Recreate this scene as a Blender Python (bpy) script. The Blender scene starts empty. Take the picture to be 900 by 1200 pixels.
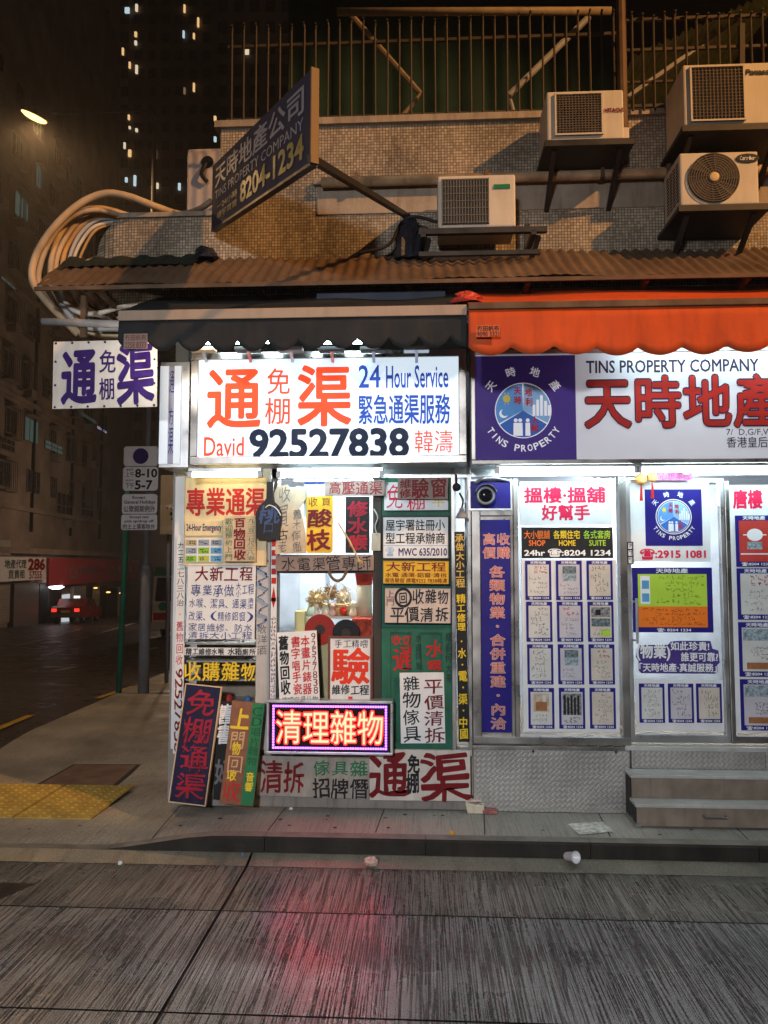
import bpy, math, random
from mathutils import Vector, Matrix
R = math.radians
rnd = random.Random(7)
S = bpy.context.scene
COL = S.collection

# ------------------------------------------------------------------ camera
PITCH, YAW, CAMD, CAMH = R(3.81), R(3.0), 5.45, 1.70
cd = bpy.data.cameras.new('camera'); cam = bpy.data.objects.new('camera', cd); COL.objects.link(cam)
cam.location = (0, -CAMD, CAMH); cam.rotation_euler = (R(90) + PITCH, 0, YAW)
cd.sensor_fit = 'HORIZONTAL'; cd.sensor_width = 36; cd.lens = 36
cd.clip_start = 0.05; cd.clip_end = 600
S.camera = cam
CM = cam.rotation_euler.to_matrix()
# ------------------------------------------------------------------ night sky
W = bpy.data.worlds.new('World'); S.world = W; W.use_nodes = True
nt = W.node_tree; bg = nt.nodes['Background']
sky = nt.nodes.new('ShaderNodeTexSky'); sky.sky_type = 'NISHITA'; sky.sun_disc = False
sky.sun_elevation = R(-6); sky.sun_rotation = R(140); sky.dust_density = 6
mx = nt.nodes.new('ShaderNodeMix'); mx.data_type = 'RGBA'; mx.blend_type = 'ADD'; mx.inputs['Factor'].default_value = 1
mx.inputs['A'].default_value = (0.115, 0.075, 0.055, 1)          # town light on the low cloud
nt.links.new(sky.outputs[0], mx.inputs['B']); nt.links.new(mx.outputs['Result'], bg.inputs['Color'])
bg.inputs['Strength'].default_value = 0.2
# ------------------------------------------------------------------ sodium street lamp across the road (its light rakes the upper wall)
ld = bpy.data.lights.new('sodium_light', 'SPOT'); ld.energy = 8600; ld.color = (1.0, 0.50, 0.175); ld.shadow_soft_size = 0.16
ld.spot_size = R(27); ld.spot_blend = 0.4
lo = bpy.data.objects.new('sodium_light', ld); COL.objects.link(lo); lo.location = (9.5, -7.6, 10.6)
lo.rotation_euler = (Vector((0.5, 0, 4.65)) - lo.location).to_track_quat('-Z', 'Y').to_euler()
ld3 = bpy.data.lights.new('shopfront_fill_light', 'SPOT'); ld3.energy = 2900; ld3.color = (0.96, 0.97, 1.0); ld3.shadow_soft_size = 0.35  # added fill spot brightening the lower shopfront, no lamp built there
ld3.spot_size = R(54); ld3.spot_blend = 1.0
lo3 = bpy.data.objects.new('shopfront_fill_light', ld3); COL.objects.link(lo3); lo3.location = (-1.6, -11.5, 4.2)
lo3.rotation_euler = (Vector((-.7, 0, .6)) - lo3.location).to_track_quat('-Z', 'Y').to_euler()
ld4 = bpy.data.lights.new('far_street_fill_light', 'POINT'); ld4.energy = 760; ld4.color = (1.0, 0.72, 0.52); ld4.shadow_soft_size = 0.3  # added fill for the far street and tenement, no lamp built there
lo4 = bpy.data.objects.new('far_street_fill_light', ld4); COL.objects.link(lo4); lo4.location = (-12.5, 37, 3.2)
S.render.engine = 'CYCLES'
S.cycles.use_denoising = True
S.cycles.max_bounces = 6; S.cycles.diffuse_bounces = 3; S.cycles.glossy_bounces = 3; S.cycles.transparent_max_bounces = 12
S.cycles.sample_clamp_indirect = 4.0
S.cycles.caustics_reflective = False; S.cycles.caustics_refractive = False
S.view_settings.view_transform = 'Standard'; S.view_settings.look = 'None'
S.view_settings.exposure = 0; S.view_settings.gamma = 1; S.view_settings.use_curve_mapping = False

# ------------------------------------------------------------------ sight lines of the photograph -> places on real planes
CAMP = Vector((0, -CAMD, CAMH))
def ray(u, v): return CM @ Vector(((u - 450) / 900, (600 - v) / 900, -1))
def at(u, v, Y=0.0):
    d = ray(u, v); return CAMP + d * ((Y + CAMD) / d.y)
def gnd(u, v, z=0.0):
    d = ray(u, v); return CAMP + d * ((z - CAMH) / d.z)
SLOPE = 0.045
def street(u, v, h=0.0):                                          # on the side street, which falls away
    d = ray(u, v)
    t = (-0.12 + h - CAMH + SLOPE * CAMD) / (d.z + SLOPE * d.y)
    return CAMP + d * t
def onplane(u, v, p0, n):
    d = ray(u, v); return CAMP + d * ((p0 - CAMP).dot(n) / d.dot(n))

# ------------------------------------------------------------------ materials
MATS = {}
def N(t, kind, **kw):
    n = t.nodes.new(kind)
    for k, v in kw.items(): setattr(n, k, v)
    return n
def mat(name, rgb=(.5, .5, .5), rough=.6, metal=0.0, var=.12, scale=6.0, bump=0.0, bscale=60.0, emit=None, estr=0.0, dirt=0.0, dirtcol=(.05, .04, .03), rvar=.1, streak=True, spec=.14):
    if name in MATS: return MATS[name]
    m = bpy.data.materials.new(name); m.use_nodes = True; MATS[name] = m
    t = m.node_tree; p = t.nodes['Principled BSDF']; L = t.links.new
    tc = N(t, 'ShaderNodeTexCoord')
    no = N(t, 'ShaderNodeTexNoise'); no.inputs['Scale'].default_value = scale; no.inputs['Detail'].default_value = 5
    L(tc.outputs['Object'], no.inputs['Vector'])
    mr = N(t, 'ShaderNodeMapRange'); mr.inputs[1].default_value = .3; mr.inputs[2].default_value = .7
    mr.inputs[3].default_value = 1 - var; mr.inputs[4].default_value = 1 + var
    L(no.outputs['Fac'], mr.inputs[0])
    mul = N(t, 'ShaderNodeMix', data_type='RGBA', blend_type='MULTIPLY'); mul.inputs['Factor'].default_value = 1
    mul.inputs['A'].default_value = (*rgb, 1); L(mr.outputs[0], mul.inputs['B'])
    out = mul.outputs['Result']
    if dirt:
        mp = N(t, 'ShaderNodeMapping'); mp.inputs['Scale'].default_value = (9, 9, 1.4) if streak else (3, 3, 3)
        L(tc.outputs['Object'], mp.inputs['Vector'])
        n2 = N(t, 'ShaderNodeTexNoise'); n2.inputs['Scale'].default_value = 1.6; n2.inputs['Detail'].default_value = 8; n2.inputs['Roughness'].default_value = .65
        L(mp.outputs[0], n2.inputs['Vector'])
        r2 = N(t, 'ShaderNodeMapRange'); r2.inputs[1].default_value = .48; r2.inputs[2].default_value = .78; r2.inputs[3].default_value = 0; r2.inputs[4].default_value = dirt
        L(n2.outputs['Fac'], r2.inputs[0])
        dm = N(t, 'ShaderNodeMix', data_type='RGBA'); dm.inputs['B'].default_value = (*dirtcol, 1)
        L(r2.outputs[0], dm.inputs['Factor']); L(out, dm.inputs['A']); out = dm.outputs['Result']
    L(out, p.inputs['Base Color'])
    p.inputs['Metallic'].default_value = metal; p.inputs['Specular IOR Level'].default_value = spec
    rr = N(t, 'ShaderNodeMapRange'); rr.inputs[1].default_value = .3; rr.inputs[2].default_value = .7
    rr.inputs[3].default_value = max(.03, rough - rvar); rr.inputs[4].default_value = min(1, rough + rvar)
    L(no.outputs['Fac'], rr.inputs[0]); L(rr.outputs[0], p.inputs['Roughness'])
    if bump:
        nb = N(t, 'ShaderNodeTexNoise'); nb.inputs['Scale'].default_value = bscale; nb.inputs['Detail'].default_value = 4
        L(tc.outputs['Object'], nb.inputs['Vector'])
        b = N(t, 'ShaderNodeBump'); b.inputs['Strength'].default_value = bump; b.inputs['Distance'].default_value = .01
        L(nb.outputs['Fac'], b.inputs['Height']); L(b.outputs[0], p.inputs['Normal'])
    if emit:
        p.inputs['Emission Color'].default_value = (*emit, 1); p.inputs['Emission Strength'].default_value = estr
    return m
def glow(name, rgb, strength, base=None): return mat(name, base or rgb, .5, emit=rgb, estr=strength, var=.03)

def glass(name, refl=.06, tint=(1, 1, 1)):
    if name in MATS: return MATS[name]
    m = bpy.data.materials.new(name); m.use_nodes = True; MATS[name] = m
    t = m.node_tree; L = t.links.new; t.nodes.remove(t.nodes['Principled BSDF'])
    tr = N(t, 'ShaderNodeBsdfTransparent'); tr.inputs[0].default_value = (*tint, 1)
    gl = N(t, 'ShaderNodeBsdfGlossy'); gl.inputs['Roughness'].default_value = .04
    fr = N(t, 'ShaderNodeFresnel'); fr.inputs[0].default_value = 1.45
    mxs = N(t, 'ShaderNodeMixShader'); L(fr.outputs[0], mxs.inputs[0]); L(tr.outputs[0], mxs.inputs[1]); L(gl.outputs[0], mxs.inputs[2])
    L(mxs.outputs[0], t.nodes['Material Output'].inputs['Surface'])
    return m

def mosaic():
    m = mat('mosaic_tile', (.46, .38, .28), .55); t = m.node_tree; L = t.links.new; p = t.nodes['Principled BSDF']
    tc = N(t, 'ShaderNodeTexCoord'); sp = N(t, 'ShaderNodeSeparateXYZ'); L(tc.outputs['Object'], sp.inputs[0])
    ad = N(t, 'ShaderNodeMath', operation='ADD'); L(sp.outputs[0], ad.inputs[0]); L(sp.outputs[1], ad.inputs[1])
    cb = N(t, 'ShaderNodeCombineXYZ'); L(ad.outputs[0], cb.inputs[0]); L(sp.outputs[2], cb.inputs[1])
    br = N(t, 'ShaderNodeTexBrick'); br.offset = 0; br.squash = 1
    br.inputs['Scale'].default_value = 1; br.inputs['Brick Width'].default_value = 0.0215; br.inputs['Row Height'].default_value = 0.0215
    br.inputs['Mortar Size'].default_value = .0028; br.inputs['Mortar Smooth'].default_value = .2; br.inputs['Bias'].default_value = -.1
    br.inputs['Color1'].default_value = (.52, .43, .32, 1); br.inputs['Color2'].default_value = (.26, .21, .15, 1); br.inputs['Mortar'].default_value = (.15, .12, .09, 1)
    L(cb.outputs[0], br.inputs['Vector'])
    n1 = N(t, 'ShaderNodeTexNoise'); n1.inputs['Scale'].default_value = 1.3; n1.inputs['Detail'].default_value = 9; n1.inputs['Roughness'].default_value = .68
    mp = N(t, 'ShaderNodeMapping'); mp.inputs['Scale'].default_value = (1.6, 1, .8); L(tc.outputs['Object'], mp.inputs['Vector']); L(mp.outputs[0], n1.inputs['Vector'])
    r = N(t, 'ShaderNodeMapRange'); r.inputs[1].default_value = .42; r.inputs[2].default_value = .72; r.inputs[3].default_value = 1.05; r.inputs[4].default_value = .22
    L(n1.outputs['Fac'], r.inputs[0])
    mu = N(t, 'ShaderNodeMix', data_type='RGBA', blend_type='MULTIPLY'); mu.inputs['Factor'].default_value = 1
    L(br.outputs['Color'], mu.inputs['A']); L(r.outputs[0], mu.inputs['B']); L(mu.outputs['Result'], p.inputs['Base Color'])
    b = N(t, 'ShaderNodeBump', invert=True); b.inputs['Strength'].default_value = .5; b.inputs['Distance'].default_value = .004
    L(br.outputs['Fac'], b.inputs['Height']); L(b.outputs[0], p.inputs['Normal'])
    return m
def grooved(name, rgb, period, strength, wet, rough_lo=.16, rough_hi=.55, gdark=.24, blot=55):
    m = mat(name, rgb, .5); t = m.node_tree; L = t.links.new; p = t.nodes['Principled BSDF']
    tc = N(t, 'ShaderNodeTexCoord')
    def stretched(sc, st, det, ro):
        mp = N(t, 'ShaderNodeMapping'); mp.inputs['Scale'].default_value = (1, st, 1); L(tc.outputs['Object'], mp.inputs['Vector'])
        n_ = N(t, 'ShaderNodeTexNoise'); n_.inputs['Scale'].default_value = sc; n_.inputs['Detail'].default_value = det; n_.inputs['Roughness'].default_value = ro
        L(mp.outputs[0], n_.inputs['Vector']); return n_.outputs['Fac']
    def mth(op, a_, b_):
        n_ = N(t, 'ShaderNodeMath', operation=op)
        for i_, x_ in enumerate((a_, b_)):
            if x_ is None: continue
            if isinstance(x_, (int, float)): n_.inputs[i_].default_value = x_
            else: L(x_, n_.inputs[i_])
        return n_.outputs[0]
    # raked grooves: thin dark lines, ragged along their length
    line = mth('ABSOLUTE', mth('SUBTRACT', stretched(1/period, .014, 1, .5), .5), None)
    rag = mth('MULTIPLY', mth('SUBTRACT', stretched(blot, .4, 5, .7), .5), .20)
    v_ = mth('ADD', line, rag)
    cr = N(t, 'ShaderNodeMapRange'); cr.inputs[1].default_value = .012; cr.inputs[2].default_value = .058; cr.inputs[3].default_value = 0; cr.inputs[4].default_value = 1
    L(v_, cr.inputs[0])
    big = N(t, 'ShaderNodeTexNoise'); big.inputs['Scale'].default_value = 1.1; big.inputs['Detail'].default_value = 7; L(tc.outputs['Object'], big.inputs['Vector'])
    b2 = N(t, 'ShaderNodeMapRange'); b2.inputs[1].default_value = .3; b2.inputs[2].default_value = .7; b2.inputs[3].default_value = .6; b2.inputs[4].default_value = 1.28; L(big.outputs['Fac'], b2.inputs[0])
    gr = N(t, 'ShaderNodeMapRange'); gr.inputs[3].default_value = gdark; gr.inputs[4].default_value = 1.0; L(cr.outputs[0], gr.inputs[0])
    m1 = N(t, 'ShaderNodeMath', operation='MULTIPLY'); L(gr.outputs[0], m1.inputs[0]); L(b2.outputs[0], m1.inputs[1])
    spk = N(t, 'ShaderNodeTexNoise'); spk.inputs['Scale'].default_value = 190; spk.inputs['Detail'].default_value = 2; L(tc.outputs['Object'], spk.inputs['Vector'])
    s2 = N(t, 'ShaderNodeMapRange'); s2.inputs[1].default_value = .32; s2.inputs[2].default_value = .68; s2.inputs[3].default_value = .5; s2.inputs[4].default_value = 1.5; L(spk.outputs['Fac'], s2.inputs[0])
    m2 = N(t, 'ShaderNodeMath', operation='MULTIPLY'); L(m1.outputs[0], m2.inputs[0]); L(s2.outputs[0], m2.inputs[1])
    mu = N(t, 'ShaderNodeMix', data_type='RGBA', blend_type='MULTIPLY'); mu.inputs['Factor'].default_value = 1; mu.inputs['A'].default_value = (*rgb, 1)
    L(m2.outputs[0], mu.inputs['B']); L(mu.outputs['Result'], p.inputs['Base Color'])
    fine = N(t, 'ShaderNodeTexNoise'); fine.inputs['Scale'].default_value = 140; fine.inputs['Detail'].default_value = 3; L(tc.outputs['Object'], fine.inputs['Vector'])
    hh = N(t, 'ShaderNodeMath', operation='MULTIPLY_ADD'); hh.inputs[1].default_value = .22; L(fine.outputs['Fac'], hh.inputs[0]); L(cr.outputs[0], hh.inputs[2])
    b = N(t, 'ShaderNodeBump'); b.inputs['Strength'].default_value = strength; b.inputs['Distance'].default_value = .006
    L(hh.outputs[0], b.inputs['Height']); L(b.outputs[0], p.inputs['Normal'])
    rr = N(t, 'ShaderNodeMapRange'); rr.inputs[1].default_value = .35; rr.inputs[2].default_value = .65; rr.inputs[3].default_value = rough_lo; rr.inputs[4].default_value = rough_hi
    wn = N(t, 'ShaderNodeTexNoise'); wn.inputs['Scale'].default_value = 2.3; wn.inputs['Detail'].default_value = 6; L(tc.outputs['Object'], wn.inputs['Vector'])
    L(wn.outputs['Fac'], rr.inputs[0]); L(rr.outputs[0], p.inputs['Roughness'])
    p.inputs['Specular IOR Level'].default_value = wet
    return m
def treadplate(name, rgb):
    m = mat(name, rgb, .45, metal=.3); t = m.node_tree; L = t.links.new; p = t.nodes['Principled BSDF']
    tc = N(t, 'ShaderNodeTexCoord'); sp = N(t, 'ShaderNodeSeparateXYZ'); L(tc.outputs['Object'], sp.inputs[0])
    zz = N(t, 'ShaderNodeMath', operation='SUBTRACT'); L(sp.outputs[2], zz.inputs[0]); L(sp.outputs[1], zz.inputs[1])
    def diag(sign):
        a = N(t, 'ShaderNodeMath', operation='MULTIPLY_ADD'); a.inputs[1].default_value = sign; L(zz.outputs[0], a.inputs[0]); L(sp.outputs[0], a.inputs[2]); return a.outputs[0]
    cb = N(t, 'ShaderNodeCombineXYZ'); L(diag(1), cb.inputs[0]); L(diag(-1), cb.inputs[1])
    ck = N(t, 'ShaderNodeTexChecker'); ck.inputs['Scale'].default_value = 26; L(cb.outputs[0], ck.inputs['Vector'])
    wa = N(t, 'ShaderNodeTexWave'); wa.bands_direction = 'X'; wa.inputs['Scale'].default_value = 9; L(cb.outputs[0], wa.inputs['Vector'])
    wb = N(t, 'ShaderNodeTexWave'); wb.bands_direction = 'Y'; wb.inputs['Scale'].default_value = 9; L(cb.outputs[0], wb.inputs['Vector'])
    mm = N(t, 'ShaderNodeMix', data_type='FLOAT'); L(ck.outputs['Fac'], mm.inputs[0]); L(wa.outputs['Fac'], mm.inputs[2]); L(wb.outputs['Fac'], mm.inputs[3])
    b = N(t, 'ShaderNodeBump'); b.inputs['Strength'].default_value = .28; b.inputs['Distance'].default_value = .006
    L(mm.outputs[0], b.inputs['Height']); L(b.outputs[0], p.inputs['Normal'])
    n1 = N(t, 'ShaderNodeTexNoise'); n1.inputs['Scale'].default_value = 3; n1.inputs['Detail'].default_value = 8; L(tc.outputs['Object'], n1.inputs['Vector'])
    r = N(t, 'ShaderNodeMapRange'); r.inputs[1].default_value = .4; r.inputs[2].default_value = .7; r.inputs[3].default_value = 1.1; r.inputs[4].default_value = .62; L(n1.outputs['Fac'], r.inputs[0])
    g = N(t, 'ShaderNodeMapRange'); g.inputs[3].default_value = .82; g.inputs[4].default_value = 1.05; L(mm.outputs[0], g.inputs[0])
    mm2 = N(t, 'ShaderNodeMath', operation='MULTIPLY'); L(r.outputs[0], mm2.inputs[0]); L(g.outputs[0], mm2.inputs[1])
    mu = N(t, 'ShaderNodeMix', data_type='RGBA', blend_type='MULTIPLY'); mu.inputs['Factor'].default_value = 1; mu.inputs['A'].default_value = (*rgb, 1)
    L(mm2.outputs[0], mu.inputs['B']); L(mu.outputs['Result'], p.inputs['Base Color'])
    return m

MOSAIC = mosaic()
ROAD = grooved('wet_grooved_concrete', (.235, .228, .222), .012, 1.0, .65, .14, .42, .30, 60)
ROADLANE = grooved('wet_grooved_concrete_gutter_lane', (.225, .21, .18), .010, .9, .65, .14, .40, .36, 60)
GUTTER = grooved('smooth_wet_concrete', (.20, .18, .14), .30, .25, .4, .3, .6, .8, 30)
PAVE = grooved('brushed_pavement_concrete', (.33, .31, .27), .012, .15, .35, .35, .7, .74, 40)
ASPHALT = mat('wet_asphalt', (.06, .052, .046), .34, var=.35, scale=2.2, bump=.5, bscale=120, rvar=.14)
TREAD = treadplate('tread_plate', (.40, .385, .365)); STEPR = mat('worn_brown_step_metal', (.25, .205, .165), .5, metal=.2, var=.2, scale=9, bump=.3, bscale=40, dirt=.5, dirtcol=(.12,.08,.06)); STEPM = mat('worn_step_steel', (.52, .52, .50), .38, metal=.25, var=.15, dirt=.3, dirtcol=(.2,.17,.14))
KERBT = mat('kerb_top_concrete', (.22, .20, .17), .5, var=.3, scale=8, bump=.3, dirt=.5, streak=False); KERB = mat('shaded_wet_kerb_concrete', (.028, .025, .022), .4, var=.3, scale=5, bump=.4, dirt=.6)  # kerb face: shade as well as wet put into its darker colour
WHITE = mat('white_paint', (.74, .76, .78), .45, var=.06, dirt=.22, dirtcol=(.3, .27, .23))
PAPER = mat('white_paper', (.76, .78, .80), .6, var=.07, dirt=.12, dirtcol=(.45, .43, .40))
CREAM = mat('cream_paint', (.74, .62, .38), .5, var=.1, dirt=.3, dirtcol=(.35, .25, .12))
BANNERC = mat('banner_vinyl', (.70, .65, .60), .5, var=.12, dirt=.45, dirtcol=(.42, .33, .22))
WOOD = mat('pale_wood', (.55, .43, .30), .6, var=.22, scale=9, dirt=.4, dirtcol=(.25, .17, .1))
PINKW = mat('faded_brown_board', (.27, .205, .18), .6, var=.15, dirt=.4, dirtcol=(.2, .13, .1))
BROWN = mat('brown_board', (.23, .10, .055), .55, var=.3, scale=10, dirt=.35)
NAVY = mat('navy_board', (.012, .012, .045), .55, var=.3, dirt=.3, dirtcol=(.09, .07, .07))
BLACK = mat('black_paint', (.018, .018, .02), .5, var=.2)
BLACKF = mat('black_canvas', (.022, .024, .027), .75, var=.25, scale=4, bump=.5, bscale=9, dirt=.4, dirtcol=(.05,.045,.04))
YELLOW = mat('yellow_board', (.72, .43, .03), .5, var=.1, dirt=.3, dirtcol=(.35, .2, .04))
GREEN = mat('green_door_paint', (.025, .13, .085), .5, var=.25, dirt=.3, dirtcol=(.02, .04, .03))
GREENB = mat('green_board', (.02, .19, .07), .5, var=.2, dirt=.3)
ORANGEC = mat('orange_canvas', (.52, .075, .016), .65, var=.08, scale=3, bump=.5, bscale=9, dirt=.55, dirtcol=(.26, .035, .012))
STEEL = mat('stainless_steel', (.42, .40, .38), .32, metal=.9, var=.2, scale=4, dirt=.35, dirtcol=(.16, .13, .1))
ALU = mat('brushed_aluminium', (.60, .61, .62), .33, metal=.85, var=.12)
DARKM = mat('dark_metal', (.045, .042, .04), .5, metal=.5, var=.3)
RUSTM = mat('rusty_metal', (.13, .085, .055), .7, metal=.3, var=.4, dirt=.7, dirtcol=(.12, .045, .02))
GREYP = mat('grey_paint', (.28, .27, .27), .45, var=.15, dirt=.3)
GREENP = mat('green_pole_paint', (.02, .13, .08), .4, var=.15, dirt=.2)
RUST = mat('rusty_corrugated_iron', (.135, .088, .055), .7, metal=.15, var=.3, scale=3, dirt=.8, dirtcol=(.10, .04, .018))
CONC = mat('plain_concrete', (.33, .27, .21), .8, var=.2, bump=.3, dirt=.6, dirtcol=(.09, .07, .05))
ACW = mat('air_conditioner_casing', (.55, .49, .40), .45, var=.06, dirt=.35, dirtcol=(.34, .25, .16))
ACD = mat('air_conditioner_coil', (.06, .055, .05), .6, var=.2)
TAN = mat('tan_bar', (.36, .27, .20), .5, var=.08, dirt=.2)
BLUEV = mat('violet_blue_vinyl', (.022, .016, .20), .4, var=.06)
BLUEP = mat('purple_blue_print', (.05, .03, .20), .4, var=.08)
INK = mat('black_ink', (.015, .015, .018), .5, var=.2)
INKR = mat('dark_red_paint', (.17, .010, .014), .5, var=.2)
INKRED = mat('red_paint', (.50, .02, .018), .5, var=.12)
INKCRIM = mat('crimson_print', (.68, .02, .08), .45, var=.06)
INKB = mat('blue_ink', (.03, .045, .25), .5, var=.2)
INKG = mat('green_ink', (.02, .17, .07), .5, var=.2)
INKP = mat('purple_paint', (.035, .012, .13), .5, var=.3, scale=14)
INKY = mat('yellow_paint', (.78, .56, .03), .5, var=.12)
INKW = mat('white_ink', (.8, .82, .84), .5, var=.05)
INKGREY = mat('pencil_grey', (.16, .15, .16), .6, var=.3)
INKOR = mat('orange_print', (.80, .18, .03), .5, var=.08)
INKOL = mat('dull_gold_paint', (.12, .095, .015), .5, var=.2)
INKBLB = mat('bright_blue_paint', (.03, .12, .42), .5, var=.3)
LIME = mat('lime_paper', (.45, .66, .06), .55, var=.08)
ORP = mat('orange_paper', (.86, .20, .02), .55, var=.08)
SKYB = mat('sky_blue_print', (.12, .36, .62), .5, var=.2)
GLASS = glass('clear_glass')
CONDUIT = mat('tan_conduit', (.52, .38, .24), .5, var=.15, dirt=.4)
CONDW = mat('pale_conduit', (.62, .58, .52), .5, var=.12, dirt=.4)
CONDB = mat('black_cable', (.03, .028, .028), .5, var=.2)
TOWER = mat('tower_concrete', (.25, .19, .15), .85, var=.2, scale=.4)
TOWER2 = mat('old_building_plaster', (.30, .23, .175), .85, var=.3, scale=.6, dirt=.5, dirtcol=(.07, .05, .04))
DARKWIN = mat('dark_window', (.05, .045, .042), .25, var=.2)
SIGNLIT = glow('backlit_white_acrylic', (.74, .88, 1.0), .86, (.8, .85, .9))
SIGNLIT2 = glow('backlit_pale_acrylic', (.78, .85, .95), .42, (.7, .74, .78))
LITRED = glow('backlit_red_vinyl', (.90, .07, .02), .9)
LITBLUE = glow('backlit_blue_vinyl', (.03, .09, .48), .55)
LITNAVY = glow('backlit_black_vinyl', (.012, .02, .05), .4)
TUBEW = glow('fluorescent_tube', (.70, .95, 1.0), 44.0); TUBEI = glow('shop_ceiling_tube', (.90, .95, 1.0), 520.0)
TUBEY = glow('warm_tube', (1.0, .80, .42), 19.0)
LEDRED = glow('led_red', (1.0, .010, .008), 14.0)
LEDCORE = glow('led_orange_white', (1.0, .40, .22), 1.9)
LEDVIO = glow('led_violet', (.40, .10, 1.0), 6.5)
LAMPHEAD = glow('street_lamp_glass', (1.0, .62, .22), 3.2)

# ------------------------------------------------------------------ mesh builder
class MB:
    def __init__(s): s.v = []; s.f = []; s.m = []
    def add(s, vs, fs, m=0):
        b = len(s.v); s.v += [Vector(x) for x in vs]
        for f in fs: s.f.append(tuple(i + b for i in f)); s.m.append(m)
        return s
    def box(s, a, b, m=0):
        x0, y0, z0 = a; x1, y1, z1 = b
        return s.add([(x0,y0,z0),(x1,y0,z0),(x1,y1,z0),(x0,y1,z0),(x0,y0,z1),(x1,y0,z1),(x1,y1,z1),(x0,y1,z1)],
              [(0,3,2,1),(4,5,6,7),(0,1,5,4),(1,2,6,5),(2,3,7,6),(3,0,4,7)], m)
    def bar(s, p, q, w, d, m=0):                                   # square bar between two points
        p = Vector(p); q = Vector(q); ax = (q - p).normalized(); up = Vector((0,0,1)) if abs(ax.z) < .9 else Vector((0,1,0))
        a = ax.cross(up).normalized() * w / 2; b = ax.cross(a).normalized() * d / 2
        vs = [p-a-b,p+a-b,p+a+b,p-a+b,q-a-b,q+a-b,q+a+b,q-a+b]
        return s.add(vs, [(0,3,2,1),(4,5,6,7),(0,1,5,4),(1,2,6,5),(2,3,7,6),(3,0,4,7)], m)
    def cyl(s, p, q, r, r2=None, n=12, m=0, caps=True):
        return s.tube([p, q], [r, r if r2 is None else r2], n, m, caps)
    def tube(s, pts, r, n=8, m=0, caps=True):
        pts = [Vector(p) for p in pts]; k = len(pts)
        rs = r if isinstance(r, (list, tuple)) else [r] * k
        b = len(s.v); prev = None
        for i, p in enumerate(pts):
            t = (pts[min(i+1,k-1)] - pts[max(i-1,0)]).normalized()
            if prev is None:
                up = Vector((0,0,1)) if abs(t.z) < .9 else Vector((1,0,0)); a = t.cross(up).normalized()
            else:
                a = (prev - t * prev.dot(t)).normalized()
            prev = a; c = t.cross(a)
            for j in range(n):
                th = 2*math.pi*j/n; s.v.append(p + (a*math.cos(th) + c*math.sin(th)) * rs[i])
        for i in range(k-1):
            for j in range(n):
                s.f.append((b+i*n+j, b+i*n+(j+1)%n, b+(i+1)*n+(j+1)%n, b+(i+1)*n+j)); s.m.append(m)
        if caps:
            s.f.append(tuple(b+j for j in reversed(range(n)))); s.m.append(m)
            s.f.append(tuple(b+(k-1)*n+j for j in range(n))); s.m.append(m)
        return s
    def lathe(s, c, prof, n=20, m=0, axis='z'):                     # prof: (radius, height)
        c = Vector(c); b = len(s.v)
        for r_, h in prof:
            for j in range(n):
                th = 2*math.pi*j/n; x, y = r_*math.cos(th), r_*math.sin(th)
                s.v.append(c + (Vector((x,y,h)) if axis == 'z' else Vector((x,-h,y))))
        for i in range(len(prof)-1):
            for j in range(n):
                s.f.append((b+i*n+j, b+i*n+(j+1)%n, b+(i+1)*n+(j+1)%n, b+(i+1)*n+j)); s.m.append(m)
        s.f.append(tuple(b+j for j in reversed(range(n)))); s.m.append(m)
        s.f.append(tuple(b+(len(prof)-1)*n+j for j in range(n))); s.m.append(m)
        return s
    def prism(s, pts, y0, y1, m=0):                                 # outline in x,z, thickness along y
        n = len(pts)
        vs = [(x,y0,z) for x,z in pts] + [(x,y1,z) for x,z in pts]
        fs = [tuple(range(n)), tuple(reversed(range(n,2*n)))] + [(i,i+n,(i+1)%n+n,(i+1)%n) for i in range(n)]
        return s.add(vs, fs, m)
    def build(s, name, mats, parent=None, origin=None, smooth=False, bevel=0):
        o0 = Vector(origin) if origin is not None else (ORG.get(parent.name, Vector((0,0,0))) if parent else Vector((0,0,0)))
        me = bpy.data.meshes.new(name); me.from_pydata([v - o0 for v in s.v], [], s.f)
        mats = mats if isinstance(mats, (list, tuple)) else [mats]
        for x in mats: me.materials.append(x)
        if len(mats) > 1: me.polygons.foreach_set('material_index', s.m)
        if smooth: me.polygons.foreach_set('use_smooth', [True]*len(me.polygons))
        me.update()
        o = bpy.data.objects.new(name, me); COL.objects.link(o)
        if parent: o.parent = parent
        if origin is not None and not parent: o.location = o0
        ORG[o.name] = o0
        if bevel:
            bv = o.modifiers.new('edge', 'BEVEL'); bv.width = bevel; bv.segments = 2; bv.limit_method = 'ANGLE'; bv.harden_normals = False
        return o
ORG = {}
def tag(o, label, cat, group=None):
    o['label'] = label; o['category'] = cat
    if group: o['group'] = group
    return o
def thing(name, label, cat, loc, group=None):
    o = bpy.data.objects.new(name, None); COL.objects.link(o); o.location = loc; o.empty_display_size = .1
    ORG[o.name] = Vector(loc)
    return tag(o, label, cat, group)
def struct(o): o['kind'] = 'structure'; return o
def smooth_pts(pts, n=8):
    pts = [Vector(p) for p in pts]; out = []
    for i in range(len(pts)-1):
        p0, p1, p2, p3 = pts[max(i-1,0)], pts[i], pts[i+1], pts[min(i+2,len(pts)-1)]
        for j in range(n):
            t = j/n
            out.append(.5*((2*p1)+(p2-p0)*t+(2*p0-5*p1+4*p2-p3)*t*t+(3*p1-p0-3*p2+p3)*t**3))
    out.append(pts[-1]); return out

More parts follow.
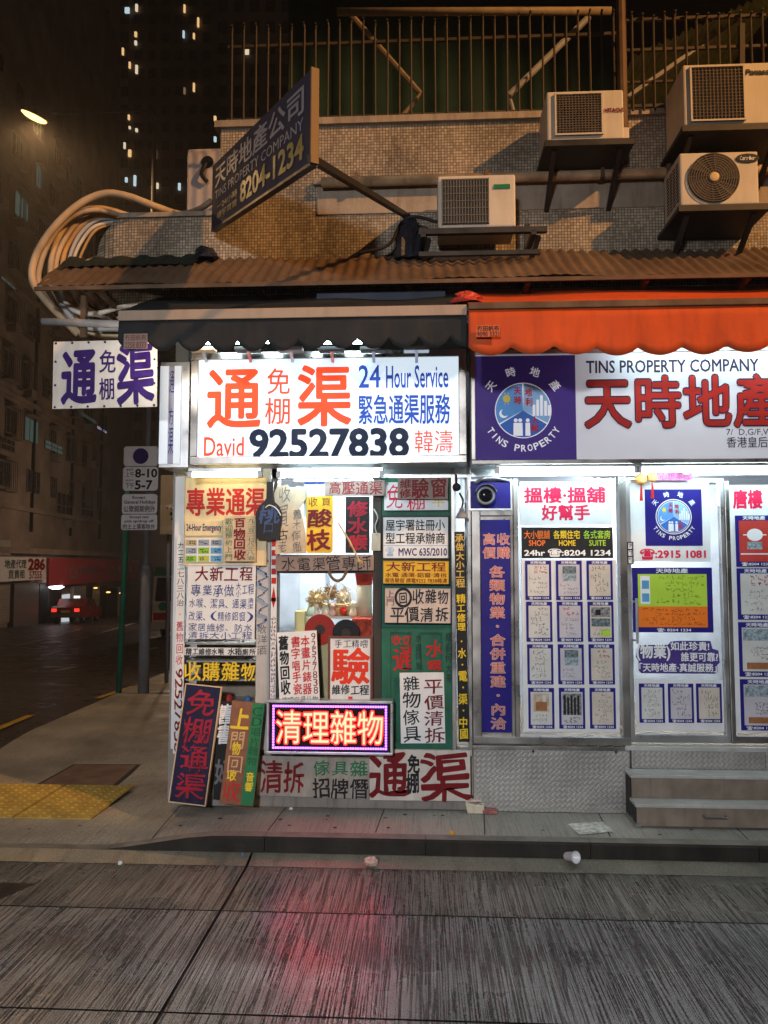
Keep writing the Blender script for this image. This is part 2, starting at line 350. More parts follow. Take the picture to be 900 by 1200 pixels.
# ------------------------------------------------------------------ lettering
GC = {}
def glyphs(s):
    k = s
    if k not in GC:
        c = bpy.data.curves.new('letter', 'FONT'); c.body = s; c.resolution_u = 3 if len(s) < 12 else 2
        o = bpy.data.objects.new('letter', c); COL.objects.link(o)
        dg = bpy.context.evaluated_depsgraph_get()
        me = bpy.data.meshes.new_from_object(o.evaluated_get(dg))
        vs = [(v.co.x, v.co.y) for v in me.vertices]; fs = [tuple(p.vertices) for p in me.polygons]
        if me.polygons and me.polygons[0].normal.z < 0: fs = [tuple(reversed(f)) for f in fs]
        bpy.data.objects.remove(o); bpy.data.curves.remove(c); bpy.data.meshes.remove(me)
        GC[k] = (vs, fs)
    return GC[k]
def wob(x, y, s): return (math.sin(x*7.3+s)+.6*math.sin(y*11.1+s*2.1)+.5*math.sin((x+y)*17+s*3.3))
def put(mb, s, x0, z0, x1, z1, m, y, dir='h', bold=0.0, hand=0.0, rot=0, gap=.04, slant=0.0):
    """letters of s into the box x0..x1, z0(bottom)..z1(top) on the plane y, facing -y"""
    cells = []
    if dir == 'v' or (hand and len(s) > 1):
        n = len(s)
        for i, ch in enumerate(s):
            if ch == ' ': continue
            if dir == 'v':
                h = (z1-z0)/n; cells.append((ch, x0, z1-(i+1)*h+h*gap, x1, z1-i*h-h*gap))
            else:
                w = (x1-x0)/n; cells.append((ch, x0+i*w+w*gap, z0, x0+(i+1)*w-w*gap, z1))
    else: cells = [(s, x0, z0, x1, z1)]
    for ch, a0, b0, a1, b1 in cells:
        vs, fs = glyphs(ch)
        if not vs: continue
        xs = [p[0] for p in vs]; ys = [p[1] for p in vs]
        lx, hx, ly, hy = min(xs), max(xs), min(ys), max(ys)
        if len(ch) == 1 and ord(ch) > 0x2E80:                       # keep the square of a Chinese character
            lx, hx, ly, hy = .04, .96, -.08, .84
        elif len(ch) == 1 and dir == 'v' and ch in '·•、.-':
            cx, cy = (lx+hx)/2, (ly+hy)/2; lx, hx, ly, hy = cx-.4, cx+.4, cy-.4, cy+.4
        elif hand and len(ch) == 1:
            ly, hy = min(ly, 0), max(hy, .7)
        sd = rnd.uniform(0, 50); ang = rnd.uniform(-.06, .06)*(1 if hand else 0); sc = 1 - (rnd.uniform(-.04, .10) if hand else 0)
        off = (rnd.uniform(-.03, .03), rnd.uniform(-.03, .03)) if hand else (0, 0)
        shifts = [(0, 0)]
        if bold > .004: shifts += [(bold*math.cos(R(a)), bold*math.sin(R(a))) for a in ((0, 60, 120, 180, 240, 300) if bold < .03 else range(0, 360, 45))]
        for si, (sx, sy) in enumerate(shifts):                      # a thicker stroke: the same stroke laid side by side
            out = []
            for px, py in vs:
                u = (px-lx)/max(hx-lx, 1e-6)-.5; w = (py-ly)/max(hy-ly, 1e-6)-.5
                if hand:
                    u2 = u + hand*.022*wob(u, w, sd); w2 = w + hand*.022*wob(w, u, sd+9)
                    u, w = (u2*math.cos(ang)-w2*math.sin(ang))*sc+off[0], (u2*math.sin(ang)+w2*math.cos(ang))*sc+off[1]
                    w += u*.05*hand
                u += slant*w + sx/max(hx-lx, .3); w += sy/max(hy-ly, .3)
                if rot == 90: u, w = w, -u
                out.append((a0+(u+.5)*(a1-a0), y-si*.00007, b0+(w+.5)*(b1-b0)))
            mb.add(out, fs, m)
def scribble(mb, x0, z0, x1, z1, rows, m, y, seed=0, per=6, th=.0022):
    """a page of small illegible hand-writing: short pen strokes"""
    r = random.Random(seed); rh = (z1-z0)/rows
    for i in range(rows):
        n = max(2, int(per*r.uniform(.6, 1))); cw = (x1-x0)/per; zb = z1-(i+.82)*rh; st = r.randint(0, per-n)
        for j in range(n):
            cx = x0+(st+j)*cw+cw*.1
            for k in range(4):
                ax, az = cx+r.random()*cw*.7, zb+r.random()*rh*.6
                if r.random() < .5: dx, dz = r.uniform(.3, .8)*cw*.8, r.uniform(-.1, .1)*rh
                else: dx, dz = r.uniform(-.2, .2)*cw, r.uniform(.25, .55)*rh
                bx, bz = min(ax+dx, x1), min(az+dz, z1)
                nx, nz = -(bz-az), (bx-ax); l = math.hypot(nx, nz) or 1; nx, nz = nx/l*th/2, nz/l*th/2
                mb.add([(ax-nx,y,az-nz),(bx-nx,y,bz-nz),(bx+nx,y,bz+nz),(ax+nx,y,az+nz)], [(0,1,2,3)] if (bx-ax)*nz-(bz-az)*nx >= 0 else [(3,2,1,0)], m)

def letters(parent, w, h, specs, y, inks, name='lettering'):
    """specs: (string, a0,b0,a1,b1, ink index, options) with a,b in 0..1 from the top-left corner"""
    mb = MB()
    for i, sp in enumerate(specs):
        s, a0, b0, a1, b1, k = sp[:6]; op = dict(sp[6]) if len(sp) > 6 else {}
        yy = y - op.pop('lift', 0)
        if s == '#page':
            scribble(mb, (a0-.5)*w, (.5-b1)*h, (a1-.5)*w, (.5-b0)*h, op['rows'], k, yy, seed=op.get('seed', i), per=op.get('per', 6), th=op.get('th', .0022))
        elif s == '#rect':
            mb.add([((a0-.5)*w,yy,(.5-b1)*h),((a1-.5)*w,yy,(.5-b1)*h),((a1-.5)*w,yy,(.5-b0)*h),((a0-.5)*w,yy,(.5-b0)*h)], [(0,1,2,3)], k)
        else:
            put(mb, s, (a0-.5)*w, (.5-b1)*h, (a1-.5)*w, (.5-b0)*h, k, yy, **op)
    o = mb.build(name, inks, parent, origin=(0,0,0))
    return o
def place(u0, v0, u1, v1, Y):
    uc, vc = (u0+u1)/2, (v0+v1)/2
    c = at(uc, vc, Y); w = (at(u1, vc, Y)-at(u0, vc, Y)).length; h = (at(uc, v0, Y)-at(uc, v1, Y)).length
    return c, w, h
def board(name, label, cat, rect, Y, face, specs=(), inks=(), thick=.012, tilt=0, lean=0, rim=None, rimw=.012, group=None, outline=None, bevel=.0015, under=None):
    c, w, h = place(*rect, Y)
    mb = MB()
    if outline: mb.prism([((a-.5)*w, (.5-b)*h) for a, b in outline], -thick/2, thick/2)
    else: mb.box((-w/2, -thick/2, -h/2), (w/2, thick/2, h/2))
    o = mb.build(name, face, None, origin=(0,0,0), bevel=0 if outline else bevel)
    o.location = c; o.rotation_euler = (R(lean), R(tilt), 0)
    tag(o, label, cat, group)
    if specs: letters(o, w, h, specs, -thick/2-.0018, list(inks))
    if rim:
        f = MB(); t = thick/2+.006
        f.box((-w/2-rimw, -t, -h/2-rimw), (-w/2, t, h/2+rimw)); f.box((w/2, -t, -h/2-rimw), (w/2+rimw, t, h/2+rimw))
        f.box((-w/2, -t, h/2), (w/2, t, h/2+rimw)); f.box((-w/2, -t, -h/2-rimw), (w/2, t, -h/2))
        f.build('frame', rim, o, origin=(0,0,0))
    return o

# ================================================================== THE SETTING
def sstep(x, a, b):
    t = min(1, max(0, (x-a)/(b-a))); return t*t*(3-2*t)
KY = -0.60                                                          # line of the kerb
def base(Y): return -0.12 - SLOPE*max(0.0, Y)
def pav_h(X, Y): return .018 + .102*max(sstep(X, -2.15, -1.25), sstep(Y, 1.2, 3.0))
def grid(xs, ys, zf, name, m, n=None):
    mb = MB(); vs = [(x, y, zf(x, y)) for y in ys for x in xs]; k = len(xs)
    fs = [(j*k+i, j*k+i+1, (j+1)*k+i+1, (j+1)*k+i) for j in range(len(ys)-1) for i in range(k-1)]
    mb.add(vs, fs); return struct(mb.build(name, m, None, origin=(0,0,0)))
def lin(a, b, n): return [a+(b-a)*i/n for i in range(n+1)]
grid(lin(-80, 60, 10), lin(-40, 0, 4) + lin(5, 140, 27), lambda x, y: base(y)-.012, 'ground', ASPHALT)
# the main road: two bays of grooved concrete and a smooth gutter, joints left open between them
def quadsheet(name, m, x0, x1, y0, y1, z): return struct(MB().add([(x0,y0,z),(x1,y0,z),(x1,y1,z),(x0,y1,z)], [(0,1,2,3)]).build(name, m, None, origin=(0,0,0)))
jl = gnd(100, 1062, -.12).y; 
GUT_Y = gnd(600, 1022, -.12).y; J1 = gnd(500, 1073, -.12).y; J2 = gnd(600, 1199, -.12).y
jx = (gnd(195, 1199, -.12).x + gnd(298, 992, -.12).x)/2 - .01
for x0, x1 in ((-60, jx-.008), (jx+.008, 40)):
    struct(MB().add([(x0,GUT_Y+.004,-.119),(x1,GUT_Y+.004,-.119),(x1,KY-.002,-.092),(x0,KY-.002,-.092)], [(0,1,2,3)]).build('gutter_strip', GUTTER, None, origin=(0,0,0)))
    quadsheet('road', ROADLANE, x0, x1, J1+.006, GUT_Y, -.120)
    quadsheet('road', ROAD, x0, x1, J2+.006, J1-.006, -.120)
    quadsheet('road', ROAD, x0, x1, -14, J2-.006, -.120)
struct(MB().add([(-60,-14,-.131),(40,-14,-.131),(40,KY,-.131),(-60,KY,-.131)], [(0,1,2,3)]).build('road_joint_bed', mat('joint_bitumen', (.02,.018,.017), .4), None, origin=(0,0,0)))
# pavement with its dropped corner
PX = -4.05
xs = lin(PX, -2.2, 6) + lin(-2.1, -1.2, 9) + lin(-1, 30, 6)
ys = [KY+.10] + lin(-.45, 1.1, 4) + lin(1.3, 3.1, 9) + lin(4, 60, 14)
def pedge(y): return PX - (0 if y < .6 else 0.115*(y-.6)) + (.0 if y > 1 else .0)
mb = MB(); k = len(xs)
vs = []
for y in ys:
    for x in xs:
        x2 = x if x > -1.25 else (-1.25 + (x+1.25)*( (pedge(y)+1.25)/(PX+1.25)))
        if y < -.2 and x <= PX+.01: x2 = -40
        vs.append((x2, y, base(y)+pav_h(x, y)))
mb.add(vs, [(j*k+i, j*k+i+1, (j+1)*k+i+1, (j+1)*k+i) for j in range(len(ys)-1) for i in range(k-1)])
struct(mb.build('pavement', PAVE, None, origin=(0,0,0)))
# kerb stones along the front, each a length of about a metre, dropping at the corner
mb = MB(); x = -6.0
kx = [-40, -12] + lin(-6, 8, 14) + [30]
for a, b in zip(kx[:-1], kx[1:]):
    n = 6 if b-a < 2 else 1
    for i in range(n):
        p = a+(b-a)*i/n + (.004 if i == 0 else 0); q = a+(b-a)*(i+1)/n
        z0, z1 = -.12+pav_h(p, 0)+.002, -.12+pav_h(q, 0)+.002
        y0, y1 = KY, KY+.10
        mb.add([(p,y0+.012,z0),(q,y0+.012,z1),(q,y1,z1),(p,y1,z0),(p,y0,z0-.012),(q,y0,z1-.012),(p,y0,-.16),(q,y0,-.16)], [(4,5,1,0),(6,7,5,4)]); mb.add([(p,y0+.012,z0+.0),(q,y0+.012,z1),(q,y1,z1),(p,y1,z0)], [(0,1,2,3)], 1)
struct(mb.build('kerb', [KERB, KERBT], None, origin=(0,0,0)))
# joints scored across the pavement: thin dark strips
mb = MB()
for u in (205, 330, 445, 560, 690, 830):
    g = gnd(u, 945, 0); X = g.x
    mb.add([(X,KY+.11,.003+pav_h(X,0)-.12),(X+.008,KY+.11,.003+pav_h(X,0)-.12),(X+.008+.03,-.02,.003),(X+.03,-.02,.003)], [(0,1,2,3)])
struct(mb.build('pavement_joint', mat('joint_dirt', (.05,.045,.04), .7), None, origin=(0,0,0)))
# tactile paving, yellow, with blisters
TACT = mat('yellow_tactile_paving', (.38, .28, .07), .5, var=.25, scale=7, dirt=.65, dirtcol=(.17, .13, .06), streak=False)
p0, p1 = gnd(-40, 960, -.10), gnd(112, 960, -.10); q0, q1 = gnd(10, 921, -.10), gnd(156, 921, -.10)
xr0, xr1 = (p1.x+q1.x)/2, 0; ya, yb = p1.y, q1.y
n_t = 0
pitch = (yb-ya)/2
TZ = -.12+pav_h(-3, 0)
for i in range(7):
    for j in range(2):
        xb = xr0-(i+1)*pitch*1.42; xa = xb+pitch*1.40; yb0 = ya+j*pitch; 
        mb = MB().box((xb+.004, yb0+.004, TZ-.002), (xa-.004, yb0+pitch-.004, TZ+.006))
        nx, ny = 8, 6
        for a in range(nx):
            for b in range(ny):
                cx = xb+(a+.5)/nx*(xa-xb); cy = yb0+(b+.5)/ny*pitch
                mb.lathe((cx, cy, TZ+.006), [(.016, 0), (.012, .006)], n=8)
        struct(mb.build('tactile_paving', TACT, None, origin=(xb, yb0, TZ)))
# brown access cover set in the corner pavement
c = [gnd(38, 919, -.10), gnd(128, 919, -.10), gnd(160, 889, -.10), gnd(88, 889, -.10)]
mb = MB(); z0 = lambda v: (v.x, v.y, base(v.y)+pav_h(v.x, v.y)+.004)
mb.add([z0(v) for v in c], [(0,1,2,3)])
mb.add([(z0(c[0])[0]-.03, z0(c[0])[1]-.03, z0(c[0])[2]-.002), (z0(c[1])[0]+.03, z0(c[1])[1]-.03, z0(c[1])[2]-.002), (z0(c[2])[0]+.03, z0(c[2])[1]+.03, z0(c[2])[2]-.002), (z0(c[3])[0]-.03, z0(c[3])[1]+.03, z0(c[3])[2]-.002)], [(0,1,2,3)], 1)
o = mb.build('access_cover', [mat('reddish_cover', (.20,.13,.10), .5, var=.25, bump=.3, dirt=.4), mat('joint_dirt')], None, origin=z0(c[0]))
tag(o, 'reddish brown rectangular access cover set in the dark corner pavement', 'access cover')
# painted marks on the roads
YLINE = mat('yellow_road_paint', (.50, .33, .05), .5, var=.3, scale=12, dirt=.5, dirtcol=(.1, .08, .04), streak=False)
WLINE = mat('white_road_paint', (.50, .48, .45), .45, var=.3, scale=12, dirt=.6, dirtcol=(.1, .09, .08), streak=False)
def stripe(a, b, w, m, h=.004):
    p, q = street(*a, h), street(*b, h); d = (q-p); d.z = 0; n = Vector((-d.y, d.x, 0)).normalized()*w/2
    k = max(1, int(d.length/2)); mb = MB()
    vs = []
    for i in range(k+1):
        r = p+(q-p)*i/k
        for s in (-1, 1):
            x, y = (r+n*s).x, (r+n*s).y; vs.append((x, y, base(y)+h))
    mb.add(vs, [(2*i, 2*i+2, 2*i+3, 2*i+1) if False else (2*i+1, 2*i, 2*i+2, 2*i+3) for i in range(k)])
    return struct(mb.build('road_marking', m, None, origin=(0,0,0)))
for a, b in (((-20, 861), (36, 838)), ((114, 818), (157, 804)), ((170, 800), (186, 795))): stripe(a, b, .11, YLINE)
for a, b in (((64, 786), (90, 781)), ((55, 767), (74, 762)), ((86, 750), (104, 746)), ((172, 762), (184, 759)), ((120, 741), (158, 730)), ((18, 757), (48, 750)), ((55, 748), (95, 737))): stripe(a, b, .12, WLINE)
g0, g1 = gnd(-30, 1012, -.119), gnd(26, 991, -.119)
struct(MB().add([(g0.x, g0.y, -.115), (g1.x-.02, g0.y, -.115), (g1.x, g1.y, -.115), (g0.x, g1.y, -.115)], [(0,1,2,3)]).build('road_marking', YLINE, None, origin=(0,0,0)))
g0, g1 = gnd(-60, 1057, -.116), gnd(42, 1035, -.116)
struct(MB().add([(g0.x, g0.y, -.1165), (g1.x-.12, g0.y, -.1165), (g1.x, g1.y, -.1165), (g0.x, g1.y, -.1165)], [(0,1,2,3)]).build('road_patch', mat('wet_tar_patch', (.03,.026,.024), .25, bump=.3), None, origin=(0,0,0)))

# ================================================================== THE CORNER BUILDING
XR = 4.2
ZT = at(600, 141, 0).z; ZL = at(150, 256, 0).z; XS = at(258, 200, 0).x; XC = at(93, 280, 0).x
ZB = at(500, 356, 0).z
bld = thing('corner_building', 'old low building with mosaic tiled upper wall above two lit corner shops', 'building', (0, .2, 0))
mb = MB()
out = [(XR, 0), (XC+.35, 0)] + [(XC+.35-.35*math.sin(R(a)), .35-.35*math.cos(R(a))) for a in (15,30,45,60,75,90)] + [(XC, 7), (XR, 7)]
def shell(mb, out, z0, z1, m=0):
    n = len(out); vs = [(x, y, z0) for x, y in out] + [(x, y, z1) for x, y in out]
    mb.add(vs, [(i, i+n, (i+1) % n+n, (i+1) % n) for i in range(n)] + [tuple(range(n, 2*n)), tuple(reversed(range(n)))], m)
shell(mb, out, ZB, ZL)
mb.box((XS, .001, ZL), (XR, 2.6, ZT))
mb.build('wall', MOSAIC, bld)
zc = ZT
MB().box((XS-.04, -.03, zc), (XR, .22, zc+.05)).build('coping', CONC, bld)
MB().box((XC+.3, -.02, ZL), (XS-.041, .2, ZL+.035)).build('coping', CONC, bld)
za, zb = at(600, 247, 0).z, at(600, 214, 0).z
MB().box((at(372, 230, 0).x, -.012, za), (XR, .02, zb)).build('plain_band', CONC, bld, bevel=.004)
MB().box((at(368, 210, 0).x, -.05, zb+.001), (XR, .02, zb+.045)).build('ledge', CONC, bld, bevel=.006)
# white soffit strip and shop walls below
MB().box((XC+.25, .0, ZB-.07), (XR, .25, ZB-.001)).build('soffit_strip', WHITE, bld)
xl = at(192, 700, 0).x
mb = MB(); mb.box((xl, .16, 0), (xl+.10, 7, ZB-.072)).build('side_wall', mat('grey_render', (.30,.27,.25), .8, dirt=.5), bld)
MB().box((xl+.101, 1.7, 0), (XR, 1.8, ZB-.072)).build('shop_back_wall', mat('interior_white', (.62,.68,.74), .7), bld)
MB().box((XR-.1, .0, 0), (XR, 1.699, ZB-.072)).build('party_wall', CONC, bld)
zfl = at(640, 873, 0).z
MB().box((xl+.101, .02, 0), (at(551, 700, 0).x, 1.699, zfl-.06)).build('shop_floor', CONC, bld)
MB().box((at(551.5, 700, 0).x, .02, 0), (XR-.101, 1.699, zfl-.004)).build('shop_floor', CONC, bld)
zce = at(640, 541, 0).z
MB().box((xl+.101, .0, zce), (XR-.101, 1.699, zce+.08)).build('shop_ceiling', mat('interior_white'), bld)
MB().box((at(548, 700, 0).x-.01, .12, zfl), (at(548, 700, 0).x+.03, 1.69, zce-.001)).build('partition', mat('interior_white'), bld)
# dark storey set back behind the terrace
MB().box((-1.2, 2.65, ZT), (XR, 2.75, ZT+5)).build('upper_wall', mat('dark_render', (.06,.05,.042), .9, dirt=.4), bld)
for u in (342, 722):
    a = at(u, 100, 2.2); MB().box((a.x-.06, 2.3, ZT-.2), (a.x+.06, 2.42, ZT+4.8)).build('post', RUSTM, bld)

# pipe along the ledge, seen rusty
pz = at(600, 207, -.07).z
p = thing('drain_pipe', 'rusty cream drain pipe running along the ledge behind the air conditioners', 'pipe', at(380, 210, -.07))
MB().cyl((at(378, 0, -.07).x, -.07, pz-.01), (XR, -.07, pz+.005), .035, n=12).build('pipe', mat('rusty_cream_pipe', (.42,.29,.17), .55, var=.3, dirt=.9, dirtcol=(.12,.06,.03), streak=False), p, smooth=True)
for u in (352+66, 570, 705, 782):
    a = at(u, 207, -.07); MB().box((a.x-.014, -.112, pz-.045), (a.x+.014, -.0, pz+.045)).build('bracket', RUSTM, p)

# ------------------------------------------------------------------ terrace railings, tarpaulin, roof
def railing(name, label, us, vtop, vbot, Y, rails, barm, r=.0085):
    a = at(us[0], vbot, Y); zt, zb_ = at(500, vtop, Y).z, ZT+.05 if Y > 0 else at(500, vbot, Y).z
    t = thing(name, label, 'railing', (a.x, Y, zb_))
    for i, u in enumerate(us):
        x = at(u, 90, Y).x; dz = rnd.uniform(-.02, .02)
        MB().tube([(x, Y, zb_-.02), (x+rnd.uniform(-.006, .006), Y, zt-.03+dz), (x, Y-.012, zt+dz), (x, Y-.03, zt+.006+dz)], r, n=6).build('baluster', barm, t)
    x0, x1 = at(us[0]-6, 90, Y).x, at(us[-1]+6, 90, Y).x
    for v, w in rails:
        z = at(500, v, Y).z; MB().bar((x0, Y+.014, z), (x1, Y+.014, z), w, w).build('rail', barm, t)
    return t
POLEM = mat('tan_scaffold', (.24, .18, .11), .55, dirt=.5); BARM = mat('rusty_tan_bar', (.055, .045, .032), .6, metal=.2, var=.3, dirt=.6, dirtcol=(.1,.05,.03))
railing('terrace_railing', 'long rusty railing of thin bars on top of the tiled wall', [272+14.0*i for i in range(33)], 24, 141, .10, [(46, .022), (134, .03)], BARM)
railing('terrace_railing', 'shorter pale railing with a middle rail above the biggest air conditioner', [741+12.8*i for i in range(13)], 29, 134, -.05, [(31, .022), (66, .02), (103, .016), (131, .022)], BARM)
cx = at(870, 60, -.05).x; 
pr = MB().bar(at(869, 29, -.05), at(869, 134, -.05), .035, .035).build('railing_post', BARM, None, origin=at(869, 134, -.05)); tag(pr, 'square tan post standing between the bars of the shorter railing', 'post')
a = at(731, 190, -.03); b = at(727, -10, -.03)
pr = MB().cyl(a, b, .035, n=10).build('scaffold_post', RUSTM, None, origin=a); tag(pr, 'dark rusty upright pipe where the two terrace railings meet', 'post')
o = MB().cyl(at(395, 14, .35), at(716, 13, .35), .03, n=12).build('scaffold_pole', POLEM, None, origin=at(395, 14, .35), smooth=True); tag(o, 'horizontal tan pole lying above the long terrace railing', 'pole')
o = MB().tube([at(412, 18, .5), at(493, 110, .5), at(468, 141, .5)], .024, n=8).build('bent_strut', POLEM, None, origin=at(468, 141, .5)); tag(o, 'bent tan strut behind the railing, near the hanging dark sign', 'strut')
o = MB().tube([at(690, 20, .5), at(596, 112, .5), at(604, 141, .5)], .026, n=8).build('bent_strut', GREYP, None, origin=at(604, 141, .5)); tag(o, 'bent grey strut behind the railing, rising towards the pipe post', 'strut')
TARP = mat('dark_green_tarpaulin', (.010, .030, .024), .8, var=.35, scale=3, bump=.2)
mb = MB(); x0, x1, z0_, z1_ = at(338, 100, 2.0).x, at(735, 100, 2.0).x, ZT, at(500, -40, 2.0).z
nx = 60
vs = [(x0+(x1-x0)*i/nx, 2.0+.04*math.sin(i*1.1)+.02*math.sin(i*2.7), z) for z in (z0_, z1_) for i in range(nx+1)]
mb.add(vs, [(i, i+1, i+nx+2, i+nx+1) for i in range(nx)])
o = mb.build('tarpaulin', TARP, None, origin=((x0+x1)/2, 2, z0_), smooth=True); tag(o, 'dark green tarpaulin hung across the terrace behind the long railing', 'tarpaulin')
mb = MB(); a, b = at(742, 66, .2), at(930, -22, .2)
n = 80; d = b-a; vs = []
for j, yy in enumerate((.2, 2.4)):
    for i in range(n+1):
        q = a+d*i/n; vs.append((q.x, yy, q.z+.018*math.sin(i*2*math.pi/4)+.25*j))
mb.add(vs, [(i+1, i, i+n+1, i+n+2) for i in range(n)])
o = mb.build('corrugated_roof', mat('green_corrugated', (.22,.27,.15), .5, var=.3, dirt=.5), None, origin=a, smooth=True); tag(o, 'sloping green corrugated roof over the terrace corner', 'roof')
o = MB().bar(at(735, 115, .45), at(915, -12, .45), .05, .03).build('roof_strut', GREYP, None, origin=at(735, 115, .45)); tag(o, 'slanting grey strut propping the green corrugated roof', 'strut')

# ------------------------------------------------------------------ air conditioners on their brackets
def ac_unit(label, x0, v0, x1, v1, Y, depth, style, brk='tray'):
    c = at((x0+x1)/2, (v0+v1)/2, Y); w = (at(x1, v0, Y)-at(x0, v0, Y)).length; h = (at(x0, v0, Y)-at(x0, v1, Y)).length
    X0, X1, Z0, Z1 = c.x-w/2, c.x+w/2, c.z-h/2, c.z+h/2
    t = thing('air_conditioner', label, 'air conditioner', (c.x, Y+depth/2, Z0))
    MB().box((X0, Y, Z0), (X1, Y+depth, Z1)).build('casing', ACW, t, bevel=.012)
    f = Y-.004
    def X(a): return X0+a*w
    def Z(b): return Z0+b*h
    if style == 'louvre':
        MB().box((X(.05), f, Z(.05)), (X(.66), Y+.02, Z(.93))).build('coil', ACD, t)
        g = MB()
        for i in range(17):
            x = X(.06)+i*(X(.65)-X(.06))/16; g.box((x-.003, f-.012, Z(.06)), (x+.003, f-.001, Z(.92)))
        for i in range(7):
            z = Z(.08)+i*(Z(.9)-Z(.08))/6; g.box((X(.055), f-.014, z-.002), (X(.655), f-.0125, z+.002))
        g.build('grille', mat('grey_grille', (.15,.13,.10), .5), t)
        MB().box((X(.72), f-.004, Z(.72)), (X(.93), f, Z(.80))).build('name_plate', GREENB, t)
    if style in ('mesh1', 'mesh2'):
        a0, a1, b0, b1 = ((.12, .70, .12, .90) if style == 'mesh1' else (.08, .60, .08, .92))
        MB().box((X(a0), f, Z(b0)), (X(a1), Y+.02, Z(b1))).build('coil', ACD, t)
        g = MB(); n1, n2 = (14, 16)
        for i in range(n1+1):
            x = X(a0)+i*(X(a1)-X(a0))/n1; g.box((x-.0022, f-.010, Z(b0)), (x+.0022, f-.001, Z(b1)))
        for i in range(n2+1):
            z = Z(b0)+i*(Z(b1)-Z(b0))/n2; g.box((X(a0), f-.013, z-.0022), (X(a1), f-.0105, z+.0022))
        g.build('grille', mat('brown_grille', (.13,.10,.07), .5), t)
        fr = MB(); e = .012
        fr.box((X(a0)-e, f-.016, Z(b0)-e), (X(a1)+e, f-.001, Z(b0)-.001)); fr.box((X(a0)-e, f-.016, Z(b1)+.001), (X(a1)+e, f-.001, Z(b1)+e))
        fr.box((X(a0)-e, f-.0155, Z(b0)), (X(a0)-.001, f-.001, Z(b1))); fr.box((X(a1)+.001, f-.0155, Z(b0)), (X(a1)+e, f-.001, Z(b1)))
        fr.build('grille_surround', ACW, t)
        lb = MB(); put(lb, 'HITACHI' if style == 'mesh1' else 'Panasonic', X(.75 if style == 'mesh1' else .64), Z(.54 if style == 'mesh1' else .80), X(.985), Z(.615 if style == 'mesh1' else .88), 0, f-.002, bold=.05)
        lb.build('lettering', INK if style == 'mesh2' else INKR, t)
        if style == 'mesh1': MB().box((X1+.001, Y+.06, Z(.02)), (X1+.05, Y+.22, Z(.34))).build('valve_cover', ACW, t, bevel=.008)
    if style == 'fan':
        cx_, cz_, r = X(.42), Z(.50), h*.46
        MB().lathe((cx_, f, cz_), [(r, -.02), (r, .004), (r*.97, .006)], n=36, axis='y').build('fan_shroud', ACD, t)
        g = MB()
        for k in range(9):
            rr = r*(.22+.095*k); g.tube([(cx_+rr*math.cos(2*math.pi*i/36), f-.014, cz_+rr*math.sin(2*math.pi*i/36)) for i in range(37)], .0035, n=5, caps=False)
        for k in range(16):
            th = k*math.pi/8; g.bar((cx_+r*.2*math.cos(th), f-.012, cz_+r*.2*math.sin(th)), (cx_+r*math.cos(th+.35), f-.012, cz_+r*math.sin(th+.35)), .004, .004)
        g.build('fan_grille', mat('brown_grille'), t)
        MB().lathe((cx_, f-.012, cz_), [(r*.19, 0), (r*.18, .012), (r*.1, .016)], n=20, axis='y').build('hub', mat('amber_hub', (.62,.46,.26), .45), t)
        lg = MB(); lg.lathe((X(.86), f-.001, Z(.86)), [(1, 0), (1, .003)], n=28, axis='y')
        for v in lg.v: v.x = X(.86)+(v.x-X(.86))*.075; v.z = Z(.86)+(v.z-Z(.86))*.030
        put(lg, 'Carrier', X(.76), Z(.82), X(.96), Z(.90), 1, f-.006, hand=.3, slant=.2); lg.build('name_plate', [BLACK, INKW], t)
        s = MB()
        for i in range(12):
            for j in range(4): s.box((X0-.003, Y+.03+j*.065, Z(.14)+i*h*.062), (X0-.0005, Y+.075+j*.065, Z(.14)+i*h*.062+h*.03))
        s.build('side_vent', ACD, t)
    b = thing('wall_bracket', 'rusty steel bracket under the ' + label.split(' air')[0].replace('the ', '') + ' air conditioner', 'bracket', (c.x, 0, Z0-.04))
    if brk == 'tray':
        m2 = MB(); m2.box((X0-.02, Y-.02, Z0-.045), (X1+.06, Y+.02, Z0-.004)); m2.box((X0-.02, Y+.0201, Z0-.04), (X1+.06, -.001, Z0-.012)); m2.build('tray', DARKM, b)
        for x in (X0+.05, X1-.02):
            MB().bar((x, Y+.04, Z0-.045), (x, -.001, Z0-.30), .03, .03).build('brace', DARKM, b)
    else:
        MB().bar((X0-.13, Y+.02, Z0-.02), (X1+.21, Y+.02, Z0-.02), .04, .038).build('front_bar', DARKM, b)
        MB().bar((X0-.13, Y+.03, Z0-.17), (X1+.16, Y+.03, Z0-.17), .03, .03).build('lower_bar', DARKM, b)
        for x in (X0-.1, X1+.12):
            MB().bar((x, Y, Z0-.041), (x, -.001, Z0-.041), .035, .035).build('arm', DARKM, b)
            MB().bar((x, -.03, Z0+.16), (x, -.03, Z0-.32), .04, .04).build('upright', DARKM, b)
            MB().bar((x+.04, Y+.05, Z0-.05), (x-.04, -.03, Z0-.3), .028, .028).build('brace', DARKM, b)
    return t
ac_unit('low air conditioner with dark upright louvres on an open bracket', 513, 205, 604, 266, -.38, .30, 'louvre', 'open')
ac_unit('medium air conditioner with square mesh and red lettering', 641, 106, 731, 164, -.40, .34, 'mesh1')
ac_unit('largest air conditioner with wide square mesh high under the green roof', 801, 74, 916, 146, -.45, .38, 'mesh2')
ac_unit('round fan air conditioner with a black oval badge', 797, 178, 889, 240, -.45, .34, 'fan')
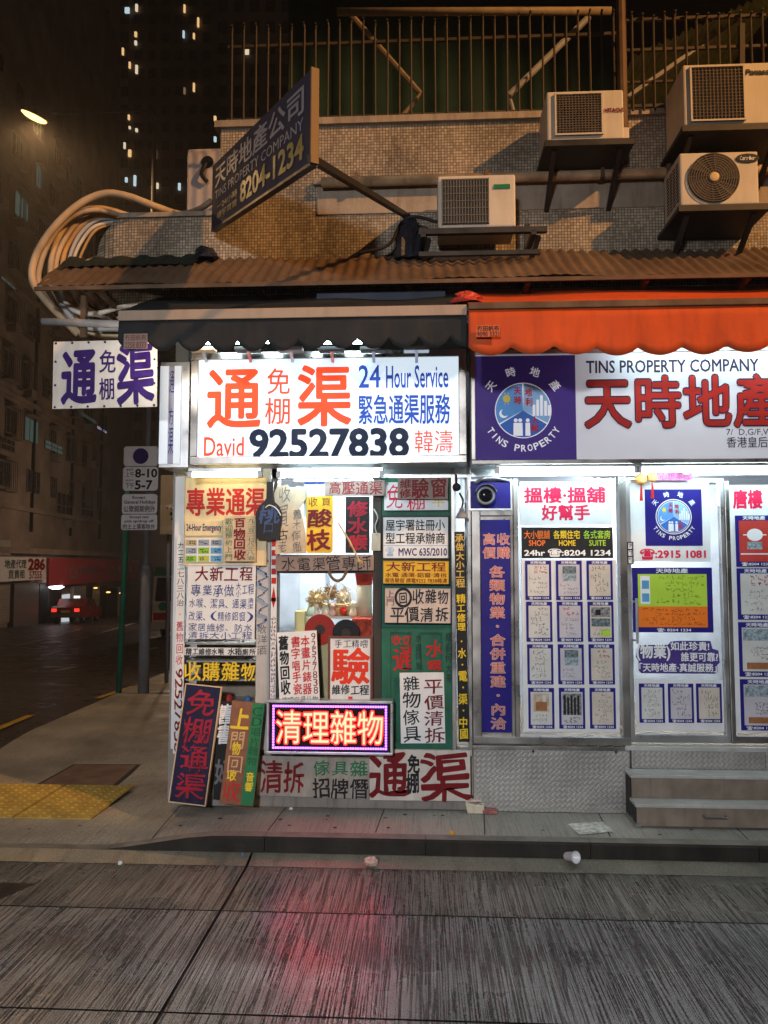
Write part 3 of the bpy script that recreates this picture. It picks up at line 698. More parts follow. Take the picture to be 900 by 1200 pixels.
# the pale unit seen end-on behind the dark hanging sign
c = at(234, 212, .9); t = thing('air_conditioner', 'pale air conditioner half hidden behind the dark hanging sign', 'air conditioner', (c.x, .9, at(0, 250, .9).z))
x0, x1, z0_, z1_ = at(219, 212, .9).x, at(262, 212, .9).x, at(234, 249, .9).z, at(234, 174, .9).z
MB().box((x0, .9, z0_), (x1, 1.5, z1_)).build('casing', mat('pale_casing', (.55,.48,.46), .5, dirt=.4), t, bevel=.015)
MB().lathe((at(243, 190, .9).x, .898, at(243, 190, .9).z), [(.055, 0), (.05, .01)], n=20, axis='y').build('pipe_port', BLACK, t)
MB().tube(smooth_pts([at(243, 190, .88), at(236, 203, .84), at(243, 213, .86)]), .018, n=8).build('hose', CONDB, t, smooth=True)
MB().box((x0, .95, ZL+.036), (x1, 1.45, z0_)).build('plinth', CONC, t)

# ------------------------------------------------------------------ cables bundled round the corner
def cable(label, pts, r, m, group='cables bundled round the building corner'):
    P = [at(*p) for p in pts]
    o = MB().tube(smooth_pts(P), r, n=10).build('cable', m, None, origin=P[0], smooth=True)
    return tag(o, label, 'cable', group)
cable('thick tan conduit looping highest over the corner of the tiled wall', [(247, 236, .7), (232, 246, .6), (212, 251, .3), (185, 243, 0), (150, 230, -.15), (122, 227, -.2), (92, 240, -.25), (62, 268, -.3), (42, 300, -.3), (38, 328, -.3), (52, 350, -.3), (72, 372, -.25), (92, 392, -.2)], .026, CONDUIT)
cable('tan conduit second from the outside of the corner bundle', [(150, 252, .1), (118, 244, -.05), (92, 250, -.12), (72, 272, -.16), (61, 300, -.2), (60, 330, -.2), (70, 352, -.2), (84, 372, -.2), (100, 392, -.15)], .021, CONDUIT)
cable('amber conduit in the middle of the corner bundle', [(148, 254, .1), (120, 252, -.05), (98, 262, -.09), (82, 282, -.1), (74, 303, -.14), (74, 330, -.14), (86, 355, -.14), (108, 384, -.1)], .019, mat('amber_conduit', (.50,.30,.13), .5, dirt=.4))
cable('thin pale cable inside the corner bundle', [(140, 259, .06), (112, 265, -.05), (96, 282, -.07), (86, 305, -.1), (84, 335, -.1), (98, 362, -.1), (125, 372, -.1), (160, 371, -.05)], .013, CONDW)
cable('black cable innermost against the tiled corner', [(128, 262, .03), (108, 276, -.03), (96, 300, -.05), (92, 335, -.08), (110, 362, -.1), (150, 366, -.05)], .012, CONDB)
cable('second tan conduit hugging the outermost one round the corner', [(140, 252, 0), (112, 246, -.15), (84, 254, -.22), (60, 280, -.26), (48, 308, -.27), (46, 332, -.27), (60, 356, -.26), (80, 376, -.22), (98, 394, -.2)], .019, mat('dusty_tan_conduit', (.46,.35,.24), .55, dirt=.5))
cable('tan conduit third from the outside of the corner bundle', [(146, 253, .08), (116, 248, -.05), (90, 262, -.12), (74, 284, -.16), (66, 308, -.18), (66, 336, -.18), (78, 358, -.18), (104, 390, -.15)], .017, CONDUIT)
cable('grey cable between the amber conduit and the pale cable', [(144, 257, .07), (116, 257, -.05), (96, 272, -.08), (84, 294, -.12), (80, 318, -.13), (82, 344, -.13), (98, 370, -.13), (120, 390, -.1)], .014, mat('grey_hose', (.42,.42,.44), .5))
cable('thin amber cable looping just above the black innermost cable', [(136, 261, .05), (112, 270, -.04), (98, 292, -.06), (90, 316, -.09), (92, 342, -.09), (112, 366, -.1), (145, 374, -.08)], .010, mat('amber_conduit', (.50,.30,.13), .5, dirt=.4))
cable('cream hose crossing under the canopy to the dark awning', [(68, 338, -.35), (84, 362, -.32), (110, 368, -.3), (150, 358, -.25), (205, 354, -.1)], .017, CONDW)
cable('grey hose drooping below the canopy towards the hanging banner', [(64, 340, -.3), (80, 368, -.3), (102, 384, -.3), (140, 386, -.28), (180, 390, -.2)], .018, mat('grey_hose', (.42,.42,.44), .5))
cable('yellowish hose along the top of the hanging banner', [(66, 345, -.25), (90, 378, -.25), (115, 393, -.25), (150, 394, -.22), (178, 398, -.2)], .016, mat('yellow_hose', (.58,.46,.28), .5))

# ------------------------------------------------------------------ rusty corrugated canopy
cv = thing('corrugated_canopy', 'long rusty corrugated iron canopy above both shop awnings', 'canopy', at(500, 335, -.6))
fa, fb = at(41, 336, -.62), at(930, 319, -.62); ba, bb = at(70, 304, -.03), at(930, 290, -.03)
zf, zbk = at(450, 328, -.62).z, at(450, 299, -.03).z
n = 560; vs = []
for j in range(7):
    s = j/6; xa = fa.x+(ba.x-fa.x)*s; xb_ = XR+.1
    for i in range(n+1):
        x = xa+(xb_-xa)*i/n; q = (x-fa.x)/.075*2*math.pi
        z = zf+(zbk-zf)*s + .012*math.sin(q)*min(1, .25+s*3) + .010*math.sin(x*2.3)+ .006*math.sin(x*9+j)
        vs.append((x, -.62+.59*s, z))
k = n+1
MB().add(vs, [(j*k+i, j*k+i+1, (j+1)*k+i+1, (j+1)*k+i) for j in range(6) for i in range(n)]).build('sheet', RUST, cv, smooth=True)
MB().box((fa.x, -.632, zf-.03), (XR+.1, -.618, zf-.004)).build('edge_strip', RUSTM, cv)
for u in (98, 112, 232, 300, 480, 620, 760, 880):
    a = at(u, 338, -.6); MB().bar((a.x, -.58, zf-.01), (a.x, -.004, zf-.05), .03, .03).build('bearer', RUSTM, cv)
    MB().bar((a.x, -.55, zf-.02), (a.x-.02, -.02, zf+.32), .025, .025).build('tie', RUSTM, cv)
# tar sheets and odds and ends heaped along the top of the canopy
mb = MB(); r2 = random.Random(3)
pts = [(x, at(u, 0, -.1).x) for u, x in ()]
vs = []; n = 40
for j in range(5):
    for i in range(n+1):
        u = 80+i*(235-80)/n; a = at(u, 300, -.12); s = j/4
        vs.append((a.x, -.26+.23*s, zf+(zbk-zf)*(.62+.36*s)+.02+.03*math.sin(s*math.pi)*(1+.5*math.sin(i*.9))+r2.uniform(0, .012)))
mb.add(vs, [(j*(n+1)+i, j*(n+1)+i+1, (j+1)*(n+1)+i+1, (j+1)*(n+1)+i) for j in range(4) for i in range(n)])
o = mb.build('tar_sheet', mat('torn_black_sheet', (.02,.025,.02), .7, bump=.5, bscale=30), None, origin=at(150, 303, -.1)); tag(o, 'torn black sheet lying along the corner end of the rusty canopy', 'sheet')
def lump(name, label, cat, u0, v0, u1, v1, Y, m, seed, d=.10):
    a, b = at(u0, v1, Y), at(u1, v0, Y); r_ = random.Random(seed); mb = MB()
    n, k = 18, 9; cx_, cz_ = (a.x+b.x)/2, a.z; rx, rz = (b.x-a.x)/2, b.z-a.z
    vs = []
    for i in range(k):
        ph = i/(k-1)*math.pi/2
        for j in range(n):
            th = 2*math.pi*j/n; q = r_.uniform(.72, 1.18)
            vs.append((cx_+rx*q*math.cos(ph)*math.cos(th), Y+d*q*math.cos(ph)*math.sin(th), cz_+rz*r_.uniform(.8, 1.1)*math.sin(ph)))
    mb.add(vs, [(i*n+j, i*n+(j+1) % n, (i+1)*n+(j+1) % n, (i+1)*n+j) for i in range(k-1) for j in range(n)])
    o = mb.build(name, m, None, origin=((a.x+b.x)/2, Y, a.z)); return tag(o, label, cat)
lump('plastic_sack', 'black plastic sack slumped on the canopy below the low air conditioner', 'sack', 462, 252, 498, 306, -.12, mat('black_plastic', (.02,.02,.028), .35, bump=.4, bscale=25), 5)
lump('plastic_sack', 'smaller dark sack on the canopy below the dark hanging sign', 'sack', 226, 289, 256, 306, -.12, mat('black_plastic'), 8)
cable('black cable trailing from the sack up to the low air conditioner', [(420, 297, -.15), (455, 287, -.15), (470, 262, -.15), (485, 254, -.15), (512, 260, -.2)], .012, CONDB, None)

# ------------------------------------------------------------------ dark hanging sign of the estate agent
n0, n1 = at(364, 190, -1.85), at(364, 79, -1.85)
f0, f1 = at(248, 269, -.10), at(248, 196, -.10)
hv = Vector((0, 0, ((n1-n0).length+(f1-f0).length)/2)); along = n0-f0; wl = along.length
nrm = along.cross(hv).normalized()                                  # the lettered face looks to the corner
def sp3(a, b, t): return f0+along*a+hv*b+nrm*t
def slab(a0, a1, b0, b1, t0, t1, mb=None):
    vs = [sp3(a, b, t) for t in (t0, t1) for a, b in ((a0, b0), (a1, b0), (a1, b1), (a0, b1))]
    return (mb or MB()).add(vs, [(3,2,1,0),(4,5,6,7),(0,1,5,4),(1,2,6,5),(2,3,7,6),(3,0,4,7)])
if nrm.dot(CAMP-f0) < 0: nrm = -nrm
o = slab(0, 1, 0, 1, -.03, 0).build('hanging_sign', mat('dark_slate_sign', (.030,.026,.045), .85, dirt=.1), None, origin=f0)
tag(o, 'dark slanting projecting sign with pale characters and dull yellow phone number', 'sign')
g = MB()
for tx, a0, b0, a1, b1, k, op in (('天時地產公司', .05, .60, .95, .92, 0, dict(bold=.02)), ('TINS PROPERTY COMPANY', .05, .42, .95, .55, 0, {}), ('8204-1234', .38, .10, .95, .37, 1, dict(bold=.03)), ('一24小時', .08, .23, .34, .34, 1, {}), ('樓宇買賣', .08, .10, .34, .20, 1, {})):
    q = MB(); w0, h0 = wl, hv.z; put(q, tx, a0*w0, b0*h0, a1*w0, b1*h0, 0, 0, **op)
    g.add([sp3(v.x/w0, v.z/h0, .002-v.y) for v in q.v], q.f, k)
g.build('lettering', [mat('silver_letters', (.22,.20,.22), .6), INKOL], o, origin=f0)
slab(1.001, 1.008, -.01, 1.01, -.036, .004).build('edge_strip', mat('orange_edge', (.20,.11,.04), .6), o, origin=f0)
slab(0, 1, -.035, -.001, -.036, .004).build('bottom_rail', DARKM, o, origin=f0)
a, b = n0+Vector((0,0,.02)), at(478, 254, -.01)
o = MB().bar(a, b, .035, .035).build('sign_strut', DARKM, None, origin=b); tag(o, 'dark strut from the tiled wall to the projecting sign', 'strut')

# ================================================================== AWNINGS
def awning(name, label, u0, u1, vtop, vbar0, vbar1, vbot, Y, canvas, barm, scall, xr=None, backv=344, amp=9, ph=0.0):
    a, b = at(u0, vbar1, Y), at(u1, vbar1, Y); x0, x1 = a.x, (b.x if xr is None else xr)
    um = (u0+min(u1, 900))/2
    zt, zb_, zv = at(um, vbar0, Y).z, at(um, vbar1, Y).z, at(um, vbot, Y).z
    t = thing(name, label, 'awning', ((x0+x1)/2, Y, zv))
    MB().box((x0, Y-.012, zb_), (x1, Y+.025, zt)).build('front_bar', barm, t, bevel=.004)
    # valance: hanging cloth with a scalloped hem
    n = 240; vs = []; dz = (at(um, vbot, Y).z-at(um, vbot+amp, Y).z)
    for j in range(6):
        for i in range(n+1):
            x = x0+(x1-x0)*i/n; s = j/5; q = abs(math.sin((x-x0)/scall*math.pi+ph))
            zz = zb_+(zv-dz*(q**.75)*1.0+dz*.5-zb_)*s
            vs.append((x, Y+.004+s*(.016*math.sin(x*5+1)+.009*math.sin(x*13+2*math.sin(x*3))+.004*math.sin(x*31)), zz+.006*s*math.sin(x*2.7+.6)))
    k = n+1; mb = MB().add(vs, [((j+1)*k+i, (j+1)*k+i+1, j*k+i+1, j*k+i) for j in range(5) for i in range(n)])
    v = mb.build('valance', canvas, t, smooth=True)
    sm = v.modifiers.new('cloth', 'SOLIDIFY'); sm.thickness = .004
    zk = at(um, backv, -.02).z
    n = 60; vs = []
    for j in range(9):
        s = j/8
        for i in range(n+1):
            x = x0+(x1-x0)*i/n
            vs.append((x, Y+.02+(-.03-Y)*s, zt-.004+(zk-zt)*s+.014*math.sin(s*math.pi)+.010*math.sin(x*6+1.3*math.sin(x*2.1))*math.sin(s*math.pi)))
    k = n+1; mb = MB().add(vs, [(j*k+i, j*k+i+1, (j+1)*k+i+1, (j+1)*k+i) for j in range(8) for i in range(n)])
    c = mb.build('roof_canvas', canvas, t, smooth=True); sm = c.modifiers.new('cloth', 'SOLIDIFY'); sm.thickness = .004
    for x in (x0+.05, (x0+x1)/2, x1-.05):
        MB().bar((x, Y+.03, zt-.02), (x, -.02, zk-.18), .028, .02).build('arm', DARKM, t)
    return t, x0, x1, zb_, zv
aw, ax0, ax1, azb, azv = awning('black_awning', 'black canvas awning with pale front bar and scalloped hem', 139, 547, 0, 361, 373, 403, -.90, BLACKF, TAN, .185, amp=13)
aw2, ox0, ox1, ozb, ozv = awning('orange_awning', 'bright orange canvas awning with scalloped hem over the estate agent', 549, 900, 0, 352, 360, 410, -.93, ORANGEC, RUSTM, .25, xr=XR, backv=335, amp=10)
# stencilled plates on the two valances
o = board('stencil_plate', 'small reddish printed plate on the end of the black valance', 'plate', (145, 391, 173, 409), -.925, mat('dull_red_plate', (.30,.22,.18), .6), [('冇田帆布', .06, .08, .94, .46, 0), ('2258 8333', .06, .56, .94, .94, 0)], [INKR], thick=.004)
o = board('stencil_mark', 'small dark stencilled block on the orange valance', 'plate', (558, 381, 586, 395), -.955, mat('dull_orange_patch', (.55,.12,.04), .6), [('冇田帆布', .04, .06, .96, .5, 0, dict(bold=.01)), ('9090 3321', .04, .56, .96, .96, 0, dict(bold=.01))], [INK], thick=.003)
o = lump('plastic_sheet', 'crumpled red plastic sheet stuffed beside the orange awning roof', 'sheet', 528, 341, 566, 356, -.80, mat('red_plastic', (.45,.05,.03), .4), 14, .06)
o = MB().box((at(372, 345, -.45).x, -.5, at(450, 355, -.45).z), (at(522, 345, -.45).x, -.44, at(450, 342, -.45).z)).build('shutter_box', mat('dark_blue_metal', (.03,.035,.05), .5, metal=.4, dirt=.3), None, origin=at(450, 350, -.45), bevel=.004); tag(o, 'dark roller box tucked between the rusty canopy and the black awning', 'roller box')

# ================================================================== BIG SIGN BOXES
def sign_box(name, label, rect, Y, depth, facem, fr, specs, inks, xr=None):
    u0, v0, u1, v1 = rect; c, w, h = place(*rect, Y)
    x0 = c.x-w/2; x1 = c.x+w/2 if xr is None else xr; z0_, z1_ = c.z-h/2, c.z+h/2
    t = thing(name, label, 'shop sign', ((x0+x1)/2, Y+depth/2, z0_))
    MB().box((x0, Y+.012, z0_), (x1, Y+depth, z1_)).build('box', ALU, t)
    f = MB(); e = fr
    f.box((x0, Y-.012, z0_), (x1, Y+.011, z0_+e)); f.box((x0, Y-.012, z1_-e), (x1, Y+.011, z1_))
    f.box((x0, Y-.0115, z0_+e+.0005), (x0+e, Y+.011, z1_-e-.0005)); f.box((x1-e, Y-.0115, z0_+e+.0005), (x1, Y+.011, z1_-e-.0005))
    f.build('frame', STEEL, t, bevel=.004)
    MB().box((x0+e+.0005, Y-.002, z0_+e+.0005), (x1-e-.0005, Y+.0115, z1_-e-.0005)).build('face', facem, t)
    hold = bpy.data.objects.new('lettering', None)
    fw, fh = c.x*0+w-2*e, h-2*e
    o = None
    bpy.data.objects.remove(hold)
    mb = MB(); cx_, cz_ = c.x, c.z
    for i, sp in enumerate(specs):
        s, a0, b0, a1, b1, k = sp[:6]; op = dict(sp[6]) if len(sp) > 6 else {}
        lift = op.pop('lift', 0)
        X0, X1 = x0+e+a0*fw, x0+e+a1*fw; Z1, Z0 = z1_-e-b0*fh, z1_-e-b1*fh
        if s == '#rect': mb.add([(X0,Y-.004-lift,Z0),(X1,Y-.004-lift,Z0),(X1,Y-.004-lift,Z1),(X0,Y-.004-lift,Z1)], [(0,1,2,3)], k)
        else: put(mb, s, X0, Z0, X1, Z1, k, Y-.004-lift, **op)
    mb.build('lettering', inks, t)
    return t, (x0, x1, z0_, z1_)
def F(u0, v0, u1, v1, r): return ((u0-r[0])/(r[2]-r[0]), (v0-r[1])/(r[3]-r[1]), (u1-r[0])/(r[2]-r[0]), (v1-r[1])/(r[3]-r[1]))
rect = (222, 411, 545, 543); inner = (231, 420, 537, 535)
t, _ = sign_box('shop_sign', 'glowing white shop sign with large orange characters and black phone number', rect, -.30, .28, SIGNLIT, .052, [
    ('通', *F(243, 430, 304, 501, inner), 0, dict(bold=.022)), ('免', *F(313, 431, 340, 462, inner), 0, dict(bold=.006)), ('棚', *F(311, 466, 341, 497, inner), 0, dict(bold=.006)),
    ('渠', *F(350, 429, 411, 499, inner), 0, dict(bold=.022)),
    ('24', *F(421, 429, 446, 455, inner), 1, dict(bold=.015)), ('Hour Service', *F(453, 430, 525, 456, inner), 1, dict(bold=.015)),
    ('緊急通渠服務', *F(421, 464, 527, 498, inner), 1, dict(bold=.018)),
    ('David', *F(239, 512, 286, 536-2, inner), 0, dict(bold=.01)), ('92527838', *F(294, 504, 478, 536, inner), 2, dict(bold=.035)), ('韓濤', *F(486, 506, 530, 532, inner), 0, dict(bold=.004))],
    [LITRED, LITBLUE, LITNAVY])
# slim upright light box round the corner of the sign
c, w, h = place(187, 424, 221, 547, -.26)
t = thing('upright_light_box', 'narrow upright light box squeezed beside the big glowing sign', 'light box', (c.x, -.15, c.z-h/2))
MB().box((c.x-w/2, -.255, c.z-h/2), (c.x+w/2, .10, c.z+h/2)).build('box', ALU, t)
MB().box((c.x-w*.49, -.268, c.z-h*.47), (c.x-w*.20, -.256, c.z+h*.46)).build('face', SIGNLIT2, t)
MB().box((c.x-w*.19, -.262, c.z-h*.47), (c.x+.0*w, -.256, c.z+h*.46)).build('side_face', mat('lavender_panel', (.42,.40,.50), .5), t)
MB().box((c.x+.005*w, -.268, c.z-h*.47), (c.x+.24*w, -.256, c.z+h*.46)).build('face', SIGNLIT2, t)
mb = MB(); put(mb, '通', c.x-w*.18, c.z+h*.2, c.x-.01*w, c.z+h*.42, 0, -.264); put(mb, '方', c.x-w*.18, c.z-h*.1, c.x-.01*w, c.z+h*.06, 0, -.264); put(mb, '渠', c.x-w*.18, c.z-h*.38, c.x-.01*w, c.z-h*.12, 0, -.264)
mb.build('lettering', INKB, t)

rect = (550, 408, 907, 543); inner = (557, 415, 900, 536)
OUT = mat('dark_outline_print', (.035,.02,.06), .5); REDP = mat('sign_red_print', (.44,.026,.018), .45); GREYSIGN = glow('pale_grey_acrylic_glow', (.62,.62,.72), .20, (.66,.66,.70))  # the sign is front-lit; a slight glow is added to its face
PURP = glow('deep_purple_vinyl_glow', (.06,.03,.24), .10, (.06,.03,.22))  # purple print with the same added glow
sp = [('#rect', *F(557, 417, 675, 537, inner), 2, dict(lift=0)),
      ('TINS PROPERTY COMPANY', *F(688, 424, 887, 438, inner), 1, dict(bold=.02)),
      ('7/  D,G/F,Wo Yick Mansion', *F(848, 503, 965, 511, inner), 1), ('香港皇后大道西', *F(848, 512, 930, 524, inner), 1, dict(bold=.005))]
for i, ch in enumerate('天時地產公司'):
    u0 = 686+57.5*i
    sp += [(ch, *F(u0, 443, u0+52, 500, inner), 1, dict(bold=.042, lift=.001)), (ch, *F(u0, 443, u0+52, 500, inner), 3, dict(bold=.018, lift=.002))]
t, bx = sign_box('shop_sign', 'pale shop sign with purple emblem square and red outlined characters', rect, -.28, .26, GREYSIGN, .030, sp, [INK, OUT, PURP, REDP], xr=at(1060, 480, -.28).x)
def emblem(t, cx_, cz_, r, y, white, mats_names=None, name='emblem'):
    """round emblem in three sectors with sun, moon, towers and people, and writing round it"""
    mb = MB()
    def disc(x, z, rr, yy, m, a0=0, a1=2*math.pi, n=40):
        vs = [(x, yy, z)]+[(x+rr*math.cos(a0+(a1-a0)*i/n), yy, z+rr*math.sin(a0+(a1-a0)*i/n)) for i in range(n+1)]
        mb.add(vs, [(0, i, i+1) for i in range(1, n+1)], m)
    disc(cx_, cz_, r, y, 0); disc(cx_, cz_, r*.95, y-.001, 1); disc(cx_, cz_, r*.90, y-.002, 0)
    for k, (a0, m) in enumerate(((90, 2), (210, 3), (330, 4))):
        disc(cx_, cz_, r*.87, y-.003, m, R(a0+1.5), R(a0+118.5), 24)
    disc(cx_-r*.52, cz_+r*.38, r*.12, y-.004, 5); 
    for k in range(10):
        th = k*math.pi/5; mb.bar((cx_-r*.52+r*.14*math.cos(th), y-.004, cz_+r*.38+r*.14*math.sin(th)), (cx_-r*.52+r*.2*math.cos(th), y-.004, cz_+r*.38+r*.2*math.sin(th)), r*.02, .0005, 5)
    disc(cx_-r*.62, cz_-r*.10, r*.14, y-.004, 0); disc(cx_-r*.57, cz_-r*.06, r*.12, y-.005, 2)
    for i, (hh, x) in enumerate(((.36, .30), (.52, .42), (.66, .54), (.48, .67), (.34, .78))):
        mb.box((cx_+r*x, y-.005, cz_-r*.18), (cx_+r*(x+.085), y-.004, cz_+r*(hh-.18)), 0)
    for x, hh in ((-.24, .40), (-.10, .36), (.14, .36)):
        disc(cx_+r*x, cz_-r*.32, r*.06, y-.005, 0); mb.add([(cx_+r*(x-.08), y-.005, cz_-r*.82), (cx_+r*(x+.08), y-.005, cz_-r*.82), (cx_+r*(x+.07), y-.005, cz_-r*.40), (cx_+r*(x-.07), y-.005, cz_-r*.40)], [(0,1,2,3)], 0)
    for s, x0, z0_, x1, z1_ in (('天', -.28, .52, -.06, .76), ('時', -.28, .20, -.06, .46), ('地', .06, .46, .28, .70), ('利', .08, .14, .30, .40), ('人', .24, -.42, .48, -.20), ('和', .24, -.70, .48, -.46)):
        put(mb, s, cx_+r*x0, cz_+r*z0_, cx_+r*x1, cz_+r*z1_, 6, y-.006, bold=.03)
    def arc(s, rr, a0, a1, size, flip):
        n = len(s)
        for i, ch in enumerate(s):
            if ch == ' ': continue
            th = R(a0+(a1-a0)*i/max(1, n-1)); g = MB(); cw = size/2*(1 if ord(ch) > 0x2e80 else .2 if ch == 'I' else .72); put(g, ch, -cw, -size/2, cw, size/2, 0, 0, bold=.02 if ch != 'I' else 0)
            q = th-math.pi/2 if not flip else th+math.pi/2
            mb.add([(cx_+rr*math.cos(th)+v.x*math.cos(q)-v.z*math.sin(q), y-.004+v.y, cz_+rr*math.sin(th)+v.x*math.sin(q)+v.z*math.cos(q)) for v in g.v], g.f, 0)
    arc('天時地產', r*1.30, 142, 38, r*.30, False)
    arc('TINS PROPERTY', r*1.22, 212, 328, r*.21, True)
    mb.build(name, [white, PURP, mat('emblem_blue', (.12,.36,.80), .5), mat('emblem_deep_blue', (.05,.16,.55), .5), mat('emblem_pale_blue', (.28,.52,.82), .5), mat('sun_yellow', (.75,.62,.10), .5), INKRED], t)
e0 = at(613, 481, -.284); er = at(650, 481, -.284).x-e0.x
emblem(t, e0.x, e0.z, er, -.2835, glow('emblem_white_glow', (.8,.8,.85), .25, INKW and (.8,.8,.85)))  # emblem white carries added glow too

# ------------------------------------------------------------------ luminaires
def tube_lamp(label, u0, u1, v, Y, m, r=.014, batten=True, group=None, xr=None):
    a, b = at(u0, v, Y), at(u1, v, Y)
    if xr: b = Vector((xr, Y, a.z))
    b.z = a.z
    t = thing('tube_lamp', label, 'lamp', ((a+b)/2), group)
    if batten: MB().box((a.x-.03, Y-.02, a.z+.022), (b.x+.03, Y+.03, a.z+.05)).build('batten', ALU, t, bevel=.004)
    MB().cyl(a, b, r, n=12).build('tube', m, t, smooth=True)
    for x in (a.x-.018, b.x+.018): MB().box((x-.016, Y-.016, a.z-.016), (x+.016, Y+.016, a.z+.0215)).build('end_cap', WHITE, t)
tube_lamp('warm yellow tube lamp above the cream drain service panel', 226, 302, 557, -.22, TUBEY)
tube_lamp('cool white tube lamp over the crowded display window', 330, 444, 557, -.24, TUBEW)
tube_lamp('bright white tube lamp above the property display case', 586, 742, 552, -.24, TUBEW)
tube_lamp('bright white tube lamp above the glass shop door', 752, 900, 551, -.24, TUBEW, xr=at(985, 551, -.24).x)
tube_lamp('white tube lamp hidden behind the orange valance along the sign top', 735, 1040, 399, -.50, TUBEW)
tube_lamp('white tube lamp hidden behind the scalloped black valance', 236, 330, 402, -.46, TUBEW, r=.010)
tube_lamp('second white tube lamp hidden behind the scalloped black valance', 360, 440, 402, -.46, TUBEW, r=.010)
def ceil_lamp(label, X0, X1, Y, z):
    t = thing('ceiling_lamp', label, 'lamp', ((X0+X1)/2, Y, z))
    MB().box((X0-.03, Y-.05, z-.03), (X1+.03, Y+.05, z-.001)).build('batten', WHITE, t)
    MB().cyl((X0, Y, z-.05), (X1, Y, z-.05), .018, n=10).build('tube', TUBEI, t, smooth=True)
ceil_lamp('ceiling tube lamp inside the junk shop window', at(330, 600, 0).x, at(440, 600, 0).x, .55, zce)
ceil_lamp('ceiling tube lamp inside the estate agent behind the door', at(735, 600, 0).x, at(850, 600, 0).x, .9, zce)
# little clip-on fittings under the black valance
for i, (u, lab) in enumerate(((237, 'crumpled tan packet'), (290, 'dark clip-on fitting'), (340, 'grey clip-on fitting'), (388, 'black slotted clip-on fitting'), (437, 'slim dark clip-on fitting'), (488, 'bent clip-on fitting with a red spot'))):
    a = at(u, 406, -.42); t = thing('clip_fitting', lab + ' wedged on top of the big glowing sign', 'fitting', a)
    wd = .085
    MB().box((a.x-wd, -.44, a.z-.03), (a.x+wd, -.36, a.z-.004)).build('plate', [mat('tan_packet', (.55,.42,.26), .6), DARKM, GREYP, BLACK, DARKM, ALU][i], t, bevel=.004)
    MB().bar((a.x, -.40, a.z-.02), (a.x, -.31, a.z-.075), .02, .02).build('clip', ALU, t)

# hanging banner at the corner
b = board('hanging_banner', 'white hanging banner with large purple drain clearing characters and eyelets', 'banner', (62, 399, 184, 478), -.55, BANNERC,
      [('通', .09, .10, .42, .92, 0, dict(bold=.03, hand=.4)), ('免', .45, .15, .60, .47, 0, dict(bold=.012, hand=.4)), ('棚', .45, .55, .60, .88, 0, dict(bold=.012, hand=.4)), ('渠', .63, .08, .96, .92, 0, dict(bold=.03, hand=.4))], [INKP], thick=.006, tilt=-.6)
c, w, h = place(62, 399, 184, 478, -.55); e = MB()
for a, z in [(i/6, s) for i in range(7) for s in (.475, -.475)] + [(s, k) for s in (0.0, 1.0) for k in (.2, -.15)]:
    e.lathe(((a-.5)*w*.95, -.0035, z*h), [(.008, 0), (.008, .003)], n=10, axis='y')
e.build('eyelets', DARKM, b, origin=(0,0,0))
c = at(190, 398, -.78); t = thing('clip_lamp', 'small clip lamp under the end of the black valance lighting the hanging banner', 'lamp', c)
MB().lathe((c.x, c.y, c.z), [(.035, -.03), (.04, -.01), (.03, .03), (.012, .05)], n=16).build('shade', DARKM, t, smooth=True)
MB().lathe((c.x, c.y, c.z-.03), [(.012, -.035), (.026, -.015), (.022, .004)], n=14).build('bulb', glow('warm_bulb', (1, .86, .66), 12), t, smooth=True)
MB().cyl((c.x, c.y, c.z+.05), (c.x, c.y, c.z+.12), .008, n=8).build('stem', DARKM, t)
lb = bpy.data.lights.new('clip_light', 'POINT'); lb.energy = 6; lb.color = (1, .88, .72); lb.shadow_soft_size = .03
lbo = bpy.data.objects.new('clip_light', lb); COL.objects.link(lbo); lbo.parent = t; lbo.location = (-.05, -.02, -.09)
o = MB().cyl(at(50, 377, -.55), at(141, 380, -.55), .026, n=12).build('banner_pole', GREYP, None, origin=at(50, 377, -.55), smooth=True); tag(o, 'horizontal grey pole holding up the purple lettered banner', 'pole')
o = MB().bar(at(99, 340, -.52), at(98, 396, -.52), .035, .035).build('banner_hanger', RUSTM, None, origin=at(98, 396, -.52)); tag(o, 'rusty hanger between canopy edge and banner pole', 'hanger')

# ================================================================== THE DRAIN CLEARER'S SHOPFRONT
xb = at(551, 800, 0).x
SHX0 = at(205, 700, 0).x
fr = thing('shopfront', 'cluttered shopfront frame of posts and rails around the junk display window', 'shopfront', ((SHX0+xb)/2, 0, 0))
zt = zce-.001
def fx(u): return at(u, 700, 0).x
def fz(v): return at(450, v, 0).z
GW = mat('grey_white_post', (.50,.50,.50), .5, var=.1, dirt=.5, dirtcol=(.25,.22,.2))
for u0, u1, m, y0 in ((204, 217, WHITE, -.02), (301, 317, GW, -.015), (317.2, 325, mat('dark_window_frame', (.05,.045,.04), .5, dirt=.3), -.01), (437, 447, mat('dark_window_frame'), -.012), (529, 534, STEEL, -.015), (548, 552.5, STEEL, -.012)):
    MB().box((fx(u0), y0, fz(880)), (fx(u1), .10, zt)).build('post', m, fr, bevel=.003)
MB().box((fx(312), -.02, fz(884)), (fx(552), .12, fz(877))).build('sill', mat('dirty_white_sill', (.55,.53,.48), .6, dirt=.7, dirtcol=(.25,.2,.12)), fr, bevel=.004)
MB().box((fx(206), -.004, fz(934)), (fx(552), .14, .002)).build('plinth', mat('grey_plinth', (.25,.23,.21), .8, dirt=.6), fr)
MB().box((fx(318), -.012, fz(672)), (fx(437), .05, fz(650))).build('transom', mat('dark_window_frame'), fr)
MB().box((fx(217.2), -.01, fz(560)), (fx(552), .1, zt)).build('head_rail', ALU, fr)
MB().box((fx(325.2), .02, fz(826)), (fx(436.8), .026, fz(673))).build('pane', GLASS, fr)
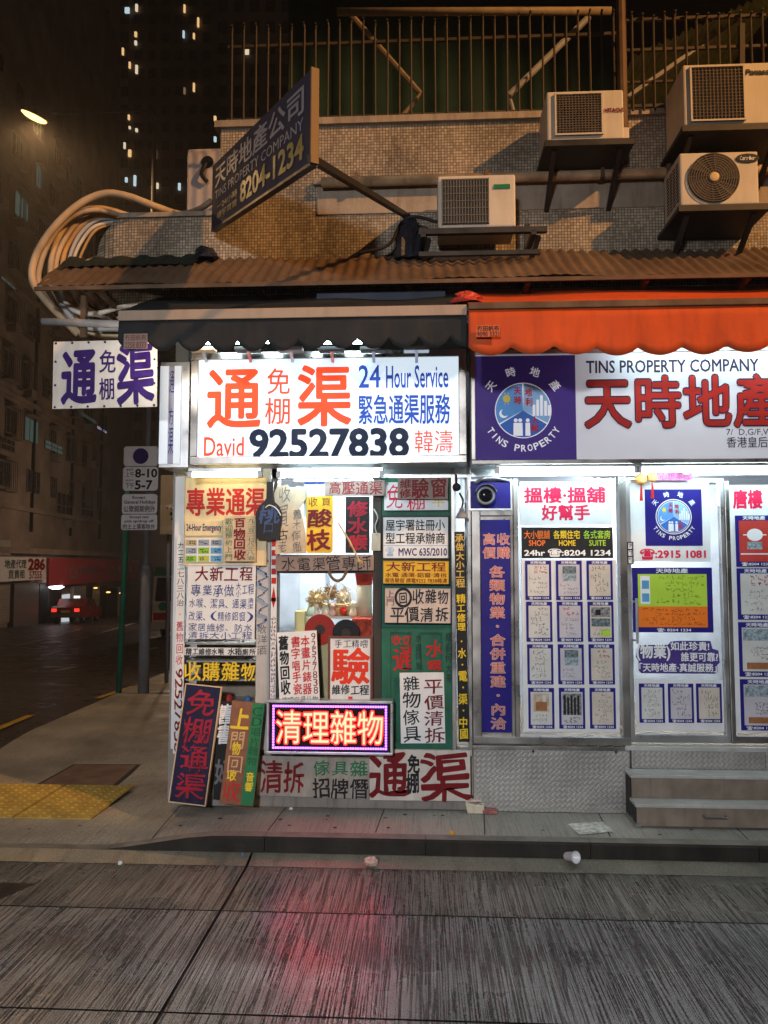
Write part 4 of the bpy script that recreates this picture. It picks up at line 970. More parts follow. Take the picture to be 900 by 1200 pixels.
# display window: counter, back cabinet and the goods
zc = fz(752)
o = MB().box((fx(312), .10, fz(876)), (fx(447), .62, zc-.002)).build('display_counter', mat('cream_counter', (.55,.50,.28), .6, dirt=.3), None, origin=(fx(380), .3, fz(876)), bevel=.006); tag(o, 'cream counter inside the cluttered display window', 'counter')
o = MB().box((fx(326), .9, fz(880)), (fx(362), 1.2, at(340, 664, 1).z)).build('white_cupboard', mat('pale_cupboard', (.62,.72,.80), .5), None, origin=(fx(344), 1, fz(880)), bevel=.006); tag(o, 'pale blue white cupboard at the back of the display window', 'cupboard')
o = MB().box((fx(328), .63, fz(752)), (at(362, 720, .85).x, .86, at(345, 716, .63).z)).build('cream_cupboard', mat('yellowish_cream', (.62,.54,.26), .5, dirt=.2), None, origin=(fx(345), .75, fz(752)), bevel=.006); tag(o, 'low yellowish cream cupboard in front of the pale cupboard', 'cupboard')
def disc_rec(label, u, v, ru, Y, m, tiltx=-3):
    c = at(u, v, Y); r = abs(at(u+ru, v, Y).x-c.x)
    o = MB().lathe((0,0,0), [(r*.98, -.0015), (r, 0), (r*.98, .0015), (r*.36, .0016), (r*.36, .0016)], n=40, axis='y').build('vinyl_record', m, None, origin=(0,0,0), smooth=False)
    o.location = c; o.rotation_euler = (R(tiltx), 0, 0); tag(o, label, 'vinyl record')
    MB().lathe((0,-.0005,0), [(r*.34, 0), (r*.34, .0016), (r*.05, .0018)], n=30, axis='y').build('label', mat('dark_label', (.07,.04,.03), .5), o, origin=(0,0,0))
disc_rec('translucent red vinyl record propped behind the recycling sign', 375, 738, 18, .10, mat('red_vinyl', (.55,.03,.015), .5))
disc_rec('black vinyl record propped beside the red one', 405.5, 742, 16, .085, mat('black_vinyl', (.012,.012,.014), .5))
c = at(424, 745, .2)
o = MB().box((fx(410), .12, fz(756)-.002), (at(438, 740, .4).x, .45, at(424, 724, .2).z)).build('red_cloth_box', mat('red_patterned_cloth', (.45,.06,.03), .7, var=.5, scale=30), None, origin=(c.x, .3, fz(756)), bevel=.01); tag(o, 'box draped in mottled red cloth beside the records', 'box')
# wicker basket with a white hoop handle and straw
def basket(label, u, v, w_u, h_u, Y, m, hm, name='wicker_basket'):
    c = at(u, v, Y); r = abs(at(u+w_u/2, v, Y).x-c.x); h = at(u, v-h_u, Y).z-c.z
    t = thing(name, label, 'basket', c)
    mb = MB().lathe(c, [(r*.72, 0), (r*.8, h*.15), (r*.92, h*.55), (r, h), (r*.93, h), (r*.85, h*.5)], n=24); mb.build('bowl', m, t, smooth=True)
    w2 = MB()
    for k in range(6):
        rr = r*(.76+.04*k); w2.tube([(c.x+rr*1.02*math.cos(2*math.pi*i/24), c.y+rr*1.02*math.sin(2*math.pi*i/24), c.z+h*(.08+.17*k)) for i in range(25)], r*.05, n=5, caps=False)
    w2.build('weave', m, t)
    MB().tube([(c.x+r*.95*math.cos(R(a)), c.y, c.z+h+r*1.9*math.sin(R(a))) for a in range(0, 181, 12)], r*.07, n=7).build('handle', hm, t, smooth=True)
    return t
STRAW = mat('straw', (.50,.36,.17), .8, var=.4, scale=30)
PLAST = mat('white_plastic', (.75,.72,.66), .4)
zc2 = fz(752)
SHELFZ = at(390, 722, .45).z
o = MB().box((fx(362), .46, SHELFZ-.02), (at(436, 700, .7).x, .80, SHELFZ)).build('display_shelf', mat('pale_shelf', (.55,.5,.42), .6), None, origin=(fx(400), .6, SHELFZ)); tag(o, 'pale shelf carrying the baskets at the back of the window', 'shelf')
o2 = MB().bar((fx(364), .63, SHELFZ-.021), (fx(364), .63, zc2-.4), .03, .03).build('shelf_leg', WOOD, o, origin=ORG[o.name])
basket('larger straw basket with a tall white hoop handle', 397, 721, 26, 14, .55, STRAW, PLAST)
basket('smaller straw basket with a white handle in front of the canister', 412, 721, 18, 12, .52, STRAW, PLAST)
def tuft(label, u, v, ru, Y, m, seed):
    c = at(u, v, Y); r = abs(at(u+ru, v, Y).x-c.x); q = random.Random(seed); mb = MB()
    for i in range(160):
        d = Vector((q.gauss(0,1), q.gauss(0,1)*.7, q.gauss(0,1))).normalized(); p = c+d*r*q.uniform(.2, .55); e = c+d*r*q.uniform(.75, 1.1)+Vector((q.uniform(-.2,.2),0,q.uniform(-.2,.2)))*r
        mb.bar(p, e, r*.10, r*.06)
    mb.lathe((c.x, c.y, c.z-r*.6), [(r*.3, 0), (r*.62, r*.3), (r*.62, r*.8), (r*.3, r*1.15)], n=14)
    o = mb.build('straw_ornament', m, None, origin=c); tag(o, label, 'ornament')
tuft('bushy dried straw ornament hanging behind the yellow board', 372, 703, 13, .52, STRAW, 1)
tuft('dark twisted straw ornament beside the pale cupboard', 388, 694, 9, .60, mat('brown_straw', (.28,.17,.08), .8, var=.4, scale=30), 2)
c = at(427, 699, .36); r = abs(at(438, 699, .36).x-c.x); h = at(427, 669, .36).z-c.z
t = thing('red_topped_canister', 'cream canister with a flared red cloth top standing on the red box', 'canister', (c.x, c.y, at(424, 724, .2).z))
zz = at(424, 724, .2).z
MB().lathe((c.x, c.y, zz+.001), [(r*.8, 0), (r*.8, c.z-zz+h*.45)], n=24).build('drum', mat('cream_drum', (.62,.52,.36), .5), t, smooth=True)
MB().lathe((c.x, c.y, c.z+h*.45), [(r*.82, 0), (r*1.02, h*.5), (r*1.1, h*.58), (r*.9, h*.58), (r*.7, h*.1)], n=24).build('top_cloth', mat('red_cloth', (.66,.05,.03), .6, var=.15, scale=20), t, smooth=True)
def figure(label, u, v, hu, Y, m, seed):
    c = at(u, v, Y); h = at(u, v-hu, Y).z-c.z; q = random.Random(seed)
    o = MB().lathe(c, [(h*.26, 0), (h*.30, h*.12), (h*.22, h*.35), (h*.14, h*.58), (h*.17, h*.64), (h*.21, h*.76), (h*.17, h*.9), (h*.05, h)], n=16).build('figurine', m, None, origin=c, smooth=True); tag(o, label, 'figurine')
figure('cream china figurine standing in front of the small basket', 414, 722, 18, .46, mat('cream_china', (.68,.58,.40), .35), 1)
figure('tiny white china figurine with a red top by the records', 371, 722, 14, .47, mat('white_china', (.75,.66,.58), .3), 2)
figure('pinkish china figurine in front of the larger basket', 390, 722, 15, .47, mat('pink_china', (.62,.36,.30), .35), 3)
figure('small cream china figurine beside the dark straw ornament', 381, 722, 17, .50, mat('cream_china'), 4)
figure('pale green glass bottle standing on the shelf by the pale cupboard', 366, 722, 26, .66, mat('pale_green_glass', (.40,.48,.36), .2), 5)
tuft('loose red fabric flower lying among the baskets', 402, 716, 5, .47, mat('red_cloth', (.66,.05,.03), .6), 6)
tuft('big pale straw ornament above the larger basket', 403, 700, 11, .66, mat('light_straw', (.58,.45,.26), .8, var=.3, scale=30), 7)
c = at(406, 665, -.05); mb = MB()
gp = smooth_pts([at(386, 667, -.045), at(387, 674, -.05), at(393, 680, -.055), at(400, 679, -.055), at(405, 672, -.05), at(408, 664, -.045), at(418, 665, -.045), at(430, 664, -.045)])
for i, p in enumerate(gp): mb.lathe((p.x, p.y, p.z-.010), [(.004, 0), (.011, .006), (.012, .012), (.004, .02)], n=7)
mb.tube(gp, .007, n=6)
o = mb.build('bead_garland', mat('brown_beads', (.16,.10,.06), .6, var=.5, scale=60), None, origin=c); tag(o, 'brown bead garland drooping below the faded plumbing board', 'garland')
mb = MB(); a = at(396, 612, -.06); b_ = at(420, 655, -.06); mb.tube([a, (a+b_)/2+Vector((.005,0,.004)), b_], [.006, .008, .007], n=6)
q = random.Random(5)
for i in range(22): mb.bar(b_, b_+Vector((q.uniform(-.015,.05), q.uniform(-.02,.02), q.uniform(-.055,-.01))), .004, .003)
o = mb.build('straw_whisk', mat('straw'), None, origin=b_); tag(o, 'short straw whisk hanging between the yellow and black boards', 'whisk')

# display cabinet at the corner
cb = thing('display_cabinet', 'tall glazed corner cabinet with shelves of small junk behind handwritten signs', 'cabinet', (fx(260), .15, 0))
CABIN = mat('cabinet_interior', (.30,.25,.20), .7, dirt=.3)
MB().box((fx(217.3), .30, fz(932)), (fx(300.8), .33, fz(561))).build('back_panel', CABIN, cb)
for v in (757, 778, 800, 828, 862, 905): MB().box((fx(217.3), .02, fz(v)), (fx(300.8), .299, fz(v)+.012)).build('shelf', mat('pale_cab_shelf', (.45,.42,.38), .6), cb)
MB().box((fx(217.3), -.004, fz(880)), (fx(300.8), .003, fz(561))).build('pane', GLASS, cb)
MB().box((fx(217.3), -.02, fz(934)), (fx(300.8), .02, fz(880.5))).build('base_panel', mat('grey_plinth'), cb)
q = random.Random(11)
items = [('red', (.5,.04,.03)), ('white', (.65,.65,.62)), ('blue', (.08,.2,.42)), ('brown', (.25,.14,.08)), ('yellow', (.6,.45,.08)), ('black', (.04,.04,.04)), ('green', (.06,.22,.12))]
def trinket(kind, colour, u, v, Y, hu, label):
    c = at(u, v, Y); h = at(u, v-hu, Y).z-c.z; m = mat('trinket_'+colour, dict(items)[colour], .4)
    if kind == 'tin': mb = MB().lathe(c, [(h*.32, 0), (h*.32, h*.9), (h*.27, h*.92), (h*.27, h)], n=16)
    elif kind == 'vase': mb = MB().lathe(c, [(h*.18, 0), (h*.34, h*.3), (h*.30, h*.55), (h*.10, h*.8), (h*.17, h)], n=16)
    elif kind == 'book': mb = MB().box((c.x-h*.12, c.y, c.z), (c.x+h*.12, c.y+.12, c.z+h)).box((c.x-h*.09, c.y-.002, c.z+h*.03), (c.x+h*.09, c.y-.0005, c.z+h*.97))
    else: mb = MB().lathe(c, [(h*.5, 0), (h*.55, h*.25), (h*.3, h*.5), (h*.32, h*.75), (h*.1, h)], n=14)
    o = mb.build({'tin': 'storage_tin', 'vase': 'small_vase', 'book': 'old_book', 'toy': 'ornament'}[kind], m, None, origin=c, smooth=kind != 'book'); tag(o, label, {'tin': 'tin', 'vase': 'vase', 'book': 'book', 'toy': 'ornament'}[kind])
for kind, colour, u, v, Y, hu, lab in (
    ('tin', 'white', 226, 778, .12, 8, 'white tin on the shelf below the strip of plumbing words'), ('vase', 'brown', 236, 757, .12, 7, 'brown vase on the top cabinet shelf'),
    ('tin', 'white', 266, 757, .10, 7, 'white tin on the top cabinet shelf'), ('book', 'white', 285, 757, .10, 8, 'white book upright on the top cabinet shelf'),
    ('tin', 'brown', 252, 778, .12, 7, 'brown tin above the yellow cabinet lettering'), ('vase', 'red', 266, 778, .12, 7, 'red vase above the yellow cabinet lettering'),
    ('book', 'black', 288, 778, .12, 8, 'black book above the yellow cabinet lettering'), ('tin', 'yellow', 224, 828, .1, 14, 'yellow tin behind the navy leaning board'),
    ('toy', 'red', 268, 828, .10, 15, 'red round ornament on the cabinet shelf between the two leaning boards'), ('vase', 'white', 255, 828, .12, 15, 'white vase beside the red ornament'),
    ('toy', 'blue', 290, 828, .10, 13, 'blue ornament above the brown leaning board'), ('tin', 'blue', 289, 862, .10, 14, 'blue tin behind the brown leaning board')):
    trinket(kind, colour, u, v, Y, hu, lab)
mb = MB(); put(mb, '收購雜物', fx(216), fz(800), fx(305), fz(777), 0, -.0065, bold=.012, hand=.8); mb.build('lettering', INKY, cb)

# ------------------------------------------------------------------ signs of the drain clearer
B = board
B('cream_sign', 'cream wooden panel with bold red orange characters under the warm tube', 'sign', (217, 560, 312, 662), -.035, CREAM, [('專業通渠', .02, .12, .98, .43, 0, dict(bold=.024))], [LITRED if False else INKRED], thick=.02, rim=mat('cream_frame', (.62,.48,.26), .5, dirt=.3), rimw=.005)
B('emergency_plate', 'small white plate reading emergency service hours under the red characters', 'sign', (217, 610, 261, 628), -.052, CREAM, [('24-Hour Emergency', .04, .22, .97, .80, 0, dict(bold=.02))], [INKP], thick=.006)
cells = []
cc = [3, 4, 4, 4, 0, 1, 0, 2, 1]
for i in range(9):
    a, b_ = (i % 3)/3, (i//3)/3; cells += [('#rect', a+.02, b_+.05, a+.31, b_+.30, cc[i]), ('#page', a+.05, b_+.10, a+.28, b_+.27, 5, dict(rows=2, per=4, lift=.001, th=.004, seed=i))]
B('icon_chart', 'small chart of nine coloured picture squares below the emergency plate', 'sign', (217, 631, 261, 659), -.052, PAPER, cells, [mat('chart_green', (.25,.5,.05)), SKYB, mat('chart_lime', (.45,.5,.1)), mat('chart_beige', (.5,.42,.25)), mat('chart_slate', (.3,.36,.45)), INK], thick=.006)
B('wooden_sign', 'thick wooden sign with red centre characters between two green columns', 'sign', (263, 605, 300, 658), -.075, WOOD, [('歡迎預約上門', .04, .04, .28, .97, 1, dict(dir='v', hand=1)), ('百物回收', .33, .03, .68, .97, 0, dict(dir='v', hand=.7, bold=.03)), ('九二五二七八三八治', .73, .05, .97, .97, 1, dict(dir='v', hand=1))], [INKR, INKG], thick=.03)
B('notice_sheet', 'large white handwritten sheet headed by four dark red characters', 'notice', (219, 661, 299, 749), -.045, PAPER, [('大新工程', .10, .03, .97, .23, 0, dict(hand=1, bold=.012)),
   ('專業承做', .05, .27, .70, .43, 1, dict(hand=1, bold=-.004)), ('大小', .72, .24, .79, .44, 1, dict(dir='v', hand=1)), ('工程', .80, .26, .98, .40, 1, dict(hand=1)),
   ('水喉、潔具、通渠', .03, .46, .88, .59, 1, dict(hand=1)), ('清潔', .89, .44, .98, .60, 1, dict(dir='v', hand=1)), ('改渠、(精修鋁窗)', .03, .63, .98, .76, 1, dict(hand=1)), ('家居維修、防水', .03, .79, .97, .90, 1, dict(hand=1)), ('清拆大小工程', .03, .90, .97, .995, 1, dict(hand=1))], [INKR, INKB], thick=.006, tilt=.6)
B('sign_strip', 'thin white strip of black plumbing characters across the cabinet', 'sign', (216, 759, 301, 768), -.03, PAPER, [('精工維修水喉', .02, .06, .55, .94, 0, dict(hand=.6, bold=.02)), ('水箱廁所', .60, .06, .99, .94, 0, dict(hand=.6, bold=.02))], [INK], thick=.005)
B('post_strip', 'long white strip down the corner post with black then dark red figures', 'sign', (205, 626, 216, 882), -.028, WHITE, [('九二五二七八三八治', .12, .03, .9, .33, 0, dict(dir='v', hand=1)), ('·舊物回收', .1, .34, .92, .60, 1, dict(dir='v', hand=1)), ('92527838', .12, .61, .92, .995, 2, dict(dir='v', rot=90, hand=.8, bold=.01))], [INK, INKRED, INKR], thick=.006)
sq = [at(308+5*math.sin(i*.5)+1.5*math.sin(i*1.3), 636+i*1.35, -.025) for i in range(75)]
mb = MB()
for i in range(len(sq)-1): mb.bar(sq[i], sq[i+1], .012+.006*abs(math.sin(i*.3)), .001)
put(mb, '收洋酒', fx(303), fz(768), fx(314), fz(732), 1, -.0175, dir='v', hand=1)
mb.build('lettering', [INKB, INKGREY], fr)
st = [('#rect', .1, i*.055, .9, i*.055+.035, 0) for i in range(5)]
B('triangle_strip', 'narrow white strip with red marks running down beside the display window', 'sign', (317, 633, 324, 832), -.03, PAPER, st + [('▲', .05, .27, .95, .36, 0), ('▼', .05, .34, .95, .40, 0), ('#page', .1, .45, .9, .95, 1, dict(rows=20, per=2, th=.004))], [INKRED, INKR], thick=.006)
# leaning boards on the pavement
B('leaning_board', 'navy board with red brushed characters leaning at the shop corner', 'board', (209, 804, 250, 939), -.10, NAVY, [('免棚通渠', .10, .04, .92, .97, 0, dict(dir='v', hand=1.5, bold=.005)), ('#page', .1, .3, .8, .9, 0, dict(rows=6, per=3, th=.004, lift=-.0005))], [mat('brushed_red', (.32,.012,.03), .45, var=.25)], thick=.018, tilt=5.5, lean=-7, rim=mat('raw_wood_edge', (.58,.44,.30), .6), rimw=.007)
B('leaning_board', 'brown and green board with yellow lettering leaning beside the navy one', 'board', (265, 823, 304, 941), -.12, BROWN, [('#rect', .63, .005, .995, .995, 0), ('上', .05, .06, .60, .28, 1, dict(hand=1, bold=.03)), ('門', .08, .30, .52, .48, 2, dict(hand=1, bold=.01)), ('物', .18, .40, .42, .52, 1, dict(hand=1, bold=.03)), ('回', .08, .53, .55, .70, 2, dict(hand=1)), ('收', .12, .67, .42, .78, 1, dict(hand=1, bold=.02)), ('收', .05, .76, .56, .98, 3, dict(hand=1.4)),
   ('CD唱片雜物', .66, .04, .96, .62, 4, dict(dir='v', hand=1, lift=.001)), ('音響', .70, .68, .92, .86, 1, dict(dir='v', hand=1, bold=.03, lift=.001))], [GREENB, INKY, mat('tan_letters', (.55,.36,.2), .5), INKRED, mat('dark_green_letters', (.01,.07,.03), .5)], thick=.018, tilt=4.5, lean=-9)
B('leaning_board', 'black board with white characters wedged between the navy and brown boards', 'board', (252, 822, 274, 936), -.05, BLACK, [('舊書', .1, .02, .9, .45, 0, dict(dir='v', hand=1, bold=.02)), ('好', .1, .60, .9, .85, 1, dict(hand=1, bold=.02))], [INKW, INKGREY], thick=.012, tilt=.5, lean=-3)
# guitar shaped boards
GU = [(.50-.13, .02), (.50+.13, .02), (.62, .30), (.70, .36), (.86, .42), (.97, .52), (1.0, .62), (.96, .80), (.93, .985), (.07, .985), (.04, .80), (0, .62), (.03, .52), (.14, .42), (.30, .36), (.38, .30)]
B('guitar_shaped_board', 'black guitar shaped board with dim blue writing hung by the cabinet', 'board', (300, 563, 331, 633), -.10, BLACK, [('桃', .15, .44, .90, .72, 0, dict(hand=2, bold=.02)), ('口', .3, .70, .75, .90, 0, dict(hand=2))], [mat('dim_blue_paint', (.05,.08,.2), .5)], thick=.02, outline=GU, tilt=2)
o = MB().tube(smooth_pts([at(311, 595, -.115), at(316, 592, -.12), at(324, 596, -.12), at(329, 604, -.115)]), .0035, n=6).build('string_loop', PLAST, None, origin=at(311, 595, -.115)); tag(o, 'pale string looped over the black guitar shaped board', 'string')
GU2 = [(.10, .03), (.42, .01), (.55, .10), (.72, .02), (.95, .06), (1.0, .2), (.80, .34), (.90, .50), (.98, .70), (1.0, .98), (.05, .99), (.08, .75), (.15, .52), (.04, .30), (0, .14)]
B('guitar_shaped_board', 'pale wooden guitar shaped board with thin pencil characters', 'board', (321, 567, 359, 650), -.07, WOOD, [('收', .12, .03, .50, .26, 0, dict(hand=1.5)), ('買', .16, .30, .46, .62, 0, dict(hand=1.5)), ('古', .12, .64, .45, .80, 1, dict(hand=1.5)), ('老', .14, .80, .42, .97, 0, dict(hand=1.5)), ('舊木傢俬', .58, .35, .85, .96, 0, dict(dir='v', hand=1.5))], [INKGREY, INK], thick=.016, outline=GU2)
B('paper_sheet', 'plain pale blue sheet stuck high in the display window', 'paper', (356, 565, 381, 606), -.03, mat('pale_blue_paper', (.55,.66,.74), .6), [('#rect', .02, .0, .98, .06, 0)], [INKB], thick=.004)
B('yellow_board', 'yellow board with dark red characters in the display window', 'board', (359, 581, 390, 648), -.06, YELLOW, [('收', .08, .02, .45, .20, 0, dict(hand=1)), ('買', .55, .02, .92, .18, 0, dict(hand=1)), ('酸', .04, .22, .96, .54, 0, dict(hand=.8, bold=.025)), ('枝', .04, .58, .96, .96, 0, dict(hand=.8, bold=.025))], [INKR], thick=.012, outline=[(0, .02), (1, 0), (1, .96), (.93, 1), (.07, 1), (0, .96)])
B('faded_board', 'faded brown board with dark red characters at the window top', 'board', (381, 563, 451, 581), -.065, PINKW, [('高壓通渠', .06, .08, .96, .92, 0, dict(hand=.8, bold=.01))], [INKR], thick=.012)
B('black_board', 'black board with red brushed characters behind the straw whisk', 'board', (405, 582, 433, 648), -.055, BLACK, [('修水喉', .12, .06, .92, .96, 0, dict(dir='v', hand=1.2, bold=.03))], [mat('brushed_red')], thick=.012)
B('faded_board', 'long faded board with thin plumbing characters under the guitar board', 'board', (323, 651, 438, 669), -.05, PINKW, [('水電渠管專師', .05, .06, .98, .96, 0, dict(hand=1.2))], [INK], thick=.014, tilt=-.5)
B('white_board', 'white board with thin red characters half hidden behind the wooden sign', 'board', (450, 565, 525, 598), -.03, PAPER, [('免', .05, .12, .30, .95, 0, dict(hand=1)), ('棚', .36, .45, .64, .98, 0, dict(hand=1)), ('平', .74, .5, .95, .9, 1, dict(hand=1))], [INKCRIM, INKY], thick=.010)
B('wooden_sign', 'faded wooden sign with bold dark red window inspection characters', 'sign', (466, 560, 525, 585), -.06, PINKW, [('維修', .04, .06, .26, .96, 0, dict(dir='v', hand=.8, bold=.02)), ('驗', .28, .05, .62, .96, 0, dict(hand=.6, bold=.02)), ('窗', .66, .05, .97, .94, 0, dict(hand=.6, bold=.02))], [INKR], thick=.014, tilt=.8)
BF = mat('black_frame', (.02,.02,.02), .4)
B('registration_sign', 'white framed sign of black registered contractor characters and a licence number', 'sign', (449, 606, 525, 654), -.035, PAPER, [('屋宇署註冊小', .04, .06, .95, .33, 0, dict(bold=.012)), ('型工程承辦商', .04, .38, .95, .65, 0, dict(bold=.012)), ('#rect', 0, .69, 1, .70, 1), ('MWC 635/2010', .24, .76, .98, .94, 2, dict(bold=.02)), ('☎', .04, .73, .17, .95, 1)], [INK, SKYB, INKP], thick=.010, rim=BF, rimw=.010)
B('yellow_sign', 'yellow plate with red firm name and phone number', 'sign', (449, 657, 526, 684), -.04, YELLOW, [('大新工程', .05, .06, .95, .46, 0, dict(bold=.01)), ('水電·通渠·鋁窗·清拆', .03, .52, .97, .72, 0, dict(bold=.008)), ('報告驗窗 請電9252 7838韓濤', .03, .76, .97, .96, 0, dict(bold=.008))], [INKR], thick=.008, tilt=.4, rim=BF, rimw=.004)
B('pale_sign', 'pale board of black brushed junk recycling characters with a ringed one', 'sign', (451, 689, 528, 730), -.04, PINKW if False else mat('pale_pinkish_board', (.58,.50,.45), .6, dirt=.2), [('上門', .02, .06, .14, .52, 1, dict(dir='v', hand=.6)), ('回', .22, .12, .34, .44, 0, dict(hand=.5, bold=.02)), ('○', .15, .0, .41, .56, 0, dict(bold=.01)), ('收雜物', .42, .04, .98, .46, 0, dict(hand=.8, bold=.012)), ('平價清拆', .08, .54, .98, .97, 0, dict(hand=.8, bold=.012))], [INK, INKR], thick=.010, tilt=.4, rim=BF, rimw=.003)
# green painted door behind the stack of signs
gd = thing('green_door', 'old green painted door with red brushed characters below the sign stack', 'door', (fx(488), .01, fz(876)))
gx0, gx1, gz0, gz1 = fx(447.3), fx(528.8), fz(876.5), zt-.09
MB().box((gx0, .0, gz0), (gx1, .05, gz1)).build('leaf', GREEN, gd)
f = MB()
for a, b_ in ((0, .13), (.43, .55), (.87, 1)): f.box((gx0+(gx1-gx0)*a, -.016, gz0), (gx0+(gx1-gx0)*b_, -.0005, fz(735)))
f.box((gx0, -.0155, fz(741)), (gx1, -.0005, fz(735))); f.box((gx0, -.0155, gz0), (gx1, -.0005, gz0+.05)); f.build('stile', GREEN, gd)
mb = MB()
for s, u0, v0, u1, v1, k in (('收切', 458, 744, 484, 756, 0), ('通', 459, 757, 486, 786, 0), ('水', 499, 750, 519, 770, 0), ('電', 500, 773, 519, 786, 0)): put(mb, s, fx(u0), fz(v1), fx(u1), fz(v0), k, -.003 if k else -.003, hand=1.3, bold=.015)
put(mb, '水邊同現', fx(487), fz(785), fx(494), fz(742), 1, -.0185, dir='v', hand=1); put(mb, '櫃廁何大哥', fx(522), fz(800), fx(529), fz(740), 1, -.0185, dir='v', hand=1)
mb.build('lettering', [INKRED, INK], gd)
B('paper_poster', 'tall white poster of black and red furniture clearing characters on the green door', 'poster', (469, 788, 521, 871), -.03, PAPER, [('雜物傢具', .06, .03, .44, .98, 0, dict(dir='v', hand=.9, bold=.008)), ('平價清拆', .54, .08, .97, .99, 1, dict(dir='v', hand=.9, bold=.008))], [INK, INKR], thick=.004, tilt=-1)
B('leaning_board', 'white tilted board of black and red recycling characters in the window', 'board', (326, 740, 373, 826), -.05, PAPER, [('舊物回收', .05, .05, .28, .85, 0, dict(dir='v', hand=.8, bold=.03)), ('書字唱手瓷', .35, .06, .57, .86, 1, dict(dir='v', hand=.8, bold=.015)), ('本畫片錶器', .60, .06, .82, .86, 1, dict(dir='v', hand=.8, bold=.015)), ('92527838', .86, .03, .97, .86, 2, dict(dir='v')), ('清理家具什物', .06, .88, .97, .985, 0, dict(hand=.8))], [INK, INKRED, INKR], thick=.008, tilt=-3.6, lean=-4)
B('framed_poster', 'brown framed white poster with huge red window inspection characters', 'poster', (387, 748, 434, 828), -.05, PAPER, [('手工精喂', .10, .02, .95, .14, 0, dict(hand=1)), ('驗', .05, .15, .97, .66, 1, dict(bold=.024)), ('維修工程', .03, .68, .97, .82, 0, dict(hand=.8, bold=.02)), ('#rect', .06, .90, .94, .94, 1), ('#rect', .45, .85, .56, .90, 1), ('#rect', .06, .94, .14, 1, 1), ('#rect', .86, .94, .94, 1, 1)], [INK, mat('poster_red', (.72,.05,.02), .5)], thick=.008, rim=mat('brown_frame', (.16,.06,.04), .5), rimw=.016)
# red LED display on the sill
c, w, h = place(315, 824, 457, 881, -.13)
led = thing('led_sign', 'lit red LED sign with a violet dotted border on the window sill', 'LED sign', (c.x, -.08, c.z-h/2))
MB().box((c.x-w/2, -.125, c.z-h/2), (c.x+w/2, -.03, c.z+h/2)).build('housing', mat('led_black', (.012,.008,.012), .35), led)
f = MB(); e = .018
f.box((c.x-w/2-e, -.14, c.z-h/2-e), (c.x+w/2+e, -.02, c.z-h/2-.0005)); f.box((c.x-w/2-e, -.14, c.z+h/2+.0005), (c.x+w/2+e, -.02, c.z+h/2+e)); f.box((c.x-w/2-e, -.1395, c.z-h/2), (c.x-w/2-.0005, -.02, c.z+h/2)); f.box((c.x+w/2+.0005, -.1395, c.z-h/2), (c.x+w/2+e, -.02, c.z+h/2)); f.build('frame', ALU, led, bevel=.003)
mb = MB(); put(mb, '清理雜物', c.x-w*.44, c.z-h*.34, c.x+w*.44, c.z+h*.34, 0, -.127, bold=.034); put(mb, '清理雜物', c.x-w*.44, c.z-h*.34, c.x+w*.44, c.z+h*.34, 1, -.129, bold=-.004); mb.build('characters', [LEDRED, LEDCORE], led)
mb = MB(); nx, nz = 46, 16; bw, bh = w*.465, h*.43
for i in range(nx):
    x = c.x-bw+2*bw*i/(nx-1)
    for z in (c.z-bh, c.z+bh): mb.box((x-.0065, -.1275, z-.0065), (x+.0065, -.1255, z+.0065))
for j in range(1, nz-1):
    z = c.z-bh+2*bh*j/(nz-1)
    for x in (c.x-bw, c.x+bw): mb.box((x-.0065, -.1275, z-.0065), (x+.0065, -.1255, z+.0065))
mb.build('light_border', LEDVIO, led)
mb = MB().tube([at(321, 640, -.045), at(322, 740, -.045), at(319, 820, -.06)], .004, n=6)
# base boards
B('base_board', 'dirty grey tread plate board with red, green and black brushed characters', 'board', (301, 887, 433, 934), -.02, mat('dirty_grey_board', (.34,.31,.28), .6, var=.2, dirt=.6, dirtcol=(.16,.12,.09)), [('清拆', .02, .12, .44, .92, 0, dict(hand=1.1, bold=.012)), ('傢具雜', .49, .06, .99, .46, 1, dict(hand=1.1, bold=.01)), ('招牌僭', .49, .50, .99, .98, 2, dict(hand=1.1, bold=.015))], [INKR, INKG, INK], thick=.012, tilt=.8)
B('base_board', 'pale board with huge dark red drain characters below the green door', 'board', (433, 879, 551, 938), -.035, mat('pale_base_board', (.62,.57,.52), .6, var=.1, dirt=.4, dirtcol=(.35,.27,.2)), [('通', .0, .06, .40, 1.0, 0, dict(hand=1.3, bold=.020)), ('免', .37, .08, .50, .46, 1, dict(hand=1, bold=.03)), ('棚', .37, .44, .50, .84, 1, dict(hand=1, bold=.03)), ('渠', .52, .02, .99, .98, 0, dict(hand=1.3, bold=.020))], [INKR, INK], thick=.012, tilt=-.4)
B('vertical_strip', 'tall black strip of yellow building work characters beside the green door', 'sign', (535, 622, 547, 868), -.05, BLACK, [('承做大小工程', .08, .01, .92, .27, 0, dict(dir='v', hand=.5, bold=.02)), ('精工修理', .08, .30, .92, .48, 1, dict(dir='v', hand=.5, bold=.02)), ('·水·電·渠·中國', .08, .50, .92, .99, 1, dict(dir='v', hand=.5, bold=.02))], [mat('gold_letters', (.60,.42,.10), .5), INKY], thick=.012, tilt=-.9)
